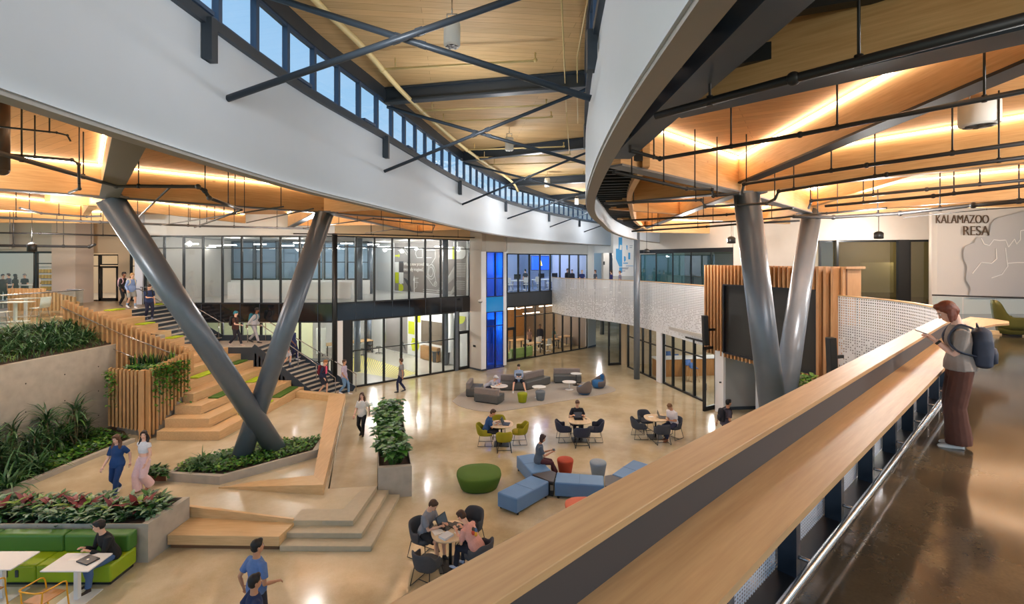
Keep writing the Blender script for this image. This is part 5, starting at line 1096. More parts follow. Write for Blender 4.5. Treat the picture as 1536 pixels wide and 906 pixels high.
def handrail(label, pts, ends, posts, kick=.9):
    t = thing('handrail', label, 'handrail', pts[0], 0); m = MB(); m.tube([V(*p) + V(0, 0, kick) for p in pts], .025, 8); m.build('rail', chromeM, t, world=True)
    for (x, y, z) in posts: m = MB(); m.tube([(x, y, z), (x, y, z + kick)], .02, 8); m.build('post', chromeM, t, world=True)
def sz(x): return max(0, 2.6 * (-8.35 - x) / 4.0) if x > -12.35 else (2.6 if x > -14.9 else min(4.44, 2.6 + 1.84 * (-14.9 - x) / 3.0))
handrail('steel handrail in the middle of the lower flight, down to the stair foot', [(-8.75, 23.95, 0), (-12.4, 23.95, 2.6), (-13.2, 23.95, 2.6)], 0, [(x, 23.95, max(0, sz(x) - .3 * (x + 12.4) / 4)) for x in (-8.75, -9.7, -10.6, -11.6, -13.1)])
handrail('steel handrail on the glass side of the lower flight', [(-7.98, 24.72, 0), (-12.4, 24.72, 2.65), (-14.9, 24.72, 2.65)], 0, [(x, 24.72, sz(x)) for x in (-7.98, -9.5, -11, -12.6, -14)])
handrail('steel handrail down the upper flight to the landing', [(-14.8, 23.2, 2.6), (-17.9, 23.2, 4.44), (-18.6, 23.2, 4.44)], 0, [(x, 23.2, sz(x)) for x in (-14.8, -16.0, -17.2)])
handrail('steel handrail along the glass wall beside the upper flight', [(-14.8, 24.72, 2.6), (-17.9, 24.72, 4.44), (-19.0, 24.72, 4.44)], 0, [(x, 24.72, sz(x)) for x in (-15, -16.4, -17.9, -18.9)])
slab([(-17.9, 19.4), (-17.9, 25), (-19.2, 25), (-19.2, 27), (-24, 27), (-24, 19.4)], 4.38, 4.45, mat('upper_tile', rgb(150, 130, 104), .3), 'floor')
# slatted guard + slatted planter ----------------------------------------
sg_ = thing('slatted_guard', 'cedar slat guard stepping down the left side of the bleachers', 'guard', (-14.5, 18.6, 2.6))
m = MB()
x = -12.35
while x > -17.3:
    zt = 3.25 + ((-12.35 - x) / 4.85) * 1.95; m.box((x, 18.6, (zt + 2.4) / 2), (.075, .2, zt - 2.4)); x -= .185
m.build('slats', slatW, sg_, world=True)
m = MB(); m.bar((-12.4, 18.7, 3.0), (-17.3, 18.7, 4.95), .03, .06); m.build('rail', slatW, sg_, world=True)
m = MB(); m.tube([(-12.4, 18.42, 2.95), (-15.0, 18.42, 3.95), (-17.2, 18.42, 4.95)], .018, 6); m.tube([(-12.9, 18.42, 2.4), (-17.2, 18.42, 4.15)], .014, 6); m.build('cable_rail', chromeM, sg_, world=True)
sp_ = thing('slatted_planter', 'tall planter box clad in cedar slats at the foot of the concrete wall', 'planter', (-13.4, 17.9, ZP))
m = MB(); m.prism([(-14.6, 17.85), (-13.1, 17.35), (-12.75, 17.4), (-12.5, 18.55), (-14.6, 18.8)], ZP, [2.55, 2.55, 2.55, 2.75, 2.75]); m.build('planter_core', concM, sp_, world=True)
m = MB()
for i in range(9):
    t_ = i / 8; p = V(-14.72, 17.72).lerp(V(-13.22, 17.2), t_); m.box((p.x, p.y, 1.72), (.07, .2, 2.1), .32)
m.box((-13.08, 17.12, 1.62), (.15, .22, 2.4), .32)
for i in range(12):
    t_ = i / 11; p = V(-12.9, 17.12).lerp(V(-12.42, 18.5), t_); zt = 2.82 + .4 * t_; zb = ZP + (1.45 * t_); m.box((p.x, p.y, (zt + zb) / 2), (.2, .065, zt - zb), -.3)
m.build('slats', slatW, sp_, world=True)
m = MB(); m.prism([(-14.5, 17.9), (-13.1, 17.4), (-12.8, 17.45), (-12.6, 18.5), (-14.5, 18.7)], 2.5, [2.6, 2.6, 2.6, 2.8, 2.8]); m.build('soil', soilM, sp_, world=True)
# retaining wall and beds
m = MB(); m.prism([(-16.2, 11), (-15.75, 11), (-15.0, 20.9), (-15.3, 21.0)], 0, 3.5); rw = m.build('wall_retaining', concM); struct(rw)
m = MB()
for i in range(8):
    for j in range(3):
        t_ = (i + .5) / 8; p = V(-15.75, 11).lerp(V(-15.0, 20.9), t_); m.lathe([(.02, 0), (.022, .01)], (0, 0, 0), 8) if False else m.ell((p.x, p.y, 1.0 + j * .9), (.012, .022, .022), 8)
struct(m.build('trim_38', darkPipe))
m = MB(); m.prism([(-15.9, 11), (-15.15, 20.8), (-17.3, 19.3), (-17.3, 11)], 3.0, [3.45, 3.5, 4.3, 4.3]); ub = tag(m.build('upper_planting_bed', soilM), 'sloping soil bed above the long concrete wall', 'planting bed')
cb = [G(230, 648, .5), G(203, 658, .5), G(126, 688.6, .5), G(45, 722, .5), G(-60, 765, .5)]
m = MB(); m.strip([(p.x, p.y) for p in cb[1:]], 0.3, .52, -.16 * -1 * -1); 
m = MB(); m.strip([(p.x, p.y) for p in cb[1:]][::-1], .3, .52, .16); tag(m.build('concrete_curb', concM, bevel=.01), 'low slanting concrete curb edging the planting bed left of the walking women', 'curb')
m = MB(); m.prism([(p.x - .15, p.y) for p in cb[1:]] + [(-15.9, cb[-1].y), (-15.1, 18.5)], .3, .46); tag(m.build('lower_planting_bed', soilM), 'soil bed between the curb and the long concrete wall', 'planting bed')
# terrace: glass rail, slat screen
tr_ = thing('glass_railing', 'frameless glass railing along the terrace above the planting bed', 'railing', (-17.25, 16.5, 4.2))
for i in range(7):
    y0 = 12.6 + i * .98; m = MB(); m.wall((-17.25, y0 + .02, 0), (-17.25, y0 + .96, 0), 4.1, 5.48, .014); m.build('glass_panel', railG, tr_, world=True)
m = MB(); m.tube([(-17.25, 12.6, 5.52), (-17.25, 19.45, 5.52), (-18.0, 19.55, 5.52)], .028, 8); m.build('top_rail', chromeM, tr_, world=True)
ts = thing('slatted_screen', 'stepped wooden slat screen on the terrace behind the white tables', 'screen', (-22, 21.8, 4.44)); m = MB()
xx = AT(15, 21.8).x; k = 0
while xx < AT(116, 21.8).x:
    zt = 5.45 if xx < AT(68, 21.8).x else 5.35 - (xx - AT(68, 21.8).x) * .22; m.box((xx, 21.8, (4.44 + zt) / 2), (.09, .12, zt - 4.44)); xx += .17
m.build('slats', slatW, ts, world=True); m = MB(); m.bar((AT(15, 21.8).x, 21.9, 4.8), (AT(116, 21.8).x, 21.9, 4.8), .05, .1); m.build('rail', slatW, ts, world=True)
# concrete planters -------------------------------------------------------
def tub(nm, poly, z0, z1, label, t_=.12, soil=.08):
    r = thing(nm, label, 'planter', (sum(p[0] for p in poly) / len(poly), sum(p[1] for p in poly) / len(poly), z0))
    c = V(r.location.x, r.location.y); inn = []
    for p in poly:
        d = V(p[0], p[1]) - c; inn.append(c + d * (1 - t_ * 1.3 / max(.3, d.length)))
    n = len(poly); m = MB(); o = [V(p[0], p[1], z0) for p in poly]; ot = [V(p[0], p[1], z1) for p in poly]; it = [V(p.x, p.y, z1) for p in inn]; ib = [V(p.x, p.y, z0) for p in inn]
    m.rings([list(x_) for x_ in zip(*[])]) if False else None
    m.add(o + ot + it + ib, [(i, (i + 1) % n, n + (i + 1) % n, n + i) for i in range(n)] + [(n + i, n + (i + 1) % n, 2 * n + (i + 1) % n, 2 * n + i) for i in range(n)] + [(2 * n + i, 2 * n + (i + 1) % n, 3 * n + (i + 1) % n, 3 * n + i) for i in range(n)] + [(3 * n + i, 3 * n + (i + 1) % n, (i + 1) % n, i) for i in range(n)])
    m.build('planter_wall', concM, r, world=True); m = MB(); m.prism([(p.x, p.y) for p in inn], z0, z1 - soil); m.build('soil', soilM, r, world=True); return r
tub('column_planter', [(-9.87, 13.85), (-8.24, 13.62), (-6.25, 15.55), (-6.45, 16.7), (-8.4, 16.3), (-9.95, 14.7)], ZP, .62, 'low angular concrete planter round the feet of the X column', soil=.03)
tub('tall_planter', [(-3.77, 13.6), (-2.85, 13.75), (-4.3, 18.85), (-5.2, 18.7)], 0, .86, 'tall long concrete planter full of broad leaves beside the concrete steps')
tub('leaf_planter', [(-16, 10.72), (-8.07, 10.72), (-7.97, 11.95), (-16, 11.95)], 0, .86, 'concrete planter with red and green foliage behind the green sofa')
m = MB(); m.prism([tuple(G(p, q, ZP)[:2]) for p, q in ((222, 722), (249, 721.5), (248, 708), (226, 708))], ZP, .56); tag(m.build('corten_planter', mat('corten', rgb(120, 70, 44), .8)), 'small rusty brown planter left of the X column planter', 'planter')
# ---- right side at ground level
RA, RB = G(942, 550.6), G(1055.5, 602.5); RA, RB = V(RA.x, RA.y), V(RB.x, RB.y)
xs = [942, 957, 964, 975, 988]; 
for a, b in zip(xs[:-1], xs[1:]): bay(isect(a, RA, RB), isect(b, RA, RB), 0, 3.0, fr=.07, trans=(1.95,))
xs = [995, 1009, 1025, 1041, 1055.5]
for a, b in zip(xs[:-1], xs[1:]): bay(isect(a, RA, RB), isect(b, RA, RB), 0, 2.9, fr=.09, trans=(2.1,))
wl(isect(988, RA, RB), isect(995, RA, RB), 0, 3.0, MATS['bright_white'], .3, nm='wall_right')
door(V(6.15, 30.9), V(7.0, 31.1), 2.9, 'door_4', fr=.1); wl(V(7.0, 31.15), V(7.35, 31.2), 0, 3.0, mat('beige_jamb', rgb(190, 168, 136), .7), .1, nm='wall_right')
door(V(8.52, 21.5), tuple(G(1075.4, 612)[:2]), 2.85, 'door_5', fr=.12)
wl((9.1, 21.55), (9.32, 21.2), 0, 2.7, MATS['bright_white'], .16, nm='wall_right'); wl((9.35, 21.75), (11.2, 21.95), 0, 2.75, mat('grey_panel_wall', rgb(176, 174, 170), .65), .14, nm='wall_right'); struct(MB().wall(V(9.35, 21.66, 0), V(11.2, 21.86, 0), 0, .13, .06).build('baseboard_right', darkSp))
wl(tuple(G(1136, 619)[:2]), tuple(G(1151, 622)[:2]), 0, 2.75, MATS['bright_white'], .5, nm='wall_right')
plate((9.18, 21.25, 1.35), (.14, .03, .06), 'small black card reader on the white post by the open glass door', 'card_reader', 'card reader')
m = MB(); m.box((10.95, 20.9, 2.45), (.28, .12, .1)); m.box((11.2, 20.85, 2.45), (.12, .2, .14)); m.box((10.85, 20.85, 2.5), (.14, .16, .2)); tag(m.build('wall_camera', blackM), 'black camera bracket high on the white post under the screen', 'camera')
slab([(7.2, 30.4), (9.0, 22.9), (9.3, 21.4), (24, 24), (24, 40), (8, 40)], 3.05, 3.2, mat('balcony_soffit', rgb(190, 186, 180), .7), 'ceiling')
wl((7.4, 31.3), (24, 33.5), 0, 3.05, mat('cafe_wall', rgb(190, 176, 150), .7), nm='wall_right'); wl((17, 21), (18, 33), 0, 3.05, mat('cafe_wall2', rgb(176, 164, 144), .7), nm='wall_right')
ct = thing('cafe_counter', 'oak cafe counter behind the folding glass wall', 'counter', (10.6, 28.5, 0)); m = MB(); m.box((10.4, 28.4, .5), (4.2, .7, 1.0), .12); m.build('counter_front', wood('counter_oak', rgb(170, 116, 60), rgb(196, 140, 80), (12, 12, 1)), ct, world=True); m = MB(); m.box((10.4, 28.4, 1.03), (4.4, .85, .06), .12); m.build('counter_top', whiteM, ct, world=True)
# ---- balcony: perforated guard, cap, near ledge, counter, posts, footrail
def cutR(a, b): return [p for i, p in enumerate(RAIL) if a <= i <= b]
idx = lambda y: min(range(len(RAIL)), key=lambda i: abs(RAIL[i].y - y))
far = RAIL[idx(10.4):]; far = resample(far, .5)
gd = thing('perforated_balcony', 'long white perforated metal balcony guard sweeping round the atrium', 'balcony guard', (9, 22, 3))
cum = [0]
for i in range(1, len(far)): cum.append(cum[-1] + (far[i] - far[i - 1]).length)
zb = [3.4 - .8 * min(1, c / 5) if c < 12 else 2.6 + .45 * min(1, (c - 12) / 14) for c in cum]
k = 0; step_n = 3
for i in range(0, len(far) - 1, step_n):
    P_ = far[i:i + step_n + 1]
    if len(P_) < 2: continue
    m = MB(); 
    A_, B_ = P_[0], P_[-1]; L_ = sum((P_[j + 1] - P_[j]).length for j in range(len(P_) - 1)); off_ = 0
    for j in range(len(P_) - 1):
        p, q = P_[j], P_[j + 1]; l = (q - p).length; z0a, z0b = zb[i + j], zb[i + j + 1]
        e = .012 if j == 0 else 0
        p2 = p + (q - p).normalized() * e
        f0 = len(m.f); m.add([(p2.x, p2.y, z0a), (q.x, q.y, z0b), (q.x, q.y, 5.5), (p2.x, p2.y, 5.5)], [(0, 1, 2, 3)])
        u0 = cum[i + j]; m.uv[f0] = [(u0 + e, z0a - 2.6), (u0 + l, z0b - 2.6), (u0 + l, 2.9), (u0 + e, 2.9)]
    pn = m.build('perforated_panel', perfM, gd, world=True); sm_ = pn.modifiers.new('sheet', 'SOLIDIFY'); sm_.thickness = .004
m = MB(); m.strip(far, 4.12, 4.5, -.12); m.strip(offs(far, -.1), 2.95, 4.2, -.04); m.build('slab_edge', mat('slab_edge_grey', rgb(112, 112, 116), .7), gd, world=True)
m = MB(); m.strip(offs(far, .03), 5.5, 5.535, -.13); m.build('oak_cap', oakM, gd, world=True)
for i in range(0, len(far), 3):
    p = offs(far, -.08)[i]; m = MB(); m.box((p.x, p.y, 5.0), (.05, .05, 1.0)); m.build('guard_post', steelM, gd, world=True)
near = resample(RAIL[:idx(10.9) + 1], .25)
lg = thing('bar_ledge', 'broad oak ledge and dark upstand along the top of the near balcony guard', 'ledge', (2, 4, 4.5))
m = MB(); m.strip(near, 5.535, 5.575, -.235); m.build('oak_ledge', ledgeOak, lg, world=True, bevel=.004)
m = MB(); m.strip(offs(near, -.205), 5.34, 5.535, -.02); m.build('upstand', mat('dark_upstand', rgb(66, 62, 62), .55), lg, world=True)
P_ = offs(near, -.2); m = MB(); cu_ = 0
for p, q in zip(P_[:-1], P_[1:]):
    f0 = len(m.f); l = (q - p).length; m.add([(p.x, p.y, 4.5), (q.x, q.y, 4.5), (q.x, q.y, 5.34), (p.x, p.y, 5.34)], [(0, 1, 2, 3)]); m.uv[f0] = [(cu_, 0), (cu_ + l, 0), (cu_ + l, 1.2), (cu_, 1.2)]; cu_ += l
pn = m.build('perforated_panel', perfN, lg, world=True); sm_ = pn.modifiers.new('sheet', 'SOLIDIFY'); sm_.thickness = .003
m = MB(); m.strip(near, 4.1, 4.32, -.06); m.build('slab_edge', steelM, lg, world=True)
m = MB(); m.strip(offs(near, -.19), 4.5, 4.53, -.2); m.build('base_plate', mat('black_plate', rgb(38, 38, 40), .3, .3), lg, world=True)
bc = thing('bar_counter', 'long lower oak counter running beside the ledge towards the standing woman', 'counter', (2.3, 4, 4.5))
path = offs(near, -.225); inner = path; outer = []
N_ = len(near)
for i, p in enumerate(near):
    q = offs(near, -.605)[i]; outer.append(q)
m = MB(); poly = [(p.x, p.y) for p in inner] + [(11.0, 11.6), (11.15, 11.2), (11.05, 10.75), (10.7, 10.4), (10.25, 10.25)] + [(p.x, p.y) for p in outer[::-1] if p.y < 9.9]
n_in = len(inner)
m.prism(poly, 5.31, 5.352); m.build('counter_top', ledgeOak, bc, world=True)
pp = resample(offs(near, -.13), 1.03); pr = offs(near, -.43)
for p in pp:
    i = min(range(len(near)), key=lambda k: (offs(near, -.13)[k] - p).length) if False else None
posts = resample(RAIL[:idx(10.6) + 1], 1.03)
po_ = offs(posts, -.275); ro_ = offs(posts, -.43)
for a, r_ in zip(po_, ro_):
    d = (r_ - a).normalized(); m = MB(); m.box((a.x, a.y, 4.9), (.12, .08, .82), math.atan2(d.y, d.x)); m.build('support_post', mat('post_blue_black', rgb(38, 48, 60), .35, .3), bc, world=True)
    m = MB(); m.tube([(a.x, a.y, 4.66), (r_.x, r_.y, 4.66)], .014, 8); m.build('bracket', chromeM, bc, world=True)
m = MB(); m.tube([(p.x, p.y, 4.66) for p in pr], .027, 12); m.build('foot_rail', chromeM, bc, world=True)
# ---- slatted frame with the big black screen
SA, SB = V(8.85, 22.2), V(10.92, 16.2); sd_ = (SB - SA).normalized(); sn = V(sd_.y, -sd_.x)      # sn points to the balcony side
if sn.x < 0: sn = -sn
scn = thing('led_screen', 'big black video screen in an orange timber slat surround on the balcony', 'screen', (9.9, 19.2, 2.5))
sang = math.atan2(sd_.y, sd_.x)
s0 = isect(1084, SA, SB); s1 = isect(1222, SA, SB); L0 = (s0 - SA).length; L1 = (s1 - SA).length; LT = (SB - SA).length
def sl(d_, z0, z1, w=.055, dp=.32, sh=0.): p = SA + sd_ * d_ + sn * (dp / 2 + sh); return (p.x, p.y, (z0 + z1) / 2), (w, dp, z1 - z0), sang
m = MB(); d_ = 0
while d_ <= LT + .01:
    inside = L0 < d_ < L1
    w_ = .07 if d_ < L1 else .1
    if inside: m.box(*sl(d_, 5.68, 6.5)); m.box(*sl(d_, 2.5, 2.66))
    else: m.box(*sl(d_, 2.5, 6.5, w_))
    d_ += .2 if d_ < L1 else .27
m.build('slats', slatO, scn, world=True)
m = MB(); q = SB + sn * .1
for k in range(4): p = SB + sn * (.35 + .22 * k) + sd_ * (-.05); m.box((p.x, p.y, 4.5 if k > 0 else 4.5), (.07, .22, 4.0), sang)
m.box(((SB + sn * .72).x, (SB + sn * .72).y, 6.46), (.2, .9, .08), sang); m.build('side_slats', slatO, scn, world=True)
m = MB(); c_ = (s0 + s1) / 2 + sn * .2; m.box((c_.x, c_.y, 4.16), (L1 - L0, .1, 2.96), sang); m.build('display', mat('black_display', rgb(44, 43, 42), .35), scn, world=True)
m = MB()
for z in (2.68, 5.65): m.box((((s0 + s1) / 2 + sn * .12).x, ((s0 + s1) / 2 + sn * .12).y, z), (L1 - L0, .2, .06), sang)
for s_ in (s0, s1): m.box(((s_ + sn * .12).x, (s_ + sn * .12).y, 4.16), (.06, .2, 2.96), sang)
m.build('display_bezel', mat('bezel', rgb(30, 31, 38), .4), scn, world=True)
m = MB(); c_ = (SA + SB) / 2 + sn * .42; m.box((c_.x, c_.y, 4.5), (LT, .06, 3.9), sang); m.build('back_board', mat('brown_back', rgb(110, 70, 42), .7), scn, world=True)
def array(px, Y, z0, z1, label):
    p = AT(px, Y); t = thing('line_array_speaker', label, 'speaker', (p.x, p.y, z0)); m = MB(); m.bar((p.x, p.y, z0), (p.x - .06, p.y, z1), .22, .26, up=(0, 1, 0)); m.build('speaker_cabinet', blackM, t, world=True, bevel=.02)
    m = MB(); m.bar((p.x + .05, p.y + .1, (z0 + z1) / 2), (p.x + .5, p.y + .25, (z0 + z1) / 2), .08, .1); m.build('wall_bracket', blackM, t, world=True)
array(1059, 21.3, 2.98, 4.29, 'slim black column speaker left of the slatted screen'); array(1249, 15.6, 2.9, 4.22, 'slim black column speaker right of the slatted screen, behind the ledge')
# terrace glass rail at the far right
gr = thing('glass_railing', 'glass railing with dark handrail in front of the lettered wall', 'railing', AT(1460, 15.5, 4.5))
a, b = AT(1398, 15.2), AT(1600, 13.6)
for i in range(4): m = MB(); m.wall(a.lerp(b, i / 4 + .005), a.lerp(b, (i + 1) / 4 - .005), 4.55, 5.58, .014); m.build('glass_panel', railG, gr, world=True)
m = MB(); m.tube([a + V(0, 0, 5.62), b + V(0, 0, 5.62)], .025, 8); m.build('top_rail', darkPipe, gr, world=True); m = MB(); m.wall(a, b, 4.5, 4.62, .08); m.build('base_shoe', oakM, gr, world=True)
# ================================================================== plants
def gm(n, c, v=.25): return mat(n, rgb(*c), .45, var=v, vs=14)
g_dark, g_mid, g_lite, g_pale, g_red, g_grass, g_ivy = gm('leaf_dark', (34, 66, 34)), gm('leaf_mid', (58, 104, 44)), gm('leaf_light', (110, 148, 48)), gm('leaf_pale', (118, 150, 120)), gm('leaf_red', (112, 34, 40)), gm('leaf_grass', (74, 112, 70)), gm('leaf_ivy', (62, 120, 30))
stemM = gm('stem', (96, 84, 56))
GM = [g_dark, g_mid, g_lite, g_pale, g_red, g_grass, g_ivy, stemM]
def leaf(mb, b, az, el_, L, Wd, droop=.8, mi=0, prof=(.25, 1, .85, 0), fold=.15, roll=0.):
    b = Vector(b); h = V(math.cos(az), math.sin(az), 0); sd_ = V(-h.y, h.x, 0); P_ = b; n = len(prof); e = el_; pts = []
    for k in range(n):
        pts.append(P_); P_ = P_ + (h * math.cos(e) + V(0, 0, 1) * math.sin(e)) * (L / (n - 1)); e -= droop / (n - 1)
    vs = []
    for k, p in enumerate(pts):
        w_ = Wd * prof[k] / 2 + .001; vs += [p - sd_ * w_ + V(0, 0, fold * w_), p, p + sd_ * w_ + V(0, 0, fold * w_)]
    fs = []
    for k in range(n - 1):
        o = 3 * k; fs += [(o, o + 1, o + 4, o + 3), (o + 1, o + 2, o + 5, o + 4)]
    mb.add(vs, fs, mi, True)
def plant_mesh(kind, s=1.):
    mb = MB(); R_ = random
    if kind == 'grassy':
        for i in range(46): leaf(mb, (R_.gauss(0, .03), R_.gauss(0, .03), 0), R_.uniform(0, 2 * PI), R_.uniform(.6, 1.45), R_.uniform(.4, .75) * s, .03, R_.uniform(1.0, 2.2), R_.choice((0, 1, 5, 5)), (.7, 1, 1, .7, 0))
    elif kind == 'dracaena':
        hh = .55 * s
        for st in range(3):
            a = R_.uniform(0, 2 * PI); x, y = .1 * math.cos(a), .1 * math.sin(a); h = hh * (.6 + .35 * st); mb.tube([(0, 0, 0), (x * .6, y * .6, h * .5), (x, y, h)], [.02, .016, .014], 6, 7)
            for i in range(26): leaf(mb, (x, y, h - .1 * R_.random()), R_.uniform(0, 2 * PI), R_.uniform(-.2, 1.4), R_.uniform(.28, .5) * s, .028, R_.uniform(.8, 1.7), R_.choice((0, 0, 1, 5)), (.6, 1, .8, 0))
    elif kind == 'broad':
        for i in range(34):
            a = R_.uniform(0, 2 * PI); r = abs(R_.gauss(0, .09)); z = R_.uniform(.1, .4) * s; x, y = r * math.cos(a), r * math.sin(a)
            mb.tube([(x * .3, y * .3, 0), (x, y, z)], .006, 4, 1); leaf(mb, (x, y, z), a + R_.uniform(-.5, .5), R_.uniform(.1, 1.0), R_.uniform(.2, .34) * s, .11 * s, R_.uniform(.5, 1.4), R_.choice((0, 1, 3, 3)), (.2, .9, 1, .6, 0))
    elif kind == 'red':
        for i in range(9): leaf(mb, (R_.gauss(0, .02), R_.gauss(0, .02), .12), 2 * PI * i / 9 + R_.uniform(-.2, .2), R_.uniform(.5, 1.2), R_.uniform(.3, .46) * s, .12 * s, R_.uniform(.4, 1.1), 4 if i % 4 else 2, (.25, .9, 1, .6, 0))
        for i in range(8): leaf(mb, (0, 0, .05), R_.uniform(0, 2 * PI), R_.uniform(.2, .8), .26 * s, .1 * s, .8, 0, (.25, .9, 1, .6, 0))
    elif kind == 'monstera':
        for i in range(30):
            a = R_.uniform(0, 2 * PI); r = R_.uniform(.05, .3); z = R_.uniform(.25, .75) * s; x, y = r * math.cos(a), r * math.sin(a)
            mb.tube([(x * .2, y * .2, 0), (x * .8, y * .8, z * .7), (x, y, z)], .008, 4, 1); leaf(mb, (x, y, z), a + R_.uniform(-.6, .6), R_.uniform(-.1, .7), R_.uniform(.2, .34) * s, R_.uniform(.2, .28) * s, R_.uniform(.5, 1.3), R_.choice((0, 1, 1, 6)), (.5, 1, .9, .5, 0))
    elif kind == 'snake':
        for i in range(14): leaf(mb, (R_.gauss(0, .06), R_.gauss(0, .06), 0), R_.uniform(0, 2 * PI), R_.uniform(1.15, 1.5), R_.uniform(.35, .6) * s, .05, R_.uniform(-.1, .3), R_.choice((0, 0, 2)), (.8, 1, .8, 0))
    elif kind == 'fern':
        for i in range(30): leaf(mb, (R_.gauss(0, .02), R_.gauss(0, .02), 0), R_.uniform(0, 2 * PI), R_.uniform(.3, 1.3), R_.uniform(.22, .4) * s, .05, R_.uniform(1.2, 2.), R_.choice((1, 6, 2)), (.5, 1, .8, 0))
    return mb
PLN = {'grassy': 'grassy_plant', 'dracaena': 'dracaena_plant', 'broad': 'broad_leaf_plant', 'red': 'red_leaf_plant', 'monstera': 'climbing_leaf_plant', 'snake': 'snake_plant', 'fern': 'fern'}
protos = {}
def plant(kind, loc, label, group, s=1., var=None):
    key = (kind, random.randrange(3) if var is None else var)
    if key not in protos:
        me = plant_mesh(kind).mesh(PLN[kind], GM); protos[key] = me
    o = bpy.data.objects.new(PLN[kind], protos[key]); COL.objects.link(o); o.location = loc; o.rotation_euler = (0, 0, random.uniform(0, 2 * PI)); k = s * random.uniform(.88, 1.12); o.scale = (k, k, k)
    return tag(o, label, 'plant', group)
def in_poly(x, y, P_):
    r = False
    for i in range(len(P_)):
        (x1, y1), (x2, y2) = P_[i][:2], P_[i - 1][:2]
        if (y1 > y) != (y2 > y) and x < (x2 - x1) * (y - y1) / (y2 - y1) + x1: r = not r
    return r
def scatter(P_, n, mind=.1):
    xs = [p[0] for p in P_]; ys = [p[1] for p in P_]; out = []
    t = 0
    while len(out) < n and t < n * 60:
        t += 1; x, y = random.uniform(min(xs), max(xs)), random.uniform(min(ys), max(ys))
        if in_poly(x, y, P_) and all((x - a) ** 2 + (y - b) ** 2 > mind ** 2 for a, b in out): out.append((x, y))
    return out
def cover(nm, P_, zf, n, label, cat='ground cover', cols=(1, 6, 6, 2, 0), L=.09, h=.12, grass=False):
    mb = MB()
    for x, y in scatter(P_, n, 0.0):
        z = zf(x, y)
        if grass: leaf(mb, (x, y, z), random.uniform(0, 2 * PI), random.uniform(.8, 1.5), random.uniform(.8, 1.8) * L, .012, random.uniform(.6, 1.6), random.choice(cols), (.8, 1, 0))
        else: leaf(mb, (x, y, z + random.uniform(.0, h)), random.uniform(0, 2 * PI), random.uniform(-.2, .9), L * random.uniform(.7, 1.3), L * .8, random.uniform(.3, 1.2), random.choice(cols), (.5, 1, 0))
    return tag(mb.build(nm, GM), label, cat, kind='stuff')
# upper bed
UB = [(-15.75, 13.4), (-15.25, 20.5), (-16.9, 19.0), (-17.1, 13.4)]
zu = lambda x, y: 3.46 + .86 * max(0, min(1, (-15.5 - x) / 1.7))
gl = 'grassy plants in the bed above the concrete wall'
for i, (x, y) in enumerate(scatter([(-15.9, 13.4), (-15.6, 18.4), (-16.9, 18.8), (-17.1, 13.4)], 44, .3)): plant('grassy', (x, y, zu(x, y)), 'arching grey-green grassy plant in the bed above the concrete wall', gl, 1.05)
cover('meadow_grass', UB, zu, 2600, 'fine feathery green grass covering the bed above the concrete wall', 'grass', (1, 1, 5, 2, 0), .16, grass=True)
for i, (x, y) in enumerate(scatter([(-15.4, 19.0), (-15.1, 20.4), (-16.3, 19.9), (-16.6, 18.9)], 9, .3)): plant('fern', (x, y, zu(x, y)), 'wispy dark fern near the slatted guard, right end of the upper bed', 'ferns at the right end of the upper bed', 1.5)
# lower bed
LBd = [(cb[1].x - .2, cb[1].y), (cb[2].x - .2, cb[2].y), (cb[3].x - .2, cb[3].y), (cb[4].x - .2, cb[4].y), (-15.6, cb[4].y), (-15.3, 17.6), (-14.9, 17.6)]
cover('pothos_ground_cover', LBd, lambda x, y: .46, 2600, 'bright green pothos ground cover in the bed behind the curb', L=.12, h=.16)
for i, (x, y) in enumerate(scatter([(-15.3, 16.9), (-14.7, 16.9), (-14.4, 15), (-14.6, 12.6), (-15.4, 12.4)], 26, .42)): plant('dracaena', (x, y, .46), 'spiky dracaena in the bed between curb and long concrete wall', 'dracaenas at the foot of the concrete wall', random.choice((.95, 1.25, 1.6)))
for px, py in ((-20, 715), (22, 715), (55, 710), (10, 735)): p = G(px, py, .46); plant('grassy', (p.x, p.y, .46), 'dense long-leaved grassy plant at the left edge above the red foliage', 'grassy plants at the left edge', 1.5)
# leaf planter
k = 0
for i, (x, y) in enumerate(scatter([(-12.6, 10.85), (-8.3, 10.85), (-8.2, 11.75), (-12.6, 11.75)], 46, .22)): plant('broad', (x, y, .7), 'broad-leaved silver-green plant in the planter behind the sofa', 'silver-green plants behind the green sofa', .74)
for px in (3, 62, 78, 112, 125, 168, 205, 220, 38):
    p = AT(px, 11.0 + random.uniform(0, .4)); plant('red', (p.x, p.y, .78), 'dark red-leaved cordyline among the green foliage behind the sofa', 'red-leaved plants behind the green sofa', 1.1)
# X column planter
XP = [(-9.8, 14.0), (-8.3, 13.85), (-6.45, 15.6), (-6.55, 16.5), (-8.4, 16.1), (-9.8, 14.6)]
cover('ivy_ground_cover', XP, lambda x, y: .6, 2400, 'glossy green and lime ivy filling the planter round the X column', L=.1, h=.14, cols=(1, 6, 6, 2, 0))
for x, y in ((-9.3, 14.5), (-9.0, 14.3), (-8.8, 14.7), (-9.2, 14.15)): plant('grassy', (x, y, .6), 'dark spiky tuft in the X column planter, left of the struts', 'spiky tufts left of the X column', .8)
for x, y in ((-7.9, 15.8), (-7.7, 15.95)): plant('fern', (x, y, .6), 'dark fern between the feet of the X column', 'ferns between the struts', 1.2)
cover('corten_ivy', [tuple(G(p, q, .56)[:2]) for p, q in ((218, 716), (252, 716), (250, 704), (226, 704))], lambda x, y: .56, 420, 'dark ivy spilling over the small rusty planter', L=.1, h=.14, cols=(0, 1, 1))
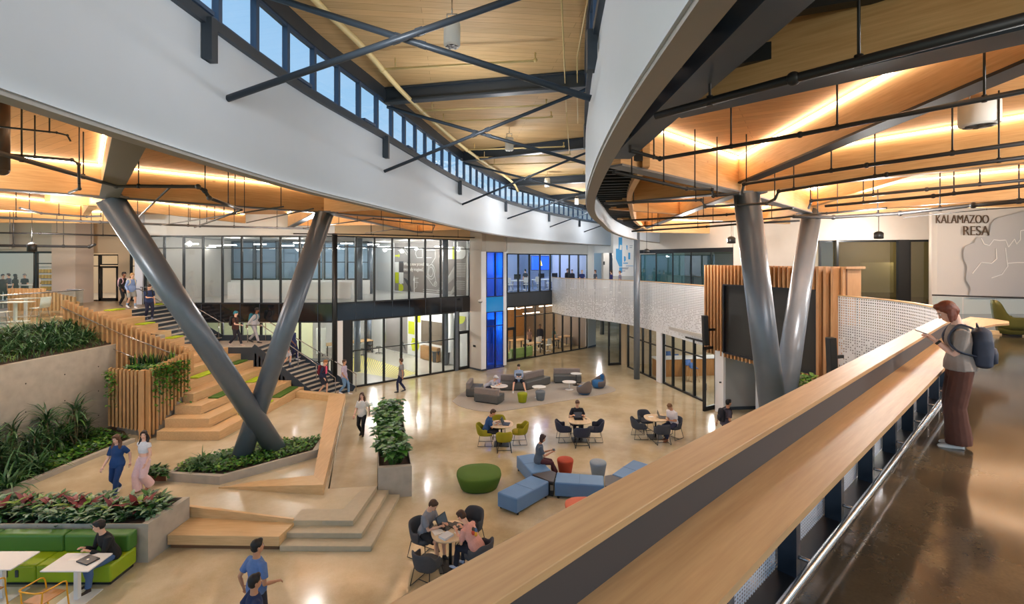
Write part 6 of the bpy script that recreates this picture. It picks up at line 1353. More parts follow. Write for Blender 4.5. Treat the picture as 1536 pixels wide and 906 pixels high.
# tall planter
for i, (x, y) in enumerate(scatter([(-3.62, 13.8), (-3.0, 13.9), (-4.35, 18.6), (-5.0, 18.5)], 24, .26)): plant('monstera', (x - .12, y, .75), 'leafy dark green climber in the tall concrete planter', 'leafy plants in the tall planter', .8)
for px, py in ((594, 690), (598, 660), (601, 640)): p = G(px, py, .86); plant('red', (p.x - .1, p.y, .8), 'small red and yellow croton on the right side of the tall planter', 'crotons in the tall planter', .6)
# slatted planter
SP_ = [(-14.4, 17.9), (-13.15, 17.45), (-12.85, 17.5), (-12.65, 18.35), (-14.4, 18.35)]
cover('planter_ground_cover', SP_, lambda x, y: 2.62 + .12 * (x + 14.4) / 1.7, 800, 'pale green ground cover on top of the slatted planter', L=.12, h=.14, cols=(1, 3, 6))
for x in (-14.25, -14.0, -13.8, -13.65, -13.5, -13.35, -13.0, -12.85): plant('snake', (x, 18.25, 2.66), 'upright snake plant on top of the slatted planter', 'snake plants on the slatted planter', 1.1)
mb = MB()
for (a, b, lo_, z1, n_) in ((V(-14.75, 17.5), V(-14.2, 17.3), 1.3, 2.75, 120), (V(-12.75, 17.2), V(-12.2, 18.3), 1.0, 3.0, 620)):
    for i in range(n_):
        t_ = random.random(); p = a.lerp(b, t_); z = z1 - abs(random.gauss(0, .55)) * (1 if random.random() < .8 else 1.6)
        if z < lo_: z = lo_ + random.random() * .8
        st_ = (math.sin(t_ * 23) + 1) * .06
        leaf(mb, (p.x + random.uniform(-.04, .06), p.y - st_ * .3, z), random.uniform(-2.2, .8), random.uniform(-.6, .5), .11, .09, .7, random.choice((1, 6, 6, 2)), (.5, 1, 0))
tag(mb.build('hanging_ivy', GM), 'bright green ivy trailing down the slats of the tall planter', 'ivy', kind='stuff')
# living wall at the right
mb = MB(); 
for i in range(500): leaf(mb, (11.15 + random.random() * .9, 21.0 + random.random() * .1, random.uniform(.1, 2.6)), random.uniform(-2.6, -.5), random.uniform(-.5, .7), .13, .1, .7, random.choice((0, 0, 1, 1, 6)), (.5, 1, 0))
mb.mm((11.1, 21.1, 0), (12.2, 21.2, 2.7), 0); tag(mb.build('living_wall', GM), 'dark green living wall beside the white post under the screen', 'living wall', kind='stuff')
cover('column_planter_ivy', [(5.6, 10.9), (6.9, 10.9), (7.2, 12.0), (5.4, 12.0)], lambda x, y: .9, 700, 'green foliage round the foot of the right-hand columns', L=.16, h=.7)
mb = MB()
for i in range(300):
    a_ = random.uniform(0, 2 * PI); r_ = random.uniform(.2, .75); leaf(mb, (8.55 + r_ * math.cos(a_) * .8, 14.2 + r_ * math.sin(a_) * .5, 2.6 + random.uniform(0, .72)), random.uniform(0, 6.3), random.uniform(-.3, .9), .17, .13, .8, random.choice((1, 6, 2)), (.5, 1, 0))
mb.tube([(8.55, 14.2, .0), (8.55, 14.2, 2.7)], .05, 6, 7); tag(mb.build('potted_tree', GM), 'bright green treetop just above the ledge, right of the twin columns', 'tree')
# ================================================================== furniture
def shell_chair(label, col, loc, face, group=None, legm=None):
    """upholstered tub armchair on a black wire sled base; faces local +Y"""
    fx, fy = math.cos(math.radians(face)), math.sin(math.radians(face)); t = thing('tub_armchair', label, 'chair', loc, math.atan2(fy, fx) - PI / 2, group)
    f = fabric(col); m = MB(); n = 22; R = []
    for i in range(n + 1):
        a = math.radians(-28) - (math.radians(124)) * i / n * 1 if False else math.radians(20 - 220 * i / n)   # from right arm round the back to left arm
        ca, sa = math.cos(a), math.sin(a); back = max(0, -sa); h = .62 + .15 * min(1, max(0, back - .3) / .4) if sa < 0 else .64 - .05 * sa
        ri, ro = .255, .295; lean_ = .05 * back
        R.append([V(ca * ri, sa * ri * 1.02, .4), V(ca * (ro - .02), sa * (ro - .02) * 1.02, .36), V(ca * (ro + .01 + lean_), sa * (ro + .01 + lean_) * 1.02, h - .02), V(ca * (ro - .02 + lean_), sa * (ro - .02 + lean_) * 1.02, h), V(ca * (ri - .01 + lean_), sa * (ri - .01 + lean_), h - .01)])
    m.rings(R, 0); m.build('backrest_shell', f, t, sub=1)
    m = MB(); m.lathe([(.2, .36), (.26, .38), (.265, .44), (.24, .47), (.12, .475)], (0, .02, 0), 20, n=3); m.build('seat_cushion', f, t)
    lm_ = legm or blackM
    for s in (-1, 1): m = MB(); m.tube([(s * .2, .2, .38), (s * .25, .27, .02), (s * .25, -.25, .02), (s * .2, -.18, .38)], .011, 6); lf = m.build('leg_frame', lm_, t)
    m = MB(); m.tube([(-.25, .0, .02), (.25, .0, .02)], .01, 6); m.build('cross_bar', lm_, lf)
    return t
topM = wood('maple_top', rgb(206, 180, 142), rgb(224, 202, 168), (14, 1.5, 1), .4)
def cafe_table(label, loc, rz=0, r=.42, group='maple cafe tables with black pedestals'):
    t = thing('cafe_table', label, 'table', loc, rz, group); m = MB(); m.lathe([(r - .01, .71), (r, .72), (r, .738), (r - .008, .745)], seg=40, n=2.7); m.build('tabletop', topM, t)
    m = MB(); m.tube([(0, 0, .02), (0, 0, .71)], .035, 12); pd = m.build('pedestal', blackM, t); m = MB(); m.box((0, 0, .012), (.55, .55, .02)); m.build('base_plate', blackM, pd, bevel=.006)
    return t
def laptop(label, loc, face, open_=True, col=(40, 40, 44)):
    fx, fy = math.cos(math.radians(face)), math.sin(math.radians(face)); t = thing('laptop', label, 'laptop', loc, math.atan2(fy, fx) - PI / 2)
    k = mat('laptop_%d' % col[0], rgb(*col), .35); m = MB(); m.box((0, 0, .009), (.33, .23, .018)); m.build('keyboard_base', k, t, bevel=.004)
    m = MB()
    if open_: m.bar((0, .115, .015), (0, .2, .22), .33, .012); sl_ = m.build('screen_lid', k, t); m = MB(); m.bar((0, .114, .03), (0, .187, .21), .3, .004); m.build('display', mat('lit_display', rgb(70, 78, 92), .2), sl_)
    else: m.box((0, 0, .024), (.33, .23, .01)); m.build('lid', k, t, bevel=.003); m = MB(); m.box((0, 0, .03), (.04, .04, .002), .78); m.build('badge', chromeM, t)
    return t
def papers(label, loc, rz=0, d=(.22, .3), h=.006, col=(236, 236, 232), nm='paper'): o = MB().box((loc[0], loc[1], loc[2] + h / 2), (d[0], d[1], h), rz).build(nm, mat('paper_%d' % col[0], rgb(*col), .8)); return tag(o, label, 'book' if h > .02 else 'paper')
Y1 = (150, 142, 24); NV = (44, 50, 70); CH = (62, 68, 80); GY = (70, 72, 78)
# yellow-chair table
T1 = (-.38, 17.65, 0); cafe_table('cafe table with mustard chairs and a boy in blue', T1)
shell_chair('mustard tub chair left of its table, with the boy in blue on it', Y1, (-.98, 17.62, 0), 0, )
shell_chair('empty mustard tub chair on the near side of its table', Y1, (-.28, 17.02, 0), 95); shell_chair('empty mustard tub chair on the right side of its table', Y1, (.28, 17.75, 0), 185); shell_chair('empty mustard tub chair on the far side of its table', Y1, (-.5, 18.35, 0), -80)
laptop('dark tablet computer standing open on the mustard-chair table', (-.2, 17.6, .745), 170); papers('white papers under the arms of the boy in blue', (-.55, 17.7, .745), .3)
# navy-chair table
T2 = (2.52, 18.05, 0); cafe_table('cafe table with navy chairs and a man in black behind it', T2)
shell_chair('empty navy tub chair left of the man in black', NV, (1.93, 18.0, 0), 5); shell_chair('empty navy tub chair on the near side of the navy-chair table', NV, (2.52, 17.45, 0), 90); shell_chair('empty navy tub chair right of the man in black', NV, (3.1, 18.0, 0), 178); shell_chair('navy tub chair with the man in black sitting in it', NV, (2.5, 18.72, 0), -90)
laptop('black open laptop in front of the man in black', (2.5, 18.15, .745), -90, True, (26, 26, 28)) ; plate((2.78, 18.2, .75), (.06, .1, .012), 'dark phone lying beside the laptop of the man in black', 'phone', 'phone', blackM, .5)
bpy.data.objects['laptop.001'].rotation_euler[2] = 0
# charcoal table at right
T3 = (5.45, 18.35, 0); cafe_table('cafe table with charcoal chairs and a man in a white shirt', T3)
shell_chair('empty charcoal tub chair at the left of the white-shirted man\'s table', CH, (4.82, 18.3, 0), 0); shell_chair('empty charcoal tub chair on the near side of the white-shirted man\'s table', CH, (5.5, 17.75, 0), 95); shell_chair('empty charcoal tub chair on the far side of the white-shirted man\'s table', CH, (5.25, 19.0, 0), -75); shell_chair('charcoal tub chair under the man in the white shirt', CH, (6.12, 18.3, 0), 215)
laptop('open laptop on the table of the man in the white shirt', (5.72, 18.35, .745), 160); papers('white sheet on the table of the man in the white shirt', (5.3, 18.45, .745), .2, (.2, .12))
# near table
T4 = (-1.36, 10.66, 0); cafe_table('nearest cafe table, two students working at it', T4, .3)
shell_chair('nearest empty charcoal armchair, its back to the camera', GY, (-1.75, 10.02, 0), 60); shell_chair('charcoal armchair under the boy in the grey printed T-shirt', GY, (-2.02, 11.0, 0), -28); shell_chair('charcoal armchair under the student in the pink T-shirt', GY, (-.72, 10.35, 0), 150); shell_chair('empty charcoal armchair beyond the nearest cafe table', GY, (-.98, 11.42, 0), -120)
laptop('open black laptop in front of the boy in the grey printed T-shirt', (-1.45, 10.82, .745), 150, True, (30, 30, 32)); laptop('closed black laptop in the middle of the nearest table', (-1.22, 10.82, .745), 60, False, (28, 28, 30))
papers('open notebook on the nearest table beside the laptop', (-1.62, 10.6, .745), .5, (.22, .2), .012); papers('thick white book on the near edge of the nearest table', (-1.42, 10.42, .745), .9, (.26, .2), .045, (220, 222, 226), 'book'); papers('small sheet under the hands of the student in pink', (-1.15, 10.6, .745), .7, (.2, .14), .004)
# stools
def stool(label, loc, col, r=.26, h=.45, tp=.78, group=None):
    t = thing('round_stool', label, 'stool', loc, 0, group); m = MB(); m.lathe([(r * tp * .94, .03), (r * tp, .05), (r * .92, h * .6), (r * 1.0, h - .06), (r * .98, h - .02), (r * .9, h), (r * .3, h + .006)], seg=32); m.build('upholstery', fabric(col), t)
    m = MB(); m.lathe([(r * tp * .9, 0), (r * tp * .9, .035)], seg=24); m.build('base_ring', blackM, t); return t
stool('rust-red round stool beyond the blue benches', (1.68, 15.25, 0), (176, 70, 46)); stool('blue-grey round stool beyond the blue benches', (2.68, 15.05, 0), (136, 152, 168))
stool('lime round stool on the grey rug in front of the boy on the sofa', (.49, 22.85, 0), (150, 160, 20), .24); stool('slate grey round stool on the rug beside the lime one', (1.36, 23.2, 0), (108, 118, 128), .24)
def pouf(label, loc, col, rx, ry, h, rz=0, n=2.6):
    t = thing('pouf', label, 'pouf', loc, rz); m = MB(); m.lathe([(.78, .02), (.83, .05), (.94, h * .55), (1., h - .06), (.985, h - .02), (.93, h), (.5, h + .008)], seg=48, sx=rx, sy=ry, n=n); m.build('upholstery', fabric(col), t)
    m = MB(); m.lathe([(.74, 0), (.74, .03)], seg=32, sx=rx, sy=ry, n=n); m.build('base', blackM, t); return t
pouf('large dark green pouf standing alone on the floor', (-.98, 14.35, 0), (72, 104, 26), .66, .62, .44, .12); p = G(872, 756, .44); pouf('coral pouf half hidden by the oak ledge', (p.x + .08, p.y, 0), (206, 110, 84), .5, .42, .44)
pouf('coral pouf behind the grey sofa', (-.02, 26.1, 0), (226, 110, 80), .45, .35, .42)
# blue modular benches
BLU = mat('blue_vinyl', rgb(92, 132, 178), .38, var=.04, vs=3); DKT = mat('dark_laminate', rgb(72, 68, 70), .4)
def bench(label, c, n=1):
    """c: four plan corners of the seat"""
    cx, cy = sum(p[0] for p in c) / 4, sum(p[1] for p in c) / 4; t = thing('bench_seat', label, 'bench', (cx, cy, 0)); m = MB(); m.prism(c, .06, .455); m.build('seat_block', BLU, t, world=True, bevel=.035, seg=3)
    m = MB(); s_ = [((p[0] - cx) * .86 + cx, (p[1] - cy) * .86 + cy) for p in c]
    for p in s_: m.lathe([(.03, 0), (.03, .07)], (p[0], p[1], 0), 8)
    m.build('feet', blackM, t, world=True)
    a, b = V(*c[0]).lerp(V(*c[1]), .5) if (V(*c[0]) - V(*c[1])).length > (V(*c[1]) - V(*c[2])).length else V(*c[1]).lerp(V(*c[2]), .5), V(*c[2]).lerp(V(*c[3]), .5) if (V(*c[0]) - V(*c[1])).length > (V(*c[1]) - V(*c[2])).length else V(*c[3]).lerp(V(*c[0]), .5)
    m = MB(); m.bar((a.x, a.y, .456), (b.x, b.y, .456), .008, .004); m.build('seam', mat('blue_seam', rgb(60, 92, 132), .6), t, world=True); return t
bench('blue vinyl bench with the seated woman on it', [(.14, 15.49), (.72, 15.68), (1.17, 14.43), (.58, 14.2)]); bench('blue vinyl bench nearest the camera, left arm of the group', [(.56, 14.08), (1.05, 13.69), (.12, 12.66), (-.4, 13.05)])
bench('blue vinyl bench in the middle of the group', [(1.32, 14.29), (2.67, 14.06), (2.56, 13.42), (1.2, 13.62)]); bench('blue vinyl bench at the right, partly behind the oak ledge', [(2.92, 14.15), (3.81, 15.19), (4.26, 14.78), (3.3, 13.8)])
for lb, c in (('dark three-way table joining the left blue benches', [(.6, 14.16), (1.17, 14.4), (1.3, 14.27), (1.18, 13.66), (1.07, 13.7)]), ('dark wedge table joining the right blue benches', [(2.7, 14.05), (2.9, 14.12), (3.28, 13.78), (2.9, 13.35), (2.58, 13.42)])):
    cx, cy = sum(p[0] for p in c) / 5, sum(p[1] for p in c) / 5; t = thing('link_table', lb, 'table', (cx, cy, 0)); m = MB(); m.prism(c, .4, .45); m.build('tabletop', DKT, t, world=True, bevel=.008); m = MB(); m.prism([((p[0] - cx) * .9 + cx, (p[1] - cy) * .9 + cy) for p in c], .02, .4); m.build('body', blackM, t, world=True)
    m = MB(); m.box(((c[3][0] + c[4][0]) / 2, (c[3][1] + c[4][1]) / 2 - .0, .27), (.09, .03, .14), 0); m.build('power_outlet', mat('outlet_grey', rgb(120, 118, 112), .5), t, world=True)
# grey rug and sofas
rg = catmull([(-2.85, 23.05, 0), (-2.3, 22.1, 0), (-1.04, 21.4, 0), (.4, 21.9, 0), (2.17, 22.9, 0), (4.98, 24.5, 0), (5.35, 25.5, 0), (4.6, 26.3, 0), (3, 26.9, 0), (1, 26.2, 0), (-1, 25.6, 0), (-2.4, 24.7, 0), (-2.85, 23.05, 0)], 4)[:-1]
tag(MB().prism([(p.x, p.y) for p in rg], .0, .012).build('area_rug', mat('rug', rgb(168, 163, 155), .95, var=.12, vs=40)), 'large kidney-shaped grey rug under the grey sofas', 'rug')
SG, SB_ = mat('sofa_charcoal', rgb(88, 91, 92), .45, var=.05), mat('sofa_back_grey', rgb(134, 126, 124), .8, var=.06)
def sofa(label, a, b, back, dp=.72, bh=.7, sh=.42):
    """a-b is the front edge; back = -1/+1 side on which the backrest stands"""
    a, b = V(*a), V(*b); d = (b - a).normalized(); n = V(-d.y, d.x) * back; c = (a + b) / 2 + n * dp / 2; t = thing('sofa_module', label, 'sofa', (c.x, c.y, 0))
    P_ = lambda s0, s1, k0, k1: [tuple(a + d * s0 + n * k0), tuple(b - d * s1 + n * k0), tuple(b - d * s1 + n * k1), tuple(a + d * s0 + n * k1)]
    m = MB(); m.prism(P_(0, 0, 0, dp), .05, sh); m.build('seat', SG, t, world=True, bevel=.04, seg=3)
    m = MB(); m.prism(P_(.02, .02, dp - .2, dp), sh - .02, bh); m.build('backrest', SB_, t, world=True, bevel=.04, seg=3); m = MB(); m.prism(P_(.06, .06, .05, dp - .05), .0, .06); m.build('plinth', blackM, t, world=True); return t
sofa('grey sofa module nearest, its padded back turned to the camera', (-1.52, 23.55), (-.35, 23.02), -1); sofa('grey sofa module at the left end, where the boy leans over', (-1.45, 24.75), (-1.55, 23.62), -1)
sofa('grey sofa module with the boy in pale blue on it', (-.62, 24.85), (.72, 24.85), 1); sofa('grey sofa module running diagonally back', (.76, 24.87), (2.1, 26.2), 1, .66, .74); sofa('grey sofa module at the far right end', (2.3, 26.35), (3.8, 26.35), 1)
def side_table(label, loc, r, h, bm=whiteM, n=2.3, asym=1.):
    t = thing('side_table', label, 'table', loc); m = MB(); m.lathe([(r - .01, h - .025), (r, h - .015), (r, h - .005), (r - .01, h)], seg=30, n=n, sy=.85); m.build('tabletop', whiteM, t); m = MB(); m.tube([(0, 0, .02), (0, 0, h - .02)], .022, 10); st_ = m.build('stem', bm, t); m = MB(); m.lathe([(r * .62, 0), (r * .62, .012), (.03, .022)], seg=24); m.build('base_disc', bm, st_); return t
side_table('white side table beyond the slate grey stool', (1.32, 23.62, 0), .34, .55); side_table('low white coffee table near the lounge chairs', (2.97, 25.1, 0), .36, .42); side_table('white table under the elbows of the boy leaning over', (-.62, 23.5, 0), .42, .62); side_table('white laptop table standing behind the grey sofa', (.88, 26.3, 0), .28, .66, blackM); side_table('black-stemmed side table at the right end of the sofa', (3.45, 26.0, 0), .3, .64, blackM)
def swivel(label, loc, face):
    fx, fy = math.cos(math.radians(face)), math.sin(math.radians(face)); t = thing('lounge_chair', label, 'chair', loc, math.atan2(fy, fx) - PI / 2); m = MB(); R = []
    g = fabric((104, 98, 98)); b_ = fabric((44, 104, 160))
    for i in range(25):
        a = math.radians(50 - 280 * i / 24); back = max(0, -math.sin(a)); h = .42 + .33 * back ** 1.5; ro = .4
        R.append([V(math.cos(a) * .28, math.sin(a) * .28, .2), V(math.cos(a) * (ro - .08), math.sin(a) * (ro - .08), .04), V(math.cos(a) * ro, math.sin(a) * ro, .25), V(math.cos(a) * (ro - .03), math.sin(a) * (ro - .03), h), V(math.cos(a) * (ro - .1), math.sin(a) * (ro - .1), h - .01)])
    m.rings(R); m.build('shell', g, t, sub=1); m = MB(); m.lathe([(.28, .05), (.32, .15), (.32, .36), (.26, .4), (.1, .41)], seg=24); m.build('seat_cushion', b_, t)
    m = MB(); m.rings([[V(x, -.27 - .02 * k, z) for x, z in ((-.2, .38), (.2, .38), (.13, .66), (-.13, .66))] for k in range(3)], smooth=False); m.build('back_cushion', b_, t, bevel=.03); return t
swivel('grey lounge chair with its round back to the camera', (3.62, 24.25, 0), 120); swivel('lounge chair with blue back cushion at the right end of the rug', (4.55, 25.45, 0), 215)
# green sofa
gs = thing('green_sofa', 'long two-tone green vinyl sofa against the concrete planter', 'sofa', (-10.6, 10.3, 0))
gl_, gd_ = mat('lime_vinyl', rgb(146, 172, 22), .4), mat('green_vinyl', rgb(70, 118, 44), .42)
for i in range(4):
    x1 = -8.25 - 1.55 * i; m = MB(); m.mm((x1 - 1.545, 9.93, .07), (x1, 10.64, .43)); m.build('seat', gl_, gs, world=True, bevel=.045, seg=3)
for i, (xa, xb) in enumerate(((-9.65, -8.25), (-11.15, -9.66), (-12.6, -11.16), (-14.2, -12.61))): m = MB(); m.mm((xa, 10.4, .42), (xb, 10.67, .8)); m.build('backrest', gd_, gs, world=True, bevel=.05, seg=3)
m = MB(); m.mm((-14.3, 10.0, 0), (-8.3, 10.6, .08)); m.build('plinth', blackM, gs, world=True)
for x in (-8.75, -10.2, -10.42): m = MB(); m.mm((x, 9.915, .2), (x + .06, 9.94, .34)); m.build('power_outlet', darkSp, gs, world=True)
def wtable(label, x0, x1, y0, y1, h=.74, z=0):
    t = thing('white_table', label, 'table', ((x0 + x1) / 2, (y0 + y1) / 2, z)); m = MB(); m.mm((x0, y0, z + h - .028), (x1, y1, z + h)); m.build('tabletop', whiteM, t, world=True, bevel=.008); cx, cy = (x0 + x1) / 2, (y0 + y1) / 2
    m = MB(); m.mm((cx - .04, cy - .04, z + .015), (cx + .04, cy + .04, z + h - .03)); m.build('pedestal', whiteM, t, world=True); m = MB(); m.mm((cx - .28, cy - .28, z), (cx + .28, cy + .28, z + .016)); m.build('base_plate', whiteM, t, world=True, bevel=.004); return t
wtable('white pedestal table in front of the young man in black', -9.07, -8.14, 9.28, 9.86); wtable('white pedestal table at the bottom left edge', -10.62, -9.68, 9.33, 9.92)
laptop('closed black laptop on the white table by the young man in black', (-8.42, 9.6, .74), 70, False, (52, 54, 58)); papers('sheet of white paper on the white table by the young man', (-8.72, 9.68, .74), .1, (.24, .16), .003)
YM = mat('yellow_steel', rgb(226, 164, 20), .4)
def ychair(label, loc, face):
    fx, fy = math.cos(math.radians(face)), math.sin(math.radians(face)); t = thing('yellow_armchair', label, 'chair', loc, math.atan2(fy, fx) - PI / 2)
    m = MB(); m.box((0, .02, .45), (.42, .42, .02)); m.build('seat', wood('chair_seat', rgb(168, 118, 66), rgb(190, 140, 86), (12, 2, 1)), t, bevel=.01)
    for s in (-1, 1): m = MB(); m.tube(catmull([(s * .25, .26, 0), (s * .24, .22, .44), (s * .26, .18, .66), (s * .26, 0, .68), (s * .25, -.2, .69)], 3), .013, 8); m.tube([(s * .25, -.26, 0), (s * .22, -.2, .44), (s * .25, -.2, .69)], .013, 8); m.build('leg_frame', YM, t)
    m = MB(); m.tube(catmull([(-.25, -.2, .69), (-.15, -.27, .71), (.15, -.27, .71), (.25, -.2, .69)], 4), .014, 8); m.tube([(-.22, -.2, .43), (.22, -.2, .43)], .012, 8); m.build('back_rail', YM, t)
ychair('yellow tubular armchair tucked at the white table, bottom left', (-8.7, 8.98, 0), 80); ychair('yellow tubular armchair cut off by the left edge', (-9.95, 9.05, 0), 85)
# terrace tables and chairs up left
wtable('white table behind the terrace glass railing, far left', AT(4, 17.9).x, AT(42, 17.9).x, 17.6, 18.2, .74, 4.44); wtable('white table on the terrace in front of the slat screen', AT(27, 19.6).x, AT(50, 19.6).x, 19.2, 20.0, .74, 4.44)
def wchair(label, loc, face, nm='white_chair', col=whiteM):
    fx, fy = math.cos(math.radians(face)), math.sin(math.radians(face)); t = thing(nm, label, 'chair', loc, math.atan2(fy, fx) - PI / 2); m = MB()
    m.rings([[V(x, y, z) for x in (-.2, -.1, 0, .1, .2)] + [V(x, y + (.015 if z < .46 else 0), z - (.015 if z < .5 else 0)) + V(0, -.012 if z > .5 else 0, 0) for x in (.2, .1, 0, -.1, -.2)] for y, z in ((.22, .45), (.1, .44), (-.12, .44), (-.2, .48), (-.23, .62), (-.26, .86))]); m.build('seat_shell', col, t)
    for s in (-1, 1):
        for e in (-1, 1): m = MB(); m.tube([(s * .15, e * .13, .43), (s * .21, e * .2, 0)], .011, 6); m.build('leg', chromeM, t)
    return t
wchair('white shell chair at the terrace table, facing left', (AT(60, 18.7).x, 18.7, 4.44), 175); wchair('white shell chair at the extreme left of the terrace', (AT(2, 17.2).x, 17.2, 4.44), 60)
# olive lounge chair far right
oc = thing('olive_armchair', 'high-backed olive armchair by the glass railing on the right', 'chair', (14.75, 14.3, 4.5), -1.95); of = fabric((82, 77, 20))
m = MB(); R = []
for i in range(19):
    a = math.radians(35 - 250 * i / 18); back = max(0, -math.sin(a)); h = .58 + .5 * min(1, max(0, back - .5) / .3)
    R.append([V(math.cos(a) * .3, math.sin(a) * .3, .3), V(math.cos(a) * .34, math.sin(a) * .34, .06), V(math.cos(a) * (.42 + .05 * back), math.sin(a) * (.42 + .05 * back), h - .02), V(math.cos(a) * (.35 + .05 * back), math.sin(a) * (.35 + .05 * back), h)])
m.rings(R); m.build('shell', of, oc, sub=1); m = MB(); m.lathe([(.3, .05), (.34, .3), (.33, .4), (.25, .43)], seg=24); m.build('seat_cushion', of, oc); m = MB(); m.lathe([(.26, 0), (.26, .05)], seg=20); m.build('base', blackM, oc)
# ---------------- things seen through the glass walls
wkM = wood('work_top', rgb(190, 150, 104), rgb(212, 176, 130), (8, 2, 1))
def worktable(label, c, d, rz=0, z=0., h=.9, top=wkM, legm=blackM, group=None):
    t = thing('work_table', label, 'table', (c[0], c[1], z), rz, group); m = MB(); m.box((0, 0, h - .02), (d[0], d[1], .05)); m.build('tabletop', top, t, bevel=.006)
    for s in (-1, 1):
        for e in (-1, 1): m = MB(); m.box((s * (d[0] / 2 - .08), e * (d[1] / 2 - .08), (h - .04) / 2), (.06, .06, h - .04)); m.build('leg', legm, t)
    return t
wg = 'long oak work tables in the workshop'
p = AT(528, 37); worktable('long oak work table in the workshop, nearer one', (AT(522, 34.5).x, 34.5), (3.4, 1.1), .7, group=None); worktable('long oak work table in the workshop, farther one', (AT(560, 39).x, 39), (4.2, 1.2), -.5)
def task_stool(loc, label, group, col=blackM, back=False):
    t = thing('task_chair', label, 'chair', loc, random.uniform(0, 6), group); m = MB(); m.lathe([(.18, .46), (.2, .5), (.17, .53)], seg=14); m.build('seat', col, t); m = MB(); m.tube([(0, 0, .1), (0, 0, .46)], .025, 6)
    for k in range(5): m.bar((0, 0, .1), (.27 * math.cos(k * 1.257), .27 * math.sin(k * 1.257), .05), .03, .03)
    m.build('star_base', darkSp if col is blackM else whiteM, t)
    if back: m = MB(); m.rings([[V(x, -.2 - .02 * abs(x) / .2, z) for x, z in ((-.18, .6), (.18, .6), (.15, 1.0), (-.15, 1.0))], [V(x, -.23, z) for x, z in ((-.18, .6), (.18, .6), (.15, 1.0), (-.15, 1.0))]], smooth=False); m.bar((0, -.1, .5), (0, -.23, .75), .05, .02); m.build('backrest', col, t)
    return t
for px, Y in ((527, 33), (545, 34), (556, 35.5), (568, 34.8), (576, 37.2), (538, 36.5), (524, 31.5)): task_stool((AT(px, Y).x, Y, 0), 'black task stool at the oak work tables in the workshop', 'black task stools in the workshop')
for (px, Y, z, h, lb) in ((536, 29.2, 0, 3.6, 'grey steel column in the workshop, left one behind the glass'), (554, 36, 0, 3.6, 'slimmer grey column deeper in the workshop'), (668, 31.0, 0, 3.6, 'grey column with the fire extinguisher in the workshop')): tag(MB().tube([(AT(px, Y).x, Y, z), (AT(px, Y).x, Y, z + h)], .19 if px != 554 else .16, 14).build('interior_column', columnM), lb, 'column')
for (px, Y, lb) in ((539, 28.0, 'dark column upstairs behind the second pane'), (555, 33, 'pale grey column upstairs, deeper in the white room'), (668, 30.3, 'dark column upstairs in front of the mural'), ): tag(MB().tube([(AT(px, Y).x, Y, 4.45), (AT(px, Y).x, Y, 8.0)], .18, 14).build('interior_column', columnM), lb, 'column')
# yellow hatched floor marking
ym = thing('floor_marking', 'yellow diagonal hatched walkway painted on the workshop floor', 'floor marking', (-8, 28.5, .013)); q4 = [G(523, 527, .015), G(523, 556, .015), G(598, 568.5, .015), G(626, 560, .015)]
ykM = mat('yellow_paint', rgb(220, 210, 70), .4); m = MB()
for i in range(34):
    a0, a1 = i / 34, (i + .5) / 34
    P0, P1, P2, P3 = q4[0].lerp(q4[3], a0), q4[0].lerp(q4[3], a1), q4[1].lerp(q4[2], a1), q4[1].lerp(q4[2], a0); m.quad(P3, P2, P1, P0)
m.build('hatching', ykM, ym, world=True)
def bin_(loc, label): t = thing('waste_bin', label, 'waste bin', loc); m = MB(); m.lathe([(.22, 0), (.27, .7), (.29, .7), (.29, .75), (.25, .75), (.2, .1)], seg=18); m.build('bin_body', mat('bin_grey', rgb(92, 96, 100), .6), t)
bin_((AT(654, 31.9).x, 31.9, 0), 'grey round waste bin left of the column in the workshop'); bin_((AT(673, 31.6).x, 31.6, 0), 'grey round waste bin behind the column in the workshop')
t = thing('fire_extinguisher', 'red fire extinguisher on the workshop column', 'fire extinguisher', (AT(664.5, 30.6).x, 30.6, 1.1)); m = MB(); m.lathe([(.07, 0), (.075, .02), (.075, .4), (.03, .48)], seg=12); m.build('cylinder', mat('red', rgb(196, 30, 30), .35), t); m = MB(); m.box((0, 0, .52), (.06, .05, .07)); m.build('valve', blackM, t)
kc = thing('kitchenette', 'oak kitchenette recess behind the glass by the bins', 'kitchenette', (-5.2, 33.2, 0)); m = MB()
for a_, b_, z0, z1 in ((2.6, 4.4, .05, .95),): A_, B_ = MA + rr * a_, MA + rr * b_; m.wall(V(A_.x, A_.y, 0) + V(nrm.x, nrm.y, 0) * .25, V(B_.x, B_.y, 0) + V(nrm.x, nrm.y, 0) * .25, z0, z1, .3)
m.build('cabinet', wood('cabinet_oak', rgb(150, 112, 72), rgb(172, 134, 90)), kc, world=True); m = MB(); A_, B_ = MA + rr * 2.3, MA + rr * 4.8; m.wall(V(A_.x, A_.y, 0) + V(nrm.x, nrm.y, 0) * .02, V(B_.x, B_.y, 0) + V(nrm.x, nrm.y, 0) * .02, 1.1, 2.6, .04); m.build('recess', mat('recess_brown', rgb(96, 84, 70), .7), kc, world=True)
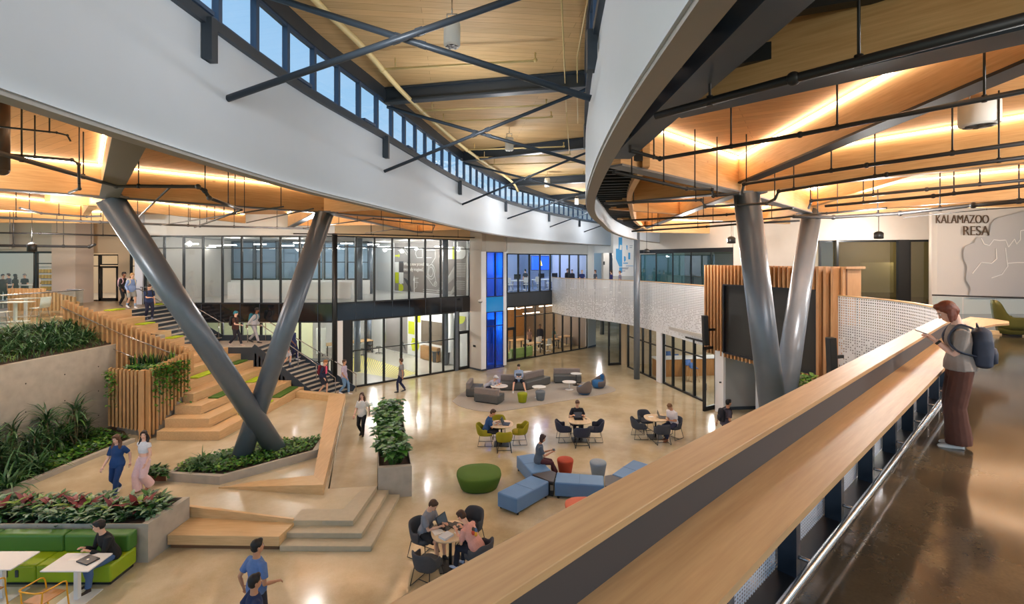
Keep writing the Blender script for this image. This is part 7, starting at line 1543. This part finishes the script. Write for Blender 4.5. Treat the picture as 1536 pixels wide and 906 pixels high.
# lower left workshop by the stairs
worktable('dark lab bench in the workshop beyond the stair', (AT(462, 28.0).x, 28.0), (2.6, .9), .1, h=.95, top=mat('lab_top', rgb(60, 62, 68), .4)); worktable('white-topped lab bench beyond the stair landing', (AT(392, 30).x, 30), (3.2, 1.0), 0, h=.95, top=whiteM); worktable('lab table with blue crates seen over the landing', (AT(360, 27.6).x, 27.6), (1.8, .8), 0, h=.9, top=whiteM)
for k, px in enumerate((353, 359, 366)): tag(MB().box((AT(px, 27.6).x, 27.6, 1.05 + (.0 if k != 1 else .0)), (.22, .3, .26)).build('storage_crate', mat('crate_blue', rgb(30, 80, 200), .4), bevel=.01), 'blue storage crate on the lab table over the landing, ' + ('left', 'middle', 'right')[k] + ' of three', 'crate')
m = MB(); m.wall((AT(474, 30).x, 30, 0), (AT(489, 30.2).x, 30.2, 0), .9, 2.5, .06); tag(m.build('rolling_whiteboard', mat('pale_panel', rgb(214, 216, 206), .5)), 'pale rolling board behind the lab benches', 'board')
wl((-26, 31.5), (-13, 31.5), 0, 3.6, mat('lime_white_wall', rgb(206, 208, 168), .7), .1, nm='wall_back')
# glass wall 2 lower cafe classroom
c3 = (.7, 33.9)
sf = thing('lime_sofa', 'pale lime sofa behind the lower glass, left end', 'sofa', (AT(778, 33.4).x, 33.4, 0), .7); m = MB(); m.box((0, 0, .25), (2.0, .7, .36)); m.box((0, -.3, .5), (2.0, .16, .5)); m.build('upholstery', fabric((150, 180, 100)), sf, bevel=.05)
for k, (px, Y) in enumerate(((798, 35), (826, 36.6), (846, 38.0), (777, 36.4))): worktable('oak classroom table behind the lower glass, ' + ('second from left', 'third from left', 'rightmost', 'leftmost')[k], (AT(px, Y).x, Y), (1.3, .7), .7, h=.75, legm=darkSp)
for k, (px, Y) in enumerate(((789, 34.6), (822, 35.6), (811, 36.2), (836, 37.2), (804, 35.8))): task_stool((AT(px, Y).x, Y, 0), 'white task chair behind the lower glass wall', 'white task chairs downstairs', whiteM, True)
for k, (px, Y) in enumerate(((757, 33.6), (766, 34.2), (789, 34.8), (823, 36.8), (808, 36.2))): task_stool((AT(px, Y).x, Y, 4.5), 'white task chair behind the upper blue-lit glass', 'white task chairs upstairs', whiteM, True)
for k, (px, Y) in enumerate(((776, 35.4), (812, 37.5), (832, 38.6))):
    tb = worktable('white computer desk upstairs, ' + ('left', 'middle', 'right')[k] + ' one behind the glass', (AT(px, Y).x, Y), (1.5, .7), .7, z=4.5, h=.75, top=whiteM, legm=chromeM)
    mo = thing('computer_monitor', 'dark monitor on the ' + ('left', 'middle', 'right')[k] + ' computer desk upstairs', 'monitor', (AT(px, Y).x, Y, 5.25), .7); m = MB(); m.box((0, 0, .28), (.62, .03, .36)); m.build('screen', blackM, mo); m = MB(); m.box((0, .03, .06), (.05, .03, .12)); m.box((0, .02, .008), (.2, .14, .015)); m.build('stand', chromeM, mo)
tv = thing('wall_screen', 'blue television screen on the upstairs classroom wall', 'screen', (AT(811, 40).x, 39.9, 6.0)); m = MB(); m.box((0, 0, .5), (1.75, .06, 1.2), .35); m.build('screen_frame', blackM, tv); m = MB(); m.box((.0, -.04, .5), (1.65, .02, 1.1), .35); m.build('screen_image', mat('tv_blue', rgb(20, 60, 200), .3, emit=rgb(20, 70, 215), es=.9), tv); m = MB(); m.add([V(-.12, -.12, .3), V(.12, -.06, .3), V(0, -.09, .75)], [(0, 1, 2)]); m.build('screen_motif', mat('tv_yellow', rgb(230, 190, 70), .3, emit=rgb(230, 190, 70), es=.8), tv)
for k, (px, Y) in enumerate(((763, 34.5), (790, 35.5), (800, 36.5), (775, 35))):
    pass
def linear(label, a, b, z, group, col=(1., .72, .5), es=6):
    t = thing('linear_light', label, 'ceiling light', V((a[0] + b[0]) / 2, (a[1] + b[1]) / 2, z), 0, group); m = MB(); m.bar((a[0], a[1], z), (b[0], b[1], z), .07, .05); m.build('tube', mat('tube_%d' % int(col[2] * 100), col, .5, emit=col, es=es), t, world=True); m = MB(); m.bar((a[0], a[1], z + .04), (b[0], b[1], z + .04), .09, .03); m.build('housing', darkSp, t, world=True)
for px, Y, z in ((768, 34, 3.3), (786, 35, 3.3), (797, 34.2, 3.0), (806, 37, 3.4), (820, 37.5, 3.2), (762, 33.4, 3.4)): p = AT(px, Y); linear('warm linear light under the ceiling behind the lower glass', (p.x - .6, p.y - .5), (p.x + .6, p.y + .5), z, 'warm linear lights downstairs')
for px, Y, z in ((231, 27, 7.6), (288, 27.5, 7.65), (323, 29, 7.6), (315, 30, 7.5), (390, 28, 7.65), (432, 29, 7.6), (450, 27, 7.7), (470, 30, 7.55), (345, 28, 7.6), (575, 31, 7.6), (582, 34, 7.5), (615, 33, 7.6), (660, 31, 7.6), (560, 30, 7.7), (520, 28, 7.7)): p = AT(px, Y); linear('short white ceiling light behind the upper glass wall', (p.x - .35, p.y), (p.x + .35, p.y), z, 'white ceiling lights upstairs', (1, 1, .95), 9)
# bar stools in the cafe at right
for k, (px, Y) in enumerate(((1015, 29.3), (1027, 28.6), (1033, 27.6), (1041, 26.8), (1003, 30.2))):
    p = AT(px, Y); t = thing('bar_stool', 'blue-seated bar stool behind the folding glass wall', 'stool', (p.x, p.y, 0), 0, 'blue bar stools in the cafe'); m = MB(); m.rings([[V(x, y, z) for x in (-.2, 0, .2)] + [V(x, y + .02, z - .02) for x in (.2, 0, -.2)] for y, z in ((-.2, .76), (.1, .75), (.2, .8), (.24, 1.0))]); m.build('seat_shell', fabric((70, 110, 170)), t)
    for s in (-1, 1):
        for e in (-1, 1): m = MB(); m.tube([(s * .13, e * .13, .75), (s * .22, e * .22, 0)], .014, 6); m.build('leg', wkM, t)
# yellow shelving in the far left classroom
ys = thing('storage_rack', 'rack of yellow bins in the far left classroom', 'storage rack', (AT(70, 29).x, 29, 4.45)); m = MB(); x0, x1 = AT(60, 29).x, AT(84, 29).x
for z in (4.9, 5.25, 5.6, 5.95, 6.3): m.mm((x0, 28.9, z), (x1, 29.2, z + .03))
m.build('shelves', darkSp, ys, world=True)
for j, z in enumerate((4.95, 5.3, 5.65, 5.98)):
    for i in range(5):
        xa = x0 + (x1 - x0) * (i + .1) / 5; m = MB(); m.mm((xa, 28.86, z), (xa + (x1 - x0) * .15, 29.1, z + .2)); m.build('bin', mat('bin_yellow', rgb(226, 180, 20), .5), ys, world=True)
worktable('white classroom table at the far left', (AT(20, 27.2).x, 27.2), (2.4, .8), 0, z=4.45, top=whiteM)

laptop('silver laptop on the lap of the boy on the sofa', LAPQ, 90, True, (206, 208, 212))
# ================================================================== camera, sky, fill lights
cam = bpy.data.cameras.new('camera'); co_ = bpy.data.objects.new('camera', cam); COL.objects.link(co_)
co_.location = (0, 0, ZC); co_.rotation_euler = (PI / 2, 0, 0); cam.sensor_width = 36; cam.lens = 36 * F / 1536; cam.shift_y = -(453 - HY) / 1536; cam.clip_start = .05; cam.clip_end = 400
SC.camera = co_
w = bpy.data.worlds.new('world'); SC.world = w; w.use_nodes = True; nt = w.node_tree; bg = nt.nodes['Background']
tc = N(nt, 'ShaderNodeTexCoord'); sx = N(nt, 'ShaderNodeSeparateXYZ'); nt.links.new(tc.outputs['Generated'], sx.inputs[0])
mr = N(nt, 'ShaderNodeMapRange'); mr.inputs[1].default_value = -1; mr.inputs[2].default_value = 1; nt.links.new(sx.outputs[2], mr.inputs[0])
c = ramp(nt, mr.outputs[0], [(.0, rgb(120, 120, 110)), (.47, rgb(110, 128, 88)), (.5, rgb(160, 176, 184)), (.6, rgb(116, 148, 176)), (1., rgb(92, 128, 164))])
nt.links.new(c, bg.inputs[0]); bg.inputs[1].default_value = 1.2
def fill_light(loc, e, col=(1, .93, .82), r=.12, kind='POINT', aim=None, spot=2.4, blend=1.):  # bare light with no fixture modelled
    l = bpy.data.lights.new('fill_light', kind); l.energy = e; l.color = col; l.shadow_soft_size = r
    if kind == 'SPOT': l.spot_size = spot; l.spot_blend = blend
    o = bpy.data.objects.new('fill_light', l); COL.objects.link(o); o.location = loc; return o
warm = (1, .84, .64); neut = (1, .97, .93)
SC.view_settings.view_transform = 'Standard'; SC.view_settings.look = 'None'; SC.view_settings.exposure = 1.05; SC.view_settings.gamma = 1
for (x, y) in ((-12, 8), (-14, 15), (-8, 19.5), (-20, 20), (8, 4), (9, 12), (14, 8), (8, 22), (14, 16), (6, -3)): fill_light((x, y, 7.75), 225, neut, .14)  # fixtureless lights added under the low decks as general fill
for (x, y) in ((-1.4, 1), (-1.4, 5), (-.9, 9.5), (-.2, 15), (1, 21), (3.6, 27), (6.5, 33)): fill_light((x, y, 9.15), 36 if y < 20 else 95, (1, .98, .96), .2)  # added at truss level to brighten roof and far atrium, no fixtures there
for (x, y) in ((-13, 29), (-7, 32), (-16, 28), (-10, 35), (-6, 30.5)): fill_light((x, y, 3.3), 80, neut, .1)
for (x, y) in ((-13, 29), (-7, 32), (-16, 28), (-9, 34), (-5.5, 31)): fill_light((x, y, 7.7), 60, neut, .1)
for (x, y) in ((-1, 36), (2, 38)): fill_light((x, y, 3.3), 90, warm, .1); fill_light((x, y, 7.1), 110, (.85, .92, 1), .1)
fill_light((-24, 30, 7), 120, warm); fill_light((-29, 30, 7), 120, warm); fill_light((14, 32, 7.4), 90, warm); fill_light((22, 27, 7.4), 90, warm); fill_light((9, 40.5, 8), 120, neut); fill_light((8, 44, 3.6), 200, neut)

for (x, y) in ((10.5, 25), (17, 23.5), (19, 15.5)): fill_light((x, y, 7.75), 150, neut, .2)  # added to lift the darker upper walls on the right
for (x, y) in ((11, 26.5), (13, 30)): fill_light((x, y, 2.3), 55, neut, .15)  # added to lift the dark cafe interior

for z in (2.6, 6.4): fill_light((-1.3, 31.4, z), 30, (.9, .95, 1), .1)  # added behind the cobalt glass so that it shows brighter
